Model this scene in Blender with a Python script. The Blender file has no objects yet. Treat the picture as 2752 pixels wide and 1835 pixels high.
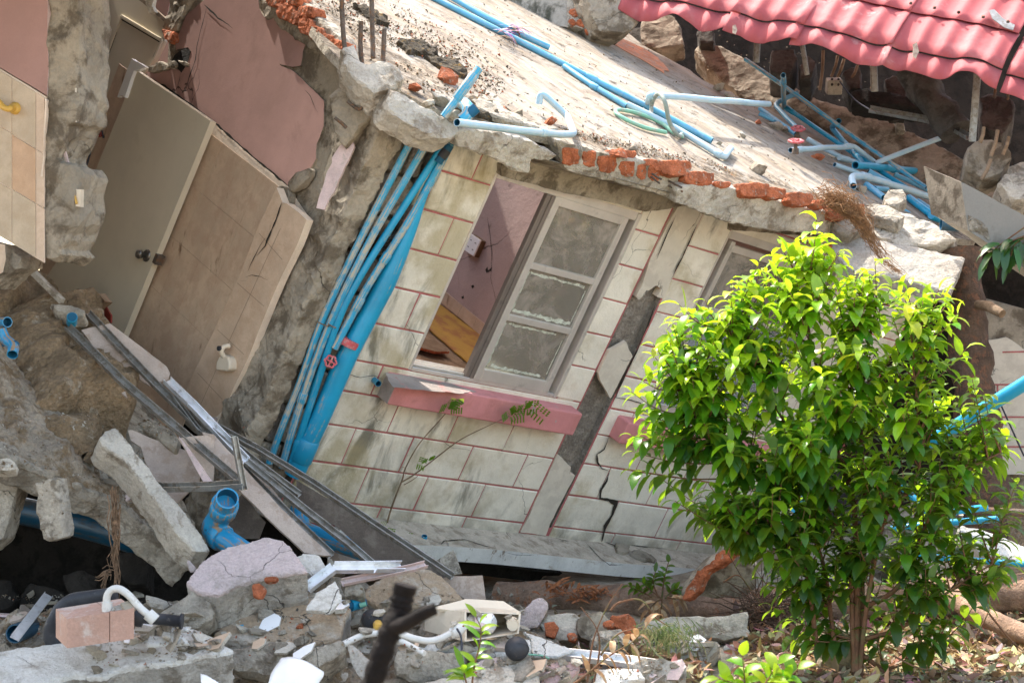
import bpy, bmesh, math, random
from mathutils import Vector, Matrix, noise
from mathutils.geometry import tessellate_polygon
random.seed(7)
R=math.radians
V=Vector
sc=bpy.context.scene
# ---------------- camera, world, sun, exposure ----------------
F=2752*60/36
cd=bpy.data.cameras.new('camera'); cam=bpy.data.objects.new('camera',cd); sc.collection.objects.link(cam)
cd.lens=60; cd.sensor_width=36; cd.clip_end=500; cam.location=(0,0,1.6); cam.rotation_euler=(R(90),0,0); sc.camera=cam
cd.dof.use_dof=True; cd.dof.focus_distance=9.6; cd.dof.aperture_fstop=5.6
SUN=V((-.30,.36,.88)).normalized()
w=bpy.data.worlds.new('World'); sc.world=w; w.use_nodes=True
sky=w.node_tree.nodes.new('ShaderNodeTexSky'); sky.sky_type='NISHITA'; sky.sun_disc=False
sky.sun_elevation=math.asin(SUN.z); sky.sun_rotation=math.atan2(SUN.x,SUN.y); sky.dust_density=2.5; sky.air_density=1.0
wm=w.node_tree.nodes.new('ShaderNodeMix'); wm.data_type='RGBA'; wm.blend_type='MULTIPLY'; wm.inputs[0].default_value=1; wm.inputs[7].default_value=(1.10,.97,.82,1)
w.node_tree.links.new(sky.outputs[0],wm.inputs[6]); w.node_tree.links.new(wm.outputs[2],w.node_tree.nodes['Background'].inputs[0]); w.node_tree.nodes['Background'].inputs[1].default_value=.15
sd=bpy.data.lights.new('sun','SUN'); sd.energy=2.0; sd.angle=R(.6); sd.color=(1,.95,.87)
so=bpy.data.objects.new('sun',sd); sc.collection.objects.link(so); so.rotation_euler=SUN.to_track_quat('Z','Y').to_euler()
sc.view_settings.view_transform='Standard'; sc.view_settings.look='None'; sc.view_settings.exposure=2.32; sc.view_settings.gamma=1

# ---------------- geometry of the place ----------------
h=V((4665,F,-1012)).normalized()
u0=V((.46,-.247,1)); up=(u0-h*h.dot(u0)).normalized(); n=h.cross(up)
CZ=V((0,0,1.6))
TO={0:(0,0),1:(900,0),2:(1752,0),3:(0,600),4:(900,600),5:(1752,600),6:(0,1135),7:(900,1135),8:(1752,1135)}
def px(k,x,y): return (x*2752/2352,y*2752/2352) if k==9 else (TO[k][0]+x/2.24,TO[k][1]+y/2.24)
def ray(k,x,y):
    a,b=px(k,x,y); return V(((a-1376)/F,1,(917.5-b)/F))
O=ray(9,1200,1200)*11+CZ
def hit(k,x,y,pl):
    r=ray(k,x,y); N,P=pl; return r*(N.dot(P-CZ)/N.dot(r))+CZ
def at(k,x,y,d): return ray(k,x,y)*d+CZ
def FC(s,t,b=0): return O+h*s+up*t-n*b
def fplane(b=0): return (n,O-n*b)
def splane(s): return (h,O+h*s)
def uplane(t): return (up,O+up*t)
def dplane(k,x,y,d,N): return (V(N).normalized(),at(k,x,y,d))
def pl3(a,b,c):
    N=(b-a).cross(c-a).normalized()
    if N.dot(a-CZ)>0: N=-N
    return (N,a)
P1=hit(1,300,560,fplane(-.1)); P2=hit(2,1200,1250,fplane(-.1)); P3=at(2,300,330,15)
SLAB=pl3(P1,P2,P3)
if SLAB[0].z<0: SLAB=(-SLAB[0],SLAB[1])
def off(pl,d): return (pl[0],pl[1]+pl[0]*d)
def hp(k,pts,pl): return [hit(*((k,)+p if len(p)==2 else p),pl) for p in pts]

# ---------------- materials ----------------
class NT:
    def __init__(s,name):
        s.m=bpy.data.materials.new(name); s.m.use_nodes=True; s.t=s.m.node_tree; s.t.nodes.clear()
        s.out=s.t.nodes.new('ShaderNodeOutputMaterial'); s.pos=s.n('ShaderNodeNewGeometry').outputs['Position']
    def n(s,ty,ins=None,**kw):
        nd=s.t.nodes.new(ty)
        for k,v in kw.items(): setattr(nd,k,v)
        for k,v in (ins or {}).items():
            if isinstance(v,bpy.types.NodeSocket): s.t.links.new(v,nd.inputs[k])
            else: nd.inputs[k].default_value=v
        return nd
    def noise(s,scale,det=5,rough=.6,co=None,dist=0):
        return s.n('ShaderNodeTexNoise',{'Vector':co or s.pos,'Scale':scale,'Detail':det,'Roughness':rough,'Distortion':dist}).outputs['Fac']
    def rng(s,v,a,b,c=0,d=1,smooth=True):
        return s.n('ShaderNodeMapRange',{'Value':v,'From Min':a,'From Max':b,'To Min':c,'To Max':d},interpolation_type='SMOOTHSTEP' if smooth else 'LINEAR').outputs[0]
    def mth(s,op,a,b=0): return s.n('ShaderNodeMath',{0:a,1:b},operation=op).outputs[0]
    def mix(s,f,a,b,bt='MIX'):
        nd=s.t.nodes.new('ShaderNodeMix'); nd.data_type='RGBA'; nd.blend_type=bt
        for i,v in ((0,f),(6,a),(7,b)):
            if isinstance(v,bpy.types.NodeSocket): s.t.links.new(v,nd.inputs[i])
            elif i==0: nd.inputs[0].default_value=v
            else: nd.inputs[i].default_value=(*v[:3],1)
        return nd.outputs[2]
    def mapv(s,co,scale,rot=(0,0,0)): return s.n('ShaderNodeMapping',{'Vector':co,'Scale':scale,'Rotation':rot}).outputs[0]
    def fin(s,bsdf): s.t.links.new(bsdf,s.out.inputs[0]); return s.m
def mat(name,c,c2=None,th=(.5,.6),sc_=3,var=.15,grain=.25,gs=90,rough=.85,bump=.4,bs=(9,45,160),bd=.02,spots=None,streak=None,crack=None,uv=False,metal=0,cap=None,extra=None,spec=.3,coat=0):
    s=NT(name); co=s.n('ShaderNodeTexCoord').outputs['UV'] if uv else s.pos
    n1=s.noise(sc_,6,.62,co)
    col=s.mix(s.rng(n1,.3,.7),[x*(1-var) for x in c],[min(1,x*(1+var)) for x in c])
    if c2: col=s.mix(s.rng(s.noise(sc_*1.7+.37,8,.68,co,.3),*th),col,c2)
    if streak:   # colour, stretch axes, threshold
        sm=s.noise(1,7,.65,s.mapv(co,streak[1])); col=s.mix(s.rng(sm,*streak[2]),col,streak[0])
    if cap:      # coat of paint/plaster on one face : normal, point, thickness, colour, colour2
        N,P,tk,cc,cc2=cap
        d=s.n('ShaderNodeVectorMath',{0:s.pos,1:tuple(N)},operation='DOT_PRODUCT').outputs['Value']
        dd=s.mth('ADD',s.mth('SUBTRACT',d,N.dot(P)),s.mth('MULTIPLY',s.mth('SUBTRACT',s.noise(30,6),.5),tk*1.5))
        cm=s.rng(dd,-tk-.002,-tk+.002)
        cc_=s.mix(s.rng(s.noise(7,8,.7,None,.4),.48,.66),cc,cc2)
        col=s.mix(cm,col,cc_)
    if grain: col=s.mix(grain,col,s.n('ShaderNodeValToRGB',{'Fac':s.noise(gs,4,.7)}).outputs[0],'OVERLAY')
    if spots:    # colour, scale, threshold
        sp=s.n('ShaderNodeTexVoronoi',{'Vector':co,'Scale':spots[1],'Randomness':1}).outputs['Distance']
        sp=s.mth('ADD',sp,s.mth('MULTIPLY',s.noise(spots[1]*.5,3),.5)); col=s.mix(s.rng(sp,spots[2]+.06,spots[2]),col,spots[0])
    hgt=s.mth('ADD',s.mth('MULTIPLY',s.noise(bs[0],5,.6),1.0),s.mth('ADD',s.mth('MULTIPLY',s.noise(bs[1],5,.65),.5),s.mth('MULTIPLY',s.noise(bs[2],3,.6),.15)))
    if crack:    # scale, width
        wv=s.n('ShaderNodeVectorMath',{0:co,1:s.n('ShaderNodeVectorMath',{0:s.n('ShaderNodeTexNoise',{'Vector':co,'Scale':crack[0]*3,'Detail':4}).outputs['Color'],1:(.35/crack[0],)*3},operation='MULTIPLY').outputs[0]},operation='ADD').outputs[0]
        cr=s.n('ShaderNodeTexVoronoi',{'Vector':wv,'Scale':crack[0]},feature='DISTANCE_TO_EDGE').outputs['Distance']
        ms=s.mth('MULTIPLY',s.rng(cr,crack[1],crack[1]*.3),s.rng(s.noise(crack[0]*.8,2),.5,.6))
        col=s.mix(ms,col,[x*.25 for x in c]); hgt=s.mth('SUBTRACT',hgt,ms)
    if extra: col,hgt=extra(s,col,hgt)
    b=s.n('ShaderNodeBump',{'Strength':bump,'Distance':bd,'Height':hgt}).outputs[0]
    p=s.n('ShaderNodeBsdfPrincipled',{'Base Color':col,'Roughness':rough,'Normal':b,'Metallic':metal,'Specular IOR Level':spec,'Coat Weight':coat})
    return s.fin(p.outputs[0])
CON=(.37,.345,.30)
m={}
m['concrete']=mat('rough_concrete',(.38,.34,.275),(.20,.17,.13),(.48,.6),5,.25,.5,70,.9,.9,(14,60,180),.03,crack=(2.2,.006),spots=((.55,.53,.48),55,.16))
m['pale']=mat('pale_concrete',(.47,.43,.36),(.24,.20,.15),(.5,.63),4,.2,.45,80,.9,.8,(14,60,180),.025,crack=(2,.005))
m['soil']=mat('sandy_soil',(.26,.185,.11),(.38,.32,.24),(.56,.67),6,.3,.6,60,.95,1,(10,40,140),.05)
m['dark']=mat('dark_concrete_shade',(.028,.024,.02),(.014,.012,.01),(.45,.6),4,.25,.4,60,.95,.8)  # near-black colour stands for deep shade in hollows and behind things
m['concdk']=mat('shaded_dark_concrete',(.085,.078,.068),(.045,.04,.034),(.45,.6),4,.25,.4,60,.95,.8)  # concrete darkened to carry the shade under the red roof
m['brick']=mat('broken_brick',(.44,.135,.06),(.40,.31,.24),(.55,.66),14,.35,.5,110,.95,1,(25,80,220),.03)
m['cement']=mat('cement_render',(.30,.26,.20),(.13,.105,.075),(.46,.6),3,.2,.35,60,.92,.6,crack=(1.6,.004))
m['pink']=mat('dusty_pink_plaster',(.36,.215,.185),(.30,.18,.152),(.5,.7),2.2,.1,.12,200,.85,.12,(3,30,200),.01,spots=((.25,.16,.12),16,.1),crack=(1.1,.004))
m['pinkp']=mat('pale_pink_plaster',(.55,.43,.41),(.42,.36,.32),(.55,.65),12,.12,.3,150,.88,.5,(12,60,200),.01)
m['lilac']=mat('lilac_wall',(.43,.32,.29),(.20,.155,.12),(.56,.72),1.6,.12,.2,120,.85,.2,crack=(.8,.006),spots=((.12,.09,.07),9,.09))
def tilemat(name,c,c2,dirt=(.23,.13,.07)):
    return mat(name,c,c2,(.4,.65),6,.1,.2,160,.45,.06,(3,20,90),.01,streak=(dirt,(14,14,2.2),(.62,.72)),spots=((.12,.07,.04),26,.13),spec=.5)
m['tile']=tilemat('beige_marbled_tile',(.60,.455,.32),(.53,.37,.255))
m['tile_light']=tilemat('light_beige_tile',(.56,.42,.30),(.49,.35,.24))
m['tile_or']=tilemat('orange_beige_tile',(.50,.32,.19),(.44,.27,.15))
m['tile_edge']=mat('broken_tile_edge',(.72,.60,.48),None,grain=.2)
m['door']=mat('cream_painted_door',(.66,.59,.45),(.60,.53,.39),(.55,.75),1.3,.08,.08,200,.5,.05,(2,12,80),.01,spec=.4)
m['oldwood']=mat('aged_brown_wood',(.24,.17,.11),(.15,.10,.06),(.45,.6),3,.2,.35,90,.8,.4)
m['board']=mat('fibre_board',(.43,.35,.29),(.36,.28,.22),(.5,.6),5,.12,.25,120,.9,.3,spots=((.10,.07,.05),13,.17))
m['boarddark']=mat('dark_board',(.14,.115,.095),(.20,.17,.14),(.5,.65),6,.2,.3,120,.9,.3)
m['steel']=mat('galvanised_steel',(.34,.33,.30),(.24,.21,.17),(.5,.6),14,.2,.3,150,.42,.15,metal=.6,spec=.5)
m['shiny']=mat('bright_aluminium',(.78,.79,.80),(.55,.54,.52),(.55,.65),18,.1,.1,150,.3,.1,metal=.6,spec=.6)
m['rebar']=mat('rusty_rebar',(.13,.105,.085),(.20,.11,.06),(.5,.6),20,.3,.5,300,.8,.8,(60,200,400),.01,metal=.3)
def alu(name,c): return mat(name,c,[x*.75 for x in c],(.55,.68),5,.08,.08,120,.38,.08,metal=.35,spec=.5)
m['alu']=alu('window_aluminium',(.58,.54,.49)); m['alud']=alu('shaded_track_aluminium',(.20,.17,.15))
m['sill']=mat('pink_painted_sill',(.60,.245,.245),(.50,.20,.19),(.45,.7),3,.1,.15,140,.8,.25,(6,40,160),.012,streak=((.40,.36,.32),(9,9,1.6),(.63,.67)))
m['sillgrey']=mat('worn_grey_pink_sill',(.34,.29,.26),(.42,.22,.2),(.55,.62),5,.2,.3,120,.9,.4)
m['line']=mat('pink_mortar_line',(.42,.135,.135),(.30,.12,.10),(.5,.65),9,.15,.3,150,.85,.5)
m['paintstrip']=mat('cream_plaster_strip',(.62,.57,.48),(.55,.50,.42),(.45,.6),5,.08,.12,150,.8,.2,crack=(2.6,.008))
m['greyrender']=mat('grey_rough_render',(.25,.22,.185),(.33,.30,.26),(.5,.6),8,.2,.6,60,.95,1,(20,60,180),.03)
m['ledge']=mat('stained_ledge',(.47,.41,.33),(.30,.25,.19),(.5,.64),7,.2,.45,70,.92,.7,crack=(2.2,.015))
m['ledgeface']=mat('blue_white_paint_face',(.70,.70,.67),(.50,.46,.40),(.56,.66),6,.1,.25,100,.85,.4,streak=((.33,.27,.22),(16,16,1.5),(.62,.66)))
m['black']=mat('charred_black_bark',(.008,.0065,.006),(.016,.011,.009),(.55,.7),20,.3,.1,100,.75,.8,(30,80,200),.02,spec=.15)
m['bark']=mat('brown_bark',(.10,.065,.045),(.17,.085,.05),(.52,.6),9,.3,.5,70,.95,1,(18,60,180),.03)
m['logbark']=mat('pale_brown_log_bark',(.30,.20,.14),(.36,.17,.09),(.56,.64),9,.3,.5,70,.95,1,(18,60,180),.03)
m['stem']=mat('brown_green_stem',(.15,.075,.04),(.10,.11,.04),(.5,.65),8,.3,.4,90,.8,.6)
m['root']=mat('dry_fibrous_root',(.22,.14,.085),(.12,.08,.05),(.45,.6),20,.3,.5,120,.95,1)
m['cream']=mat('cream_plastic',(.62,.54,.42),(.42,.32,.21),(.55,.72),4,.1,.1,150,.42,.1,spec=.5)
m['white']=mat('white_ceramic',(.82,.82,.81),(.68,.66,.62),(.6,.75),4,.03,.05,150,.25,.08,spec=.5)
m['whitepl']=mat('dusty_white_plastic',(.62,.61,.57),(.42,.38,.32),(.55,.7),8,.08,.2,120,.5,.15)
m['rubber']=mat('black_rubber',(.035,.037,.042),(.12,.11,.10),(.6,.7),16,.2,.2,120,.5,.2)
m['yellow']=mat('yellow_plastic',(.60,.37,.08),(.45,.28,.08),(.5,.7),6,.1,.1,120,.4,.1)
m['red']=mat('faded_red_paint',(.50,.09,.10),(.45,.25,.24),(.5,.6),30,.1,.2,150,.5,.2)
m['marble']=mat('white_veined_marble',(.70,.66,.60),(.45,.36,.28),(.52,.58),6,.06,.2,150,.5,.3,streak=((.40,.31,.24),(9,22,16),(.56,.62)))
m['wire_b']=mat('black_cable',(.03,.035,.05),grain=0,rough=.5,bump=.05); m['wire_r']=mat('red_cable',(.22,.03,.02),grain=0,rough=.5,bump=.05)
m['purple']=mat('purple_leaf_plastic',(.20,.05,.22),(.5,.4,.42),(.5,.55),20,grain=.1,rough=.5)
m['orange']=mat('orange_brick_dust',(.60,.25,.12),(.45,.33,.25),(.5,.62),8,.2,.4)
m['moss']=mat('black_moss_soil',(.07,.058,.04),(.20,.12,.035),(.56,.62),16,.4,.6,80,1,1,(30,90,200),.03)
def pipemat(name,c,dirt,th,rough=.35):
    s=NT(name); uv=s.n('ShaderNodeTexCoord').outputs['UV']
    a=s.noise(1,6,.65,s.mapv(uv,(2.2,9,1))); b=s.noise(25,6,.7)
    col=s.mix(s.rng(s.noise(3),.3,.7),[x*.85 for x in c],[min(1,x*1.15) for x in c])
    mk=s.rng(s.mth('ADD',s.mth('MULTIPLY',a,.7),s.mth('MULTIPLY',b,.3)),*th)
    col=s.mix(mk,col,dirt)
    p=s.n('ShaderNodeBsdfPrincipled',{'Base Color':col,'Roughness':s.rng(mk,0,1,rough,.85),'Normal':s.n('ShaderNodeBump',{'Strength':.25,'Distance':.004,'Height':b}).outputs[0]})
    return s.fin(p.outputs[0])
m['pipe']=pipemat('blue_pvc',(.010,.28,.47),(.36,.33,.25),(.56,.66)); m['pipedirty']=pipemat('dirty_blue_pvc',(.02,.29,.48),(.42,.38,.29),(.47,.56))
m['pipesun']=pipemat('sun_bleached_blue_pvc',(.10,.36,.55),(.38,.48,.52),(.48,.66)); m['pipemud']=pipemat('muddy_blue_pvc',(.015,.25,.46),(.30,.21,.13),(.50,.56))
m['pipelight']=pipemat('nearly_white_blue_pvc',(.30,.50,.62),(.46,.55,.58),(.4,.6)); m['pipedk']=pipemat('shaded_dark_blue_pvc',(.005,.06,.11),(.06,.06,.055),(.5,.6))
m['pipein']=mat('pipe_inside',(.008,.09,.17),grain=.1,rough=.6,bump=.1)
m['hose']=mat('grey_green_hose',(.22,.27,.24),(.32,.30,.26),(.5,.6),10,.1,.2,100,.6,.1); m['hoseg']=mat('green_hose',(.20,.45,.33),(.32,.36,.30),(.5,.65),8,.1,.1,100,.5,.1)

# ---------------- mesh helpers ----------------
ROOTS=[]; SOLIDS=[]
def link(name,me,parent=None):
    o=bpy.data.objects.new(name,me); sc.collection.objects.link(o)
    if parent: o.parent=parent
    return o
def tag(o,label,cat,group=None,kind=None):
    if label: o['label']=label
    if cat: o['category']=cat
    if group: o['group']=group
    if kind: o['kind']=kind
    ROOTS.append(o); return o
def thing(name,label,cat,group=None):
    o=bpy.data.objects.new(name,None); sc.collection.objects.link(o); o.empty_display_size=.1
    return tag(o,label,cat,group)
class MB:
    def __init__(s): s.v=[]; s.f=[]; s.mi=[]; s.uv=[]; s.sm=[]
    def add(s,vs,fs,mi=0,uvs=None,smooth=False):
        b=len(s.v); s.v+=[tuple(x) for x in vs]
        for i,f in enumerate(fs):
            s.f.append([b+j for j in f]); s.mi.append(mi if isinstance(mi,int) else mi[i]); s.sm.append(smooth)
            s.uv.append(uvs[i] if uvs else None)
        return s
    def build(s,name,mats,parent=None):
        me=bpy.data.meshes.new(name); me.from_pydata(s.v,[],s.f)
        if not isinstance(mats,(list,tuple)): mats=[mats]
        for q in mats: me.materials.append(m[q] if isinstance(q,str) else q)
        for p,i,sm in zip(me.polygons,s.mi,s.sm): p.material_index=i; p.use_smooth=sm
        if any(s.uv):
            ul=me.uv_layers.new(name='UVMap')
            for p,u in zip(me.polygons,s.uv):
                if u:
                    for li,c in zip(p.loop_indices,u): ul.data[li].uv=c
        me.update(); return link(name,me,parent)
def jag(pts,N,seg,amp,seed=0,closed=True):
    out=[]; c=len(pts)
    for i in range(c if closed else c-1):
        a,b=pts[i],pts[(i+1)%c]; L=(b-a).length; k=max(1,int(L/seg))
        for j in range(k):
            p=a.lerp(b,j/k)
            if amp and (j or 1):
                q=p*(.35/seg)+V((seed*3.1,seed,0)); dv=noise.noise_vector(q)+noise.noise_vector(q*2.7)*.5; dv-=N*dv.dot(N); p=p+dv*amp
            out.append(p)
    return out
def prism(mb,pts,N,th,ext=None,mi=(0,1)):
    E=ext if ext is not None else -N*th
    c=len(pts); A=V()
    for i in range(c): A+=(pts[i]-pts[0]).cross(pts[(i+1)%c]-pts[0])
    if A.dot(E)>0: pts=pts[::-1]
    vs=pts+[p+E for p in pts]
    fs=[list(range(c)),list(range(2*c-1,c-1,-1))]+[[i,c+i,c+(i+1)%c,(i+1)%c] for i in range(c)]
    return mb.add(vs,fs,[mi[0]]+[mi[1]]*(c+1))
def plate(name,pts,pl,th,mats,parent=None,seg=.06,amp=0,seed=0,ext=None):
    """outline on a plane, given real thickness"""
    N=pl[0] if pl[0].dot(pts[0]-CZ)<0 else -pl[0]
    P=jag(pts,N,seg,amp,seed) if amp else pts
    mb=MB(); prism(mb,P,N,th,ext); return mb.build(name,mats if isinstance(mats,(list,tuple)) and len(mats)>1 else [mats if isinstance(mats,str) else mats[0]]*2,parent)
def solid(o,vox=.014,d1=.03,s1=.12,d2=.012,s2=.035,seed=0,dec=.16):
    """voxel remesh plus displacement, baked into the mesh at the end: broken concrete"""
    r=o.modifiers.new('r','REMESH'); r.mode='VOXEL'; r.voxel_size=vox; r.use_smooth_shade=False
    for i,(dd,ss) in enumerate(((d1,s1),(d2,s2))):
        if not dd: continue
        key='dt%d_%d'%(i,int(ss*1000))
        t=bpy.data.textures.get(key)
        if not t:
            t=bpy.data.textures.new(key,'VORONOI' if i==0 else 'CLOUDS'); t.noise_scale=ss
            if i==0: t.distance_metric='DISTANCE'; t.noise_intensity=1.2
            else: t.noise_depth=3
        dm=o.modifiers.new('d','DISPLACE'); dm.texture=t; dm.texture_coords='LOCAL'; dm.strength=dd*(.55 if i==0 else 1.35); dm.mid_level=.5
    if dec:
        q=o.modifiers.new('q','DECIMATE'); q.ratio=dec
    SOLIDS.append(o); return o
def chunk(name,label,k,pts,d,N,th,mt='concrete',cap=None,cat='rubble',group=None,parent=None,vox=.016,d1=.025,s1=.14,d2=.014,s2=.05,amp=.012,ext=None,ref=0):
    p0=pts[ref]; p0=p0 if len(p0)==3 else (k,)+p0
    pl=dplane(*p0,d,N) if not isinstance(d,tuple) else d
    P=hp(k,pts,pl)
    if cap: mt=capmat(mt,pl[0],P[0],cap)
    o=plate(name,P,pl,th,[mt,mt],parent,.05,amp*1.3,len(ROOTS)%17,ext)
    solid(o,vox,min(d1,.014) if cap else d1,s1,.007 if cap else d2,s2,0,.3 if cap else .16)
    if not parent: tag(o,label,cat,group)
    elif label: o['label']=label
    return o
def capmat(base,N,P,cap):
    cols={'pink':((.52,.43,.41),(.36,.31,.28)),'marble':((.62,.59,.53),(.42,.38,.32)),'white':((.60,.59,.55),(.45,.42,.37)),'sand':((.36,.27,.18),(.45,.40,.33)),'cream':((.38,.355,.31),(.27,.24,.20)),'pinkwall':((.46,.32,.30),(.36,.27,.25))}[cap]
    b={'concrete':((.38,.355,.31),(.20,.175,.14)),'pale':((.50,.475,.425),(.30,.27,.225)),'brick':((.44,.135,.06),(.40,.30,.22)),'dark':((.2,.18,.15),(.12,.1,.09))}[base]
    if N.dot(P-CZ)>0: N=-N
    return mat(base+'_with_'+cap+'_face',b[0],b[1],(.5,.62),5,.25,.45,70,.9,.8,(14,60,180),.025,cap=(N,P,.02,cols[0],cols[1]),crack=(2,.005))
def frame(pts):
    """parallel-transported frames along a polyline"""
    T=[]; c=len(pts)
    for i in range(c):
        a=pts[max(0,i-1)]; b=pts[min(c-1,i+1)]; T.append((b-a).normalized())
    up_=V((0,0,1)) if abs(T[0].z)<.9 else V((1,0,0))
    x=T[0].cross(up_).normalized(); out=[]
    for t in T:
        x=(x-t*x.dot(t)).normalized(); out.append((x,t.cross(x)))
    return out
def smooth_path(pts,rad=.05,seg=5):
    if len(pts)<3 or rad<=0: return list(pts)
    out=[pts[0]]
    for i in range(1,len(pts)-1):
        a,b,c=pts[i-1],pts[i],pts[i+1]; r1=min(rad,(a-b).length*.45); r2=min(rad,(c-b).length*.45)
        s_=b+(a-b).normalized()*r1; e=b+(c-b).normalized()*r2
        for j in range(seg+1):
            t=j/seg; out.append((s_*(1-t)+b*t)*(1-t)+(b*(1-t)+e*t)*t)
    out.append(pts[-1]); return out
def tube(mb,pts,r,sides=12,hollow=False,mi=0,mii=1,cap=True,wob=0):
    c=len(pts); fr=frame(pts); rs=r if isinstance(r,(list,tuple)) else [r]*c
    vs=[]; L=0; ls=[]
    for i,(p,(x,y)) in enumerate(zip(pts,fr)):
        if i: L+=(p-pts[i-1]).length
        ls.append(L)
        for j in range(sides):
            a=2*math.pi*j/sides; rr=rs[i]*(1+(wob*noise.noise(p*9+V((math.cos(a),math.sin(a),0))) if wob else 0)); vs.append(p+(x*math.cos(a)+y*math.sin(a))*rr)
    fs=[];uv=[]
    for i in range(c-1):
        for j in range(sides):
            k=(j+1)%sides; fs.append([i*sides+j,i*sides+k,(i+1)*sides+k,(i+1)*sides+j])
            u=j/sides; u2=(j+1)/sides; uv.append([(ls[i],u),(ls[i],u2),(ls[i+1],u2),(ls[i+1],u)])
    mb.add(vs,fs,mi,uv,True)
    for e in (0,c-1):
        ring=vs[e*sides:(e+1)*sides]; t=(pts[1]-pts[0]).normalized() if e==0 else (pts[-2]-pts[-1]).normalized()
        if hollow:
            inn=[pts[e]+(q-pts[e])*.86 for q in ring]; dp=[q+t*rs[e]*3 for q in inn]
            ff=[[j,(j+1)%sides,sides+(j+1)%sides,sides+j] for j in range(sides)]
            mb.add(ring+inn,ff,mi,[[(0,0)]*4]*sides)
            mb.add(inn+dp,ff+[],mii,[[(0,0)]*4]*sides,True); mb.add(dp,[list(range(sides))],mii)
        elif cap: mb.add(ring,[list(range(sides))],mi)
    return mb
def pipe(label,pts,r,mt='pipe',rad=.07,coup=(),group=None,cat='pipe',name='water_pipe',hollow=True,parent=None,sides=14,in_=None,jit=.006):
    """pts world; coup: list of (index, offset m, length) couplings"""
    P=smooth_path(pts,rad,6)
    if jit:
        Q=[P[0]]
        for a,b in zip(P,P[1:]):
            k=max(1,int((b-a).length/.12))
            for j in range(1,k+1):
                q=a.lerp(b,j/k); Q.append(q+(noise.noise_vector(q*3)*jit if j<k else V()))
        P=Q
    root=thing(name,label,cat,group) if coup and not parent else None
    mb=MB(); tube(mb,P,r,sides,hollow)
    o=mb.build('pipe_body' if root else name,[mt,in_ or 'pipein'],root or parent)
    for (i,a,L) in coup:
        d=(pts[i+1]-pts[i]); l=d.length; d.normalize(); c0=pts[i]+d*(a*l)
        q=MB(); tube(q,[c0-d*L/2,c0-d*(L/2-.004),c0+d*(L/2-.004),c0+d*L/2],[r*1.12,r*1.22,r*1.22,r*1.12] if not isinstance(r,list) else max(r)*1.15,sides); q.build('coupling',[mt,'pipein'],root or parent)
    if not root and not parent: tag(o,label,cat,group)
    return root or o
def bar(mb,a,b,w_,t_,upv=V((0,0,1)),mi=0):
    d=(b-a).normalized(); x=d.cross(upv).normalized()*w_/2; y=x.cross(d).normalized()*t_/2
    vs=[a-x-y,a+x-y,a+x+y,a-x+y,b-x-y,b+x-y,b+x+y,b-x+y]
    return mb.add(vs,[[3,2,1,0],[4,5,6,7],[0,1,5,4],[1,2,6,5],[2,3,7,6],[3,0,4,7]],mi)
def channel(mb,pts,w_,d_,N,th=.003,mi=0):
    """U-shaped sheet metal track along pts: web facing N, flanges going back"""
    for a,b in zip(pts,pts[1:]):
        t=(b-a).normalized(); x=t.cross(N).normalized(); y=x.cross(t).normalized()
        if y.dot(N)<0: y=-y
        e=t*.004
        bar(mb,a-e,b+e,w_,th,y,mi)
        for s_ in (-1,1): bar(mb,a+x*s_*(w_/2-th/2)+y*d_/2,b+x*s_*(w_/2-th/2)+y*d_/2,th,d_-.001,y,mi)
    return mb
def stud(label,k,pts,ds,w_=.035,d_=.025,mt='steel',N=V((.35,-.75,.55)),name='metal_stud',group='bent metal studs of the fallen ceiling',cat='metal stud'):
    P=[at(*(p if len(p)==3 else (k,)+p),d) for p,d in zip(pts,ds)]
    mb=MB(); channel(mb,P,w_,d_,N.normalized()); o=mb.build(name,mt); return tag(o,label,cat,group)
def box8(mb,c,ax,ay,az,mi=0):
    vs=[c+ax*i+ay*j+az*k for k in (-1,1) for j in (-1,1) for i in (-1,1)]
    return mb.add(vs,[[0,2,3,1],[4,5,7,6],[0,1,5,4],[2,6,7,3],[0,4,6,2],[1,3,7,5]],mi)
def bev(o,wd=.006,seg=2):
    b=o.modifiers.new('b','BEVEL'); b.width=wd; b.segments=seg; b.limit_method='ANGLE'; SOLIDS.append(o); return o
# ================= THE COLLAPSED BUILDING =================
B=thing('collapsed_building','tilted cream block house with pink mortar lines and two pink window sills','building')
def ring(name,outer,holes,b0,th,mats,parent,toW):
    """flat wall with openings, outer/holes in wall coordinates"""
    loops=[[V((x,y,0)) for x,y in l] for l in [outer]+holes]
    flat=[p for l in loops for p in l]; tr=tessellate_polygon(loops); c=len(flat); mb=MB()
    vs=[toW(p.x,p.y,b0) for p in flat]+[toW(p.x,p.y,b0+th) for p in flat]; fs=[]
    for t in tr:
        a,b_,c_=[vs[i] for i in t]; N=(b_-a).cross(c_-a)
        t=list(t) if N.dot(vs[c]-vs[0])<0 else list(t)[::-1]
        fs.append(t); fs.append([i+c for i in t[::-1]])
    k=0
    for l in loops:
        q=len(l)
        for i in range(q): j=(i+1)%q; fs.append([k+i,k+j,c+k+j,c+k+i])
        k+=q
    nf=len(tr)*2
    mb.add(vs,fs,[0]*nf+[1]*(len(fs)-nf)); return mb.build(name,mats,parent)
def rect(a,b,c,d): return [(a,c),(b,c),(b,d),(a,d)]
W1=(-1.455,-.225,.885,2.15); W2=(.60,1.85,.885,2.22)
rng=random.Random(3)
left=[]; t=-.17
while t<2.36: left.append((-1.93+rng.uniform(-.03,.03),t)); t+=.07
outer=[(2.9,-.17),(2.9,2.38)]+left[::-1]
o=ring('facade_wall',outer,[rect(*W1),rect(.018,.277,-.012,2.36),rect(*W2)],.0,.15,['line','greyrender'],B,FC)
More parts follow.
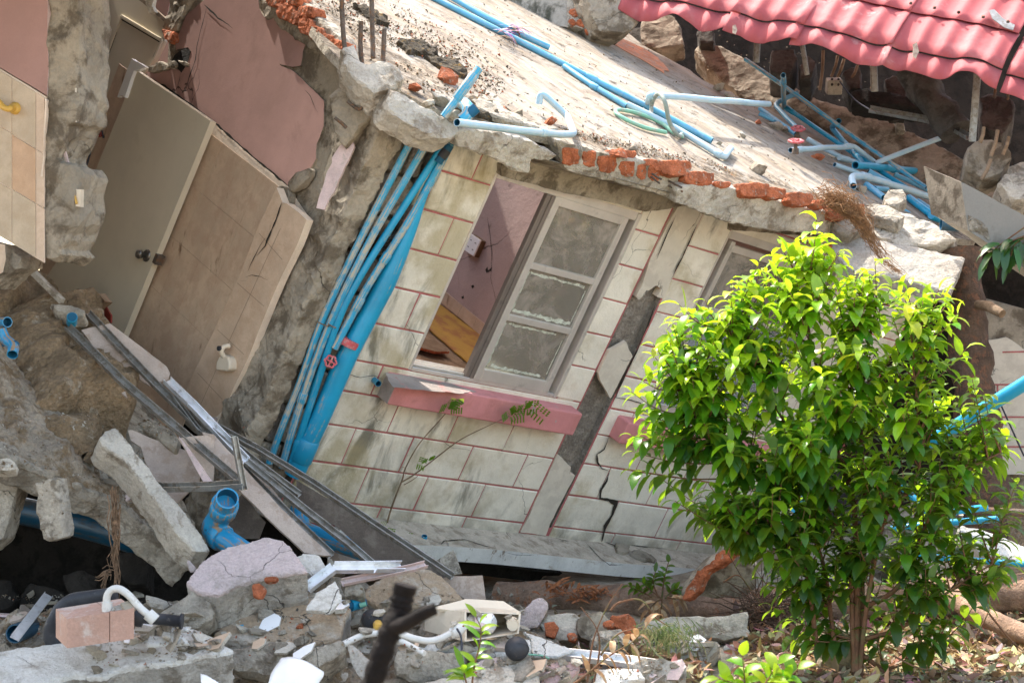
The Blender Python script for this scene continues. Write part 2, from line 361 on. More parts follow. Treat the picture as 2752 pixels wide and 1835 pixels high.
# blocks: cream rendered faces standing proud of the pink joints
def blockmat():
    def ex(s,col,hgt):
        # water stains: dark grey-green, long in the wall's own vertical
        d1=s.n('ShaderNodeVectorMath',{0:s.pos,1:tuple(h)},operation='DOT_PRODUCT').outputs['Value']
        d2=s.n('ShaderNodeVectorMath',{0:s.pos,1:tuple(up)},operation='DOT_PRODUCT').outputs['Value']
        S=s.mth('SUBTRACT',d1,h.dot(O)); T=s.mth('SUBTRACT',d2,up.dot(O))
        cv=s.n('ShaderNodeCombineXYZ',{0:s.mth('MULTIPLY',S,2.6),1:s.mth('MULTIPLY',T,.9)}).outputs[0]
        st=s.noise(1.5,7,.65,cv,.4)
        lf=s.rng(S,-.2,-1.9,0,1,False); lf=s.mth('MULTIPLY',lf,s.rng(T,1.6,.2,.45,1,False))
        hi=s.mth('MULTIPLY',s.rng(T,1.2,2.3,0,.6,False),s.rng(S,-.9,-1.6,.2,1))
        k=s.mth('ADD',s.mth('MULTIPLY',lf,.17),s.mth('MULTIPLY',hi,.13))
        mk=s.rng(s.mth('ADD',st,k),.59,.76)
        col=s.mix(s.mth('MULTIPLY',mk,.85),col,(.10,.095,.065))
        mk2=s.rng(s.mth('ADD',s.noise(2.2,6,.6),s.mth('MULTIPLY',k,.6)),.52,.70)
        col=s.mix(s.mth('MULTIPLY',mk2,.7),col,(.40,.33,.18))
        lb=s.mth('MULTIPLY',s.rng(T,.2,-.12,0,1,False),s.rng(s.noise(5,6),.35,.6)); col=s.mix(s.mth('MULTIPLY',lb,.7),col,(.17,.15,.11))
        return col,hgt
    return mat('rendered_block_faces',(.76,.715,.61),(.67,.61,.50),(.5,.7),3,.08,.22,110,.88,.55,(10,70,220),.014,crack=(1.1,.0025),spots=((.2,.17,.12),38,.1),extra=ex)
BM=blockmat()
rows=[-.155,0,.238,.476,.69,.883,1.117,1.347,1.582,1.816,2.05,2.30,2.37]
jl={1:[-1.419,-.947,-.464],2:[-1.635,-1.192,-.707,-.229],3:[-1.877,-1.408,-.933,-.458],4:[-1.64],5:[-1.85],6:[-1.607],7:[-1.835],8:[-1.602],9:[-1.845],10:[-1.6,-1.1,-.6],11:[-1.4,-.9,-.4]}
jr={1:[.789,1.309,1.83,2.35],2:[.56,1.062,1.57,2.1],3:[.8,1.31,1.83,2.3],4:[.53,1.05,1.6,2.2],5:[2.3],6:[2.1],7:[2.4],8:[2.2],9:[2.35],10:[2.1],11:[1,1.6,2.3]}
mb=MB(); g=.005
def panel(s0,s1,t0,t1):
    if s1-s0<.03 or t1-t0<.03: return
    P=[(s0+g,t0+g),(s1-g,t0+g),(s1-g,t1-g),(s0+g,t1-g)]
    P=[(a+rng.uniform(-.003,.003),b+rng.uniform(-.002,.002)) for a,b in P]
    ins=.006; z=.007+rng.uniform(0,.003)
    I=[(P[0][0]+ins,P[0][1]+ins),(P[1][0]-ins,P[1][1]+ins),(P[2][0]-ins,P[2][1]-ins),(P[3][0]+ins,P[3][1]-ins)]
    vs=[FC(a,b,-.0005) for a,b in P]+[FC(a,b,-z) for a,b in I]
    mb.add(vs,[[4,5,6,7],[0,1,5,4],[1,2,6,5],[2,3,7,6],[3,0,4,7]])
def clip(s0,s1,t0,t1):
    """cut a block by the window openings"""
    for (a,b,c,d) in (W1,W2):
        a-=.0;b+=.0
        if s1>a and s0<b and t1>c and t0<d:
            if s0<a: panel(s0,a+g,t0,t1)
            if s1>b: panel(b-g,s1,t0,t1)
            if t0<c and c-t0>.02: panel(max(s0,a),min(s1,b),t0,c+g)
            if t1>d: panel(max(s0,a),min(s1,b),d-g,t1)
            return
    panel(s0,s1,t0,t1)
for i in range(len(rows)-1):
    J=[-1.915+rng.uniform(-.015,.015)]+[j for j in jl.get(i,[-1.2,-.5])]+[.006]
    if i in (3,5,7,9): J=J[1:] if i==3 else J
    J=sorted(J)
    for a,b in zip(J,J[1:]): clip(a,b,rows[i],rows[i+1])
    J=[.288]+jr.get(i,[.9,1.6,2.2])+[2.88]
    for a,b in zip(J,J[1:]): clip(a,b,rows[i],rows[i+1])
mb.build('block_facing',[BM],B)
# rough stone core left of the pipes
for i in range(10):
    t0=-.17+i*.236; s=-2.24
    for j in range(2):
        s1=s+(.19 if (i+j)%2 else .13); s1=min(s1,-1.93) if j else s1
        a=FC(s+.01,t0+.012,.0); pts=[FC(s+.012,t0+.012,.03),FC(s1-.008,t0+.012,.03),FC(s1-.008,t0+.222,.03),FC(s+.012,t0+.222,.03)]
        mm=['cement','greyrender','concrete'][(i*2+j)%3]
        o=plate('stone_block',pts,fplane(.03),.12,[mm,mm],B,.05,.012,i*3+j); solid(o,.012,.02,.09,.016,.03)
        s=s1
o=plate('wall_core',[FC(-2.3,-.2,.1),FC(-1.85,-.2,.1),FC(-1.85,2.33,.1),FC(-2.3,2.33,.1)],fplane(.1),.12,['cement','cement'],B)
# corner column, a rough ridge
o=plate('corner_column',[FC(-2.335,-.35,-.01),FC(-2.23,-.35,-.01),FC(-2.21,.8,-.02),FC(-2.20,1.6,-.01),FC(-2.16,2.30,-.0),FC(-2.335,2.30,0)],fplane(-.01),.3,['cement','cement'],B,.05,.02,5); solid(o,.014,.045,.16,.02,.05)
# plaster strip of the column between the windows
plate('strip_core',[FC(.018,-.012,.045),FC(.277,-.012,.045),FC(.277,2.4,.045),FC(.018,2.4,.045)],fplane(.045),.1,['greyrender','greyrender'],B)
def pl_on(name,k,pts,b,th,mt,amp=.01,label=None,seed=1,rgh=0):
    P=hp(k,pts,fplane(b)); o=plate(name,P,fplane(b),th,[mt,'tile_edge' if mt=='paintstrip' else mt],B,.03,amp,seed)
    if label: o['label']=label
    return o
pl_on('plaster_strip',4,[(2200,-120),(2250,-120),(2190,0),(2010,375),(2040,355),(2025,380),(1975,455),(1940,445),(1965,400),(1940,375),(1900,400),(1830,460),(1815,440),(1850,370),(1905,200),(2010,0),(2080,-130)],-.006,.05,'paintstrip',.006,'peeling cream plaster strip')
pl_on('plaster_strip',4,[(1750,715),(1792,800),(1660,1055),(1600,950),(1588,900),(1620,830),(1655,765)],-.02,.025,'paintstrip',.006,'loose cracked plaster flake')
pl_on('plaster_strip',7,[(1340,190),(1422,265),(1412,310),(1445,320),(1300,600),(1268,680),(1115,662),(1150,600)],-.008,.05,'paintstrip',.006,'pale plaster strip foot')
pl_on('plaster_strip',4,[(1465,1060),(1372,1030),(1330,1060),(1400,1080)],-.004,.03,'paintstrip',.004)
# cracks: dark strips laid on the face, standing for the shade inside fissures
m['gap']=mat('crack_gap_shade',(.03,.026,.02),grain=.1,bump=.1)
def crack(k,pts,wd,pl,nm='wall_crack_shade',parent=B,lift=.004):
    P=jag(hp(k,pts,off(pl,0) if False else pl),pl[0],.03,.006,len(pts),False)+[hp(k,[pts[-1]],pl)[0]]
    mb=MB(); L=[];Rr=[]
    for i,p in enumerate(P):
        t=(P[min(i+1,len(P)-1)]-P[max(i-1,0)]).normalized(); x=t.cross(pl[0]).normalized()
        w_=wd*(.35+1.1*abs(noise.noise(p*11)))*min(1,.15+i/3,.15+(len(P)-1-i)/3)
        e=(pl[0] if pl[0].dot(p-CZ)<0 else -pl[0])*lift; L.append(p+x*w_+e);Rr.append(p-x*w_+e)
    c=len(P); mb.add(L+Rr,[[i,i+1,c+i+1,c+i] for i in range(c-1)]); return mb.build(nm,'gap',parent)
crack(7,[(1645,90),(1620,160),(1575,190),(1580,240),(1605,275),(1650,290)],.009,fplane(-.011))
crack(7,[(1650,290),(1635,350),(1600,400),(1595,455),(1650,465),(1692,480),(1670,550),(1625,620),(1605,715)],.020,fplane(-.011))
crack(4,[(1685,1045),(1740,1055),(1840,1080),(1810,1155)],.006,fplane(-.011))
crack(4,[(2180,0),(2090,200),(2020,340)],.008,fplane(-.011)); crack(1,[(2050,1300),(2010,1380),(1935,1560)],.006,fplane(-.010))
crack(4,[(1930,470),(1890,590),(1800,800),(1700,1000),(1690,1050)],.010,fplane(-.001)); crack(4,[(1655,1060),(1560,1300),(1430,1510)],.008,fplane(.04))
crack(4,[(60,895),(150,925),(230,915),(290,940)],.003,fplane(-.011)); crack(7,[(640,105),(700,150),(800,160),(830,175)],.002,fplane(-.011))
# ---- sills ----
def sill(s0,s1,t0,t1,depth,sd):
    mb=MB(); c=FC((s0+s1)/2,(t0+t1)/2,-depth/2+.02); box8(mb,c,h*(s1-s0)/2,n*(depth/2+.02),up*(t1-t0)/2)
    o=mb.build('window_sill','sill',B); bev(o,.012,3); return o
a=sill(-1.595,-.05,.695,.852,.118,0); b=sill(.385,2.1,.695,.852,.118,1)
# worn bare end on the left sill
q=plate('worn_patch',[FC(-1.5985,.70,-.0),FC(-1.5985,.70,-.113),FC(-1.5985,.848,-.113),FC(-1.5985,.848,0)],splane(-1.5985),.004,['sillgrey','sillgrey'],a)
P=hp(4,[(300,895),(560,940),(700,965),(860,1015),(760,1025),(520,1000),(355,985)],uplane(.8545)); plate('worn_patch',P,uplane(.8545),.002,['sillgrey','sillgrey'],a,.03,.015)
# ---- window 1 : aluminium slider ----
def window(W,s_sash0,s_sash1,full=True):
    s0,s1,t0,t1=W; w_=thing_part('window',B)
    def fr(name,a,b,c,d,b0,b1,mt,par=w_):
        mb=MB(); box8(mb,FC((a+b)/2,(c+d)/2,(b0+b1)/2),h*(b-a)/2,up*(d-c)/2,n*abs(b1-b0)/2); o=mb.build(name,mt,par); bev(o,.003,1); return o
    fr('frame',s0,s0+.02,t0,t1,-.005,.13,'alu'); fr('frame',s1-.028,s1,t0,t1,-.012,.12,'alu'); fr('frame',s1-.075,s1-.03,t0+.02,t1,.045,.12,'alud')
    fr('frame',s0+.021,s1-.029,t0-.002,t0+.022,-.008,.13,'alu'); fr('frame',s0+.021,s1-.029,t1-.05,t1+.01,-.006,.13,'alu')
    for q in (.01,.05,.09): fr('track',s0+.022,s1-.076,t0+.0225,t0+.036,q,q+.012,'alu')
    return w_,fr
def thing_part(name,parent):
    o=bpy.data.objects.new(name,None); sc.collection.objects.link(o); o.parent=parent; o.empty_display_size=.05; return o
W,fr=window(W1,0,0)
def glassmat(name,tint,dirt):
    s=NT(name)
    g1=s.n('ShaderNodeBsdfGlossy',{'Color':(.85,.9,.88,1),'Roughness':.03}).outputs[0]; tr=s.n('ShaderNodeBsdfTransparent',{'Color':(*tint,1)}).outputs[0]
    fz=s.n('ShaderNodeFresnel',{'IOR':1.5}).outputs[0]
    a=s.n('ShaderNodeMixShader',{0:s.mth('ADD',s.mth('MULTIPLY',fz,1.6),.05),1:tr,2:g1}).outputs[0]
    df=s.n('ShaderNodeBsdfPrincipled',{'Base Color':(*dirt,1),'Roughness':.6}).outputs[0]
    mk=s.rng(s.noise(4,8,.7,None,.6),.42,.70,.28,.72)
    return s.fin(s.n('ShaderNodeMixShader',{0:mk,1:a,2:df}).outputs[0])
m['glass']=glassmat('dirty_window_glass',(.75,.78,.74),(.46,.41,.36)); m['putty']=mat('pale_putty_smear',(.55,.58,.50),(.3,.3,.25),(.5,.6),20,grain=.3)
m['glassblue']=glassmat('hazy_blue_window_glass',(.8,.85,.9),(.42,.46,.50))
# interlocking dark stile and sliding sash
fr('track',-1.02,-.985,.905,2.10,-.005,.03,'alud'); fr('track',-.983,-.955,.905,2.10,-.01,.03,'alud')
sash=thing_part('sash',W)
a0,a1,c0,c1=-.953,-.315,.905,2.105
fr('rail',a0,a0+.05,c0,c1,-.012,.028,'alu',sash); fr('rail',a1-.045,a1,c0,c1,-.012,.028,'alu',sash)
fr('rail',a0+.051,a1-.046,c0,c0+.075,-.011,.027,'alu',sash); fr('rail',a0+.051,a1-.046,c1-.055,c1,-.011,.027,'alu',sash)
fr('rail',a0+.051,a1-.046,1.305,1.345,-.011,.027,'alu',sash); fr('rail',a0+.051,a1-.046,1.645,1.685,-.011,.027,'alu',sash)
for (c,d) in ((.98,1.305),(1.345,1.645),(1.685,2.05)):
    mb=MB(); box8(mb,FC((a0+a1)/2,(c+d)/2,.01),h*((a1-a0)/2-.046),up*(d-c)/2,n*.0025); o=mb.build('pane','glass',sash)
# putty smears round the lower panes
def smear(s0,t0,s1,t1,wd,sd):
    a=FC(s0,t0,.0065);b=FC(s1,t1,.0065); k=26; mb=MB(); x=(b-a).normalized().cross(n).normalized(); L=[];Q=[]
    for i in range(k+1):
        p=a.lerp(b,i/k); w1=wd*(.3+1.3*abs(noise.noise(p*17+V((sd,0,0))))); w2=wd*(.1+1.2*abs(noise.noise(p*23+V((sd,4,0))))); L.append(p+x*w1);Q.append(p-x*w2)
    mb.add(L+Q,[[i,i+1,k+2+i,k+1+i] for i in range(k)]); mb.build('putty_smear','putty',sash)
for (c,d) in ((1.0,1.285),(1.365,1.625)):
    smear(-.885,c,-.885,d,.012,1); smear(-.38,c+.02,-.38,d-.03,.006,2)
smear(-.88,1.372,-.38,1.372,.024,3); smear(-.87,1.62,-.40,1.618,.016,4); smear(-.85,1.005,-.42,1.0,.016,5); smear(-.86,1.285,-.45,1.283,.012,6)
# window 2
Wb,fr2=window(W2,0,0)
fr2('rail',.66,.70,.91,2.16,-.01,.03,'alu',Wb); fr2('rail',.701,1.80,2.09,2.14,-.01,.03,'alu',Wb); fr2('rail',.701,1.80,1.66,1.70,-.01,.03,'alu',Wb); fr2('rail',.701,1.80,.91,.98,-.01,.03,'alu',Wb)
for (c,d,mm) in ((.98,1.66,'glassblue'),(1.70,2.09,'glass')):
    mb=MB(); box8(mb,FC(1.25,(c+d)/2,.01),h*.549,up*(d-c)/2,n*.0025); mb.build('pane',mm,Wb)
# ---- room seen through the opening ----
SW=1.67
P=[FC(SW,.28,.2),FC(SW,.28,6),FC(SW,3.2,6),FC(SW,2.42,.2)]
plate('inner_wall',P,splane(SW),.1,['lilac','lilac'],B)
plate('inner_floor',[FC(-2.2,.27,.16),FC(SW,.27,.16),FC(SW,.27,6),FC(-2.2,.27,6)],uplane(.27),.1,['oldwood','oldwood'],B)
plate('inner_wall',[FC(-2.2,.3,6),FC(3,.3,6),FC(3,3.3,6),FC(-2.2,3.3,6)],fplane(6),.1,['lilac','lilac'],B)
sk=hp(4,[(600,378),(660,408),(925,625),(1120,800),(1100,900),(895,690),(640,478),(560,420)],splane(SW-.012)); plate('skirting_tile',sk,splane(SW-.012),.01,['tile_light','tile_light'],B)
for x,y in ((768,492),(858,568)):
    crack(4,[(x,y),(x-35,y+72)],.003,splane(SW-.013),'tile_joint',B,.001)
crack(1,[(915,1290),(935,1400),(950,1568)],.003,splane(SW)); crack(4,[(925,0),(950,180),(940,330),(960,420),(975,490)],.003,splane(SW))
for q in ([(905,280),(918,262),(922,285),(945,265),(940,285),(912,298)],[(820,378),(832,370),(838,382),(828,392)],[(762,442),(775,436),(776,452),(764,455)]):
    plate('wall_chip',hp(4,q,splane(SW-.003)),splane(SW-.003),.002,['gap','gap'],B)
o=plate('yellow_floor_mat',hp(4,[(640,470),(905,690),(870,770),(820,852),(560,628),(590,560)],uplane(.29)),uplane(.29),.01,['yellowmat','yellowmat'] if 0 else ['oldwood','oldwood'],None,.05,.01)
m['ymat']=mat('faded_yellow_floor_mat',(.42,.25,.05),(.30,.13,.05),(.45,.62),2.2,.15,.2,120,.6,.1); o.data.materials[0]=m['ymat']; o.data.materials[1]=m['ymat']
tag(o,'faded yellow and brown floor mat lying inside the room behind the left window','mat')
o=plate('red_board',hp(4,[(520,640),(590,690),(690,770),(600,770),(500,745),(485,720)],uplane(.32)),uplane(.32),.02,['brick','brick'],None,.05,.01); o.data.materials[0]=m['oldwood']; tag(o,'brown board lying under the yellow mat inside the room','board')
# socket box
sk=thing('wall_socket','white wall socket on a brown box seen through the left window','socket')
c=hit(4,842,135,splane(SW-.03)); ex_=up; ey=n
mb=MB(); box8(mb,c+h*.012,h*.03,up*.075,n*.075); bev(mb.build('back_box','oldwood',sk),.006)
mb=MB(); box8(mb,c-h*.026,h*.008,up*.075,n*.075); bev(mb.build('face_plate','white',sk),.006)
for i in (-1,1):
    for j in (-1,1):
        mb=MB(); box8(mb,c-h*.0345+up*.03*i+n*.033*j,h*.001,up*.003,n*.010); mb.build('socket_hole','gap',sk)
# ---- the slab above ----
dirtslab=mat('weathered_roof_slab',(.56,.53,.47),(.34,.30,.24),(.5,.66),1.6,.08,.35,90,.9,.7,(8,40,150),.02,streak=((.16,.13,.09),(1,1,1),(.60,.70)))
def slabmat():
    a=hit(1,300,100,SLAB); b=hit(1,1600,900,SLAB); dl=(P2-P1).normalized(); bk=SLAB[0].cross(dl).normalized()
    def ex(s,col,hgt):
        S=s.mth('SUBTRACT',s.n('ShaderNodeVectorMath',{0:s.pos,1:tuple(dl)},operation='DOT_PRODUCT').outputs['Value'],dl.dot(P1))
        Bk=s.mth('SUBTRACT',s.n('ShaderNodeVectorMath',{0:s.pos,1:tuple(bk)},operation='DOT_PRODUCT').outputs['Value'],bk.dot(P1))
        cv=s.n('ShaderNodeCombineXYZ',{0:s.mth('MULTIPLY',S,5.5),1:s.mth('MULTIPLY',Bk,.9)}).outputs[0]
        st=s.noise(1.3,8,.7,cv,.3)
        col=s.mix(s.mth('MULTIPLY',s.rng(st,.47,.62),.80),col,(.19,.155,.115))
        st2=s.noise(3.0,8,.72,cv,.2); col=s.mix(s.mth('MULTIPLY',s.rng(st2,.50,.60),.80),col,(.33,.26,.18))
        ed=s.rng(S,.95,-.1,0,1,False); fd=s.rng(Bk,.28,.0,0,.8,False)
        k=s.mth('MAXIMUM',ed,fd); nn=s.noise(9,8,.75); mk=s.rng(s.mth('ADD',nn,s.mth('MULTIPLY',k,.28)),.57,.68)
        dc=s.mix(s.rng(s.noise(14,6),.4,.6),(.085,.065,.045),(.26,.21,.15)); dc=s.mix(s.rng(s.noise(5,4,.6),.6,.68),dc,(.22,.12,.03))
        col=s.mix(mk,col,dc); return col,s.mth('ADD',hgt,s.mth('MULTIPLY',mk,1.2))
    return mat('weathered_slab_top',(.315,.288,.245),(.215,.18,.14),(.48,.62),1.6,.07,.35,90,.92,.7,(8,40,150),.02,extra=ex)
SM=slabmat()
pp=[(0,1800,-60),(1,600,-60),(1,1300,-60),(1,1500,60),(1,1700,150),(1,1850,270),(1,2130,420),(2,300,480),(2,560,600),(2,900,680),(2,1150,840),(2,1640,1110),(2,2000,1330),(2,1950,1450),(2,1500,1390),(2,1290,1305),(2,1000,1225),(2,700,1162),(2,480,1105),(2,240,1060),(2,0,985),(1,1960,985),(1,1620,900),(1,1340,830),(1,1050,775),(1,760,730),(1,600,650),(1,440,575),(1,330,490),(1,130,440),(0,2060,380),(0,1800,60)]
P=jag(hp(1,pp,SLAB),SLAB[0],.07,.025,3)
mb=MB(); prism(mb,P,SLAB[0],.05); slab=mb.build('floor_slab',[SM,m['concrete']],B)
def on(name,k,pts,b,th,mt,lab=None,vox=.014,d1=.025,s1=.12,amp=.012,pl=None,cap=None,ext=None):
    pl=pl or fplane(b); P=hp(k,pts,pl)
    if cap: mt=capmat(mt,pl[0],P[0],cap)
    o=plate(name,P,pl,th,[mt,mt],B,.04,amp,len(SOLIDS)); solid(o,vox,d1,s1,.014,.04)
    if lab: o['label']=lab
    return o
NU=V((.42,-.45,.79)).normalized()
def dn(k,x,y,pl): p=hit(k,x,y,pl); return (p-CZ).y
def pw(k,x,y,N,b=-.1): p=hit(k,x,y,fplane(b)); return (V(N).normalized(),p)
on('slab_edge',1,[(330,520),(440,590),(600,680),(740,760),(752,795),(700,832),(640,836),(520,792),(400,722),(320,650)],0,.16,'pale',pl=pw(1,500,700,(.5,-.70,.35),-.24))
on('slab_edge',1,[(255,690),(330,650),(430,740),(510,790),(480,825),(265,785)],-.02,.14,'cement')
on('slab_edge',1,[(715,800),(780,775),(1000,800),(1180,850),(1350,940),(1290,970),(1182,962),(1172,1052),(1090,1030),(960,960),(880,930),(735,885)],-.29,.13,'pale',amp=.008,d1=.012)
on('slab_edge',1,[(1335,850),(1480,880),(1620,925),(1800,960),(1980,1005),(2260,1110),(2260,1310),(2140,1255),(2000,1190),(1750,1115),(1400,1035),(1370,985)],-.25,.16,'concrete',amp=.01,d1=.012)
on('slab_edge',2,[(150,1130),(250,1105),(470,1130),(700,1195),(1000,1262),(1262,1330),(1250,1402),(1080,1424),(900,1402),(700,1390),(480,1348),(230,1255),(150,1220)],-.32,.18,'pale',amp=.01,d1=.012)
pl_on('lintel_soffit',1,[(1000,1000),(1380,960),(1800,1110),(2140,1240),(1870,1275),(1700,1225),(1380,1160),(1000,1062)],-.05,.06,'cement',.006)
pl_on('lintel_soffit',2,[(470,1340),(720,1385),(1090,1400),(1100,1440),(840,1412),(465,1385)],-.03,.04,'cement',.006)
def bricks(k,rects,b,th,par=B,pl=None,name='brick'):
    for i,q in enumerate(rects):
        x0,y0,x1,y1=q; sh=(x1-x0)*.12
        pts=[(x0,y0+10),(x0+(x1-x0)*.6,y0),(x1,y0+(y1-y0)*.35),(x1-sh*2,y1),(x0+sh,y1-(y1-y0)*.2)] if (par is None or k>=6) else [(x0+4,y0+6),((x0+x1)/2,y0),(x1-6,y0+10),(x1,(y0+y1)/2),(x1-sh,y1-8),((x0+x1)/2,y1),(x0+sh,y1-14),(x0-2,(y0+y1)/2)]
        o=plate(name,hp(k,pts,pl or fplane(b)),pl or fplane(b),th,['brick','brick'],par,.02,.008,i+int(x0)); solid(o,.008,.010,.05,.008,.02)
plate('slab_soffit',[FC(-1.7,2.31,-.24),FC(-1.7,2.22,-.03),FC(1.6,2.38,-.03),FC(1.6,2.46,-.3)],fplane(-.2),.03,['cement','cement'],B)
bricks(1,[(1368,888,1475,1000),(1487,908,1575,1010),(1582,938,1700,1045),(1712,968,1812,1070),(1816,988,1880,1085),(1887,1003,1962,1100)],-.256,.05)
bricks(1,[(1630,895,1820,965),(1830,955,1980,1000),(1960,960,2150,1060),(2130,1040,2240,1100)],-.125,.08,pl=pw(1,1900,1000,(.5,-.68,.1),-.26))
bricks(2,[(0,965,210,1040),(200,1030,380,1120),(380,1085,480,1135),(525,1100,715,1190),(680,1125,812,1200),(825,1155,975,1245),(980,1200,1060,1260)],-.125,.07,pl=pw(2,500,1120,(.52,-.68,.1),-.33))
bricks(2,[(1060,1230,1180,1330),(1160,1220,1285,1340)],-.1,.07,pl=pw(2,1150,1280,(.52,-.68,.1),-.34))
for a_,b_ in (((1905,1045),(1965,1080)),((1900,1062),(1955,1105)),((2010,1090),(2090,1130)),((2005,1118),(2095,1155))):
    mb=MB(); tube(mb,[hit(1,*a_,fplane(-.25)),hit(1,*b_,fplane(-.33))],.006,8); tag(mb.build('rebar_stub','rebar'),'short rusty rod sticking out of the slab edge right of the brick row','reinforcing bar','rusty rods in the slab edge')
# ---- left end wall (seen inside out) ----
SL=-2.33
P=hp(0,[(1230,-60),(1560,-60),(1640,60),(1830,240),(2060,370),(2330,500),(2330,600),(2130,850),(1,-50,1500) if 0 else (2040,1180),(3,1830,380),(3,1590,900),(3,1350,1190),(3,1250,1330),(3,900,1000),(3,700,700),(3,1000,0),(1000,500),(1020,250),(1120,80)],splane(SL))
o=plate('side_wall',P,splane(SL),.14,['cement','cement'],B,.06,.015)
P=hp(0,[(1230,0),(1120,95),(1055,260),(1060,300),(1130,290),(1150,310),(1100,400),(1080,420),(1000,412),(905,420),(880,440),(900,470),(1050,560),(1290,735),(1500,930),(1730,1118),(1745,1080),(1780,1040),(1870,1010),(1900,960),(1905,870),(1950,760),(1950,600),(1840,500),(1780,440),(1690,395),(1680,385),(1760,405),(1810,395),(1825,310),(1842,265),(1790,200),(1700,180),(1640,100),(1590,105),(1560,50),(1550,-60),(1230,-60)],splane(SL-.016))
plate('pink_plaster',P,splane(SL-.016),.015,['pink','cement'],B,.03,.006)
crack(0,[(1245,50),(1215,180),(1190,280),(1180,360),(1140,470),(1120,545),(1100,550)],.006,splane(SL-.017)); crack(0,[(1230,30),(1330,120),(1405,175)],.006,splane(SL-.017)); crack(0,[(1060,555),(1085,480),(1090,430)],.006,splane(SL-.017)); crack(0,[(1835,540),(1870,580),(1900,650),(1918,680)],.003,splane(SL-.017)); crack(0,[(1290,735),(1500,925),(1735,1120)],.008,splane(SL-.018))
crack(0,[(900,470),(1050,560),(1290,735)],.012,splane(SL-.018))
# lighter beam zone above the diagonal
# tiles on the side wall: long marbled tiles, laid as separate slabs on grout
plate('tile_grout',hp(0,[(1290,742),(1500,935),(1730,1122),(1850,1300),(3,1800,100),(3,1600,520),(3,1300,1215),(3,1100,1010),(3,750,690),(3,1000,100)],splane(SL-.018)),splane(SL-.018),.006,['tile_edge','tile_edge'],B)
def sb(k,x,y): X=hit(k,x,y,splane(SL-.03)); return -(X-O).dot(n),(X-O).dot(up)
def SP(b,t,s): return O+h*s-n*b+up*t
mb=MB(); tt=[1.585,1.26,.93,.60,.27,-.06,-.4]; 
for i in range(6):
    b0=.30 if 0 else .56
    x=b0
    while x<2.6:
        x1=x+.235
        a=[SP(x+.0008,tt[i+1]+.0008,SL-.024),SP(x1-.0008,tt[i+1]+.0008,SL-.024),SP(x1-.0008,tt[i]-.0008,SL-.024),SP(x+.0008,tt[i]-.0008,SL-.024)]
        prism(mb,a,-h,.006,mi=(0,0)); x=x1
mb.build('wall_tile','tile',B)
# protruding tiled return with the bright broken edge
RN=dplane(3,1330,800,9.70,(-.55,-.83,.05)); RN=(V((-.62,-.72,.02)).normalized(),hit(3,1330,800,splane(SL-.06)))
out_=[(0,1665,1130),(0,1700,1220),(0,1725,1225),(0,1800,1280),(0,1845,1325),(3,1790,130),(3,1690,330),(3,1630,470),(3,1560,640),(3,1500,800),(3,1420,960),(3,1380,1050),(3,1330,1160),(3,1295,1212),(3,1110,1020),(3,1290,640),(3,1450,290),(3,1560,0)]
plate('tiled_return',hp(3,out_,RN),RN,.05,['tile_light','tile_edge'],B,.05,.004)
crack(0,[(1700,1222),(1680,1290),(1640,1380),(1600,1480),(1550,1540)],.008,off(RN,.001)); crack(3,[(1600,90),(1560,150),(1530,210),(1495,290)],.004,off(RN,.001)); crack(3,[(1480,325),(1520,310),(1570,320),(1620,345)],.003,off(RN,.001)); crack(3,[(1450,350),(1485,345)],.003,off(RN,.001))
m['grout']=mat('tile_grout_line',(.33,.25,.18),grain=.1,bump=.1)
def line(k,a,b,wd,pl,mt='grout',par=B,nm='tile_joint'):
    A,C=hp(k,[a,b],pl); x=(C-A).normalized().cross(pl[0])*wd; e=(pl[0] if pl[0].dot(A-CZ)<0 else -pl[0])*.0015; mb=MB(); mb.add([A-x+e,A+x+e,C+x+e,C-x+e],[[0,1,2,3]]); return mb.build(nm,mt,par)
line(0,(1760,1260),(3,1110,1010+0),.002,RN) if 0 else None
for a,b in (((3,1690,30),(3,1330,820)),((3,1330,820),(3,1200,1110)),((3,1560,60),(3,1700,220)),((3,1430,360),(3,1590,500)),((3,1310,640),(3,1470,790)),((3,1190,900),(3,1340,1060))): line(3,a,b,.0018,RN)
# bright plaster edge along the return
# fallen pale pink strip on the column
plate('plaster_flake',hp(0,[(2090,845),(2125,850),(2133,880),(2060,1050),(2010,1160),(1975,1200),(1950,1260),(1905,1250),(1915,1200),(1950,1100),(1965,1040),(2000,980),(1998,950),(2040,880)],(V((-.2,-.95,.1)).normalized(),FC(-2.33,2,-.03))),(V((-.2,-.95,.1)).normalized(),FC(-2.33,2,-.03)),.02,['pinkp','pinkp'],B,.03,.006)
on('render_lump',0,[(1735,1090),(1800,1030),(1850,1010),(1868,1030),(1840,1080),(1770,1150),(1740,1150)],0,.05,'cement',pl=splane(SL-.06),vox=.01)
on('render_lump',0,[(1665,1130),(1725,1130),(1740,1180),(1735,1220),(1700,1220)],0,.05,'cement',pl=splane(SL-.07),vox=.01)
on('brick_course',0,[(1590,-40),(1790,-40),(1900,90),(2040,220),(2080,300),(2060,375),(1940,300),(1850,215),(1720,120),(1640,40)],0,.12,'concrete',pl=splane(SL-.03),lab='mortar bed of the broken red brick edge')
bricks_later=[(1600,-40,1700,45),(1660,20,1770,120),(1725,60,1800,150),(1790,105,1880,205),(1850,160,1940,250),(1905,200,1990,300),(1960,235,2060,340),(2010,300,2075,375),(1720,-40,1800,40),(1790,30,1880,110)]
on('render_edge',0,[(1560,-40),(1640,-40),(1700,80),(1850,205),(2000,320),(2080,390),(2000,370),(1840,265),(1690,180),(1640,100),(1600,110),(1570,40)],0,.1,'cement',pl=splane(SL-.03))
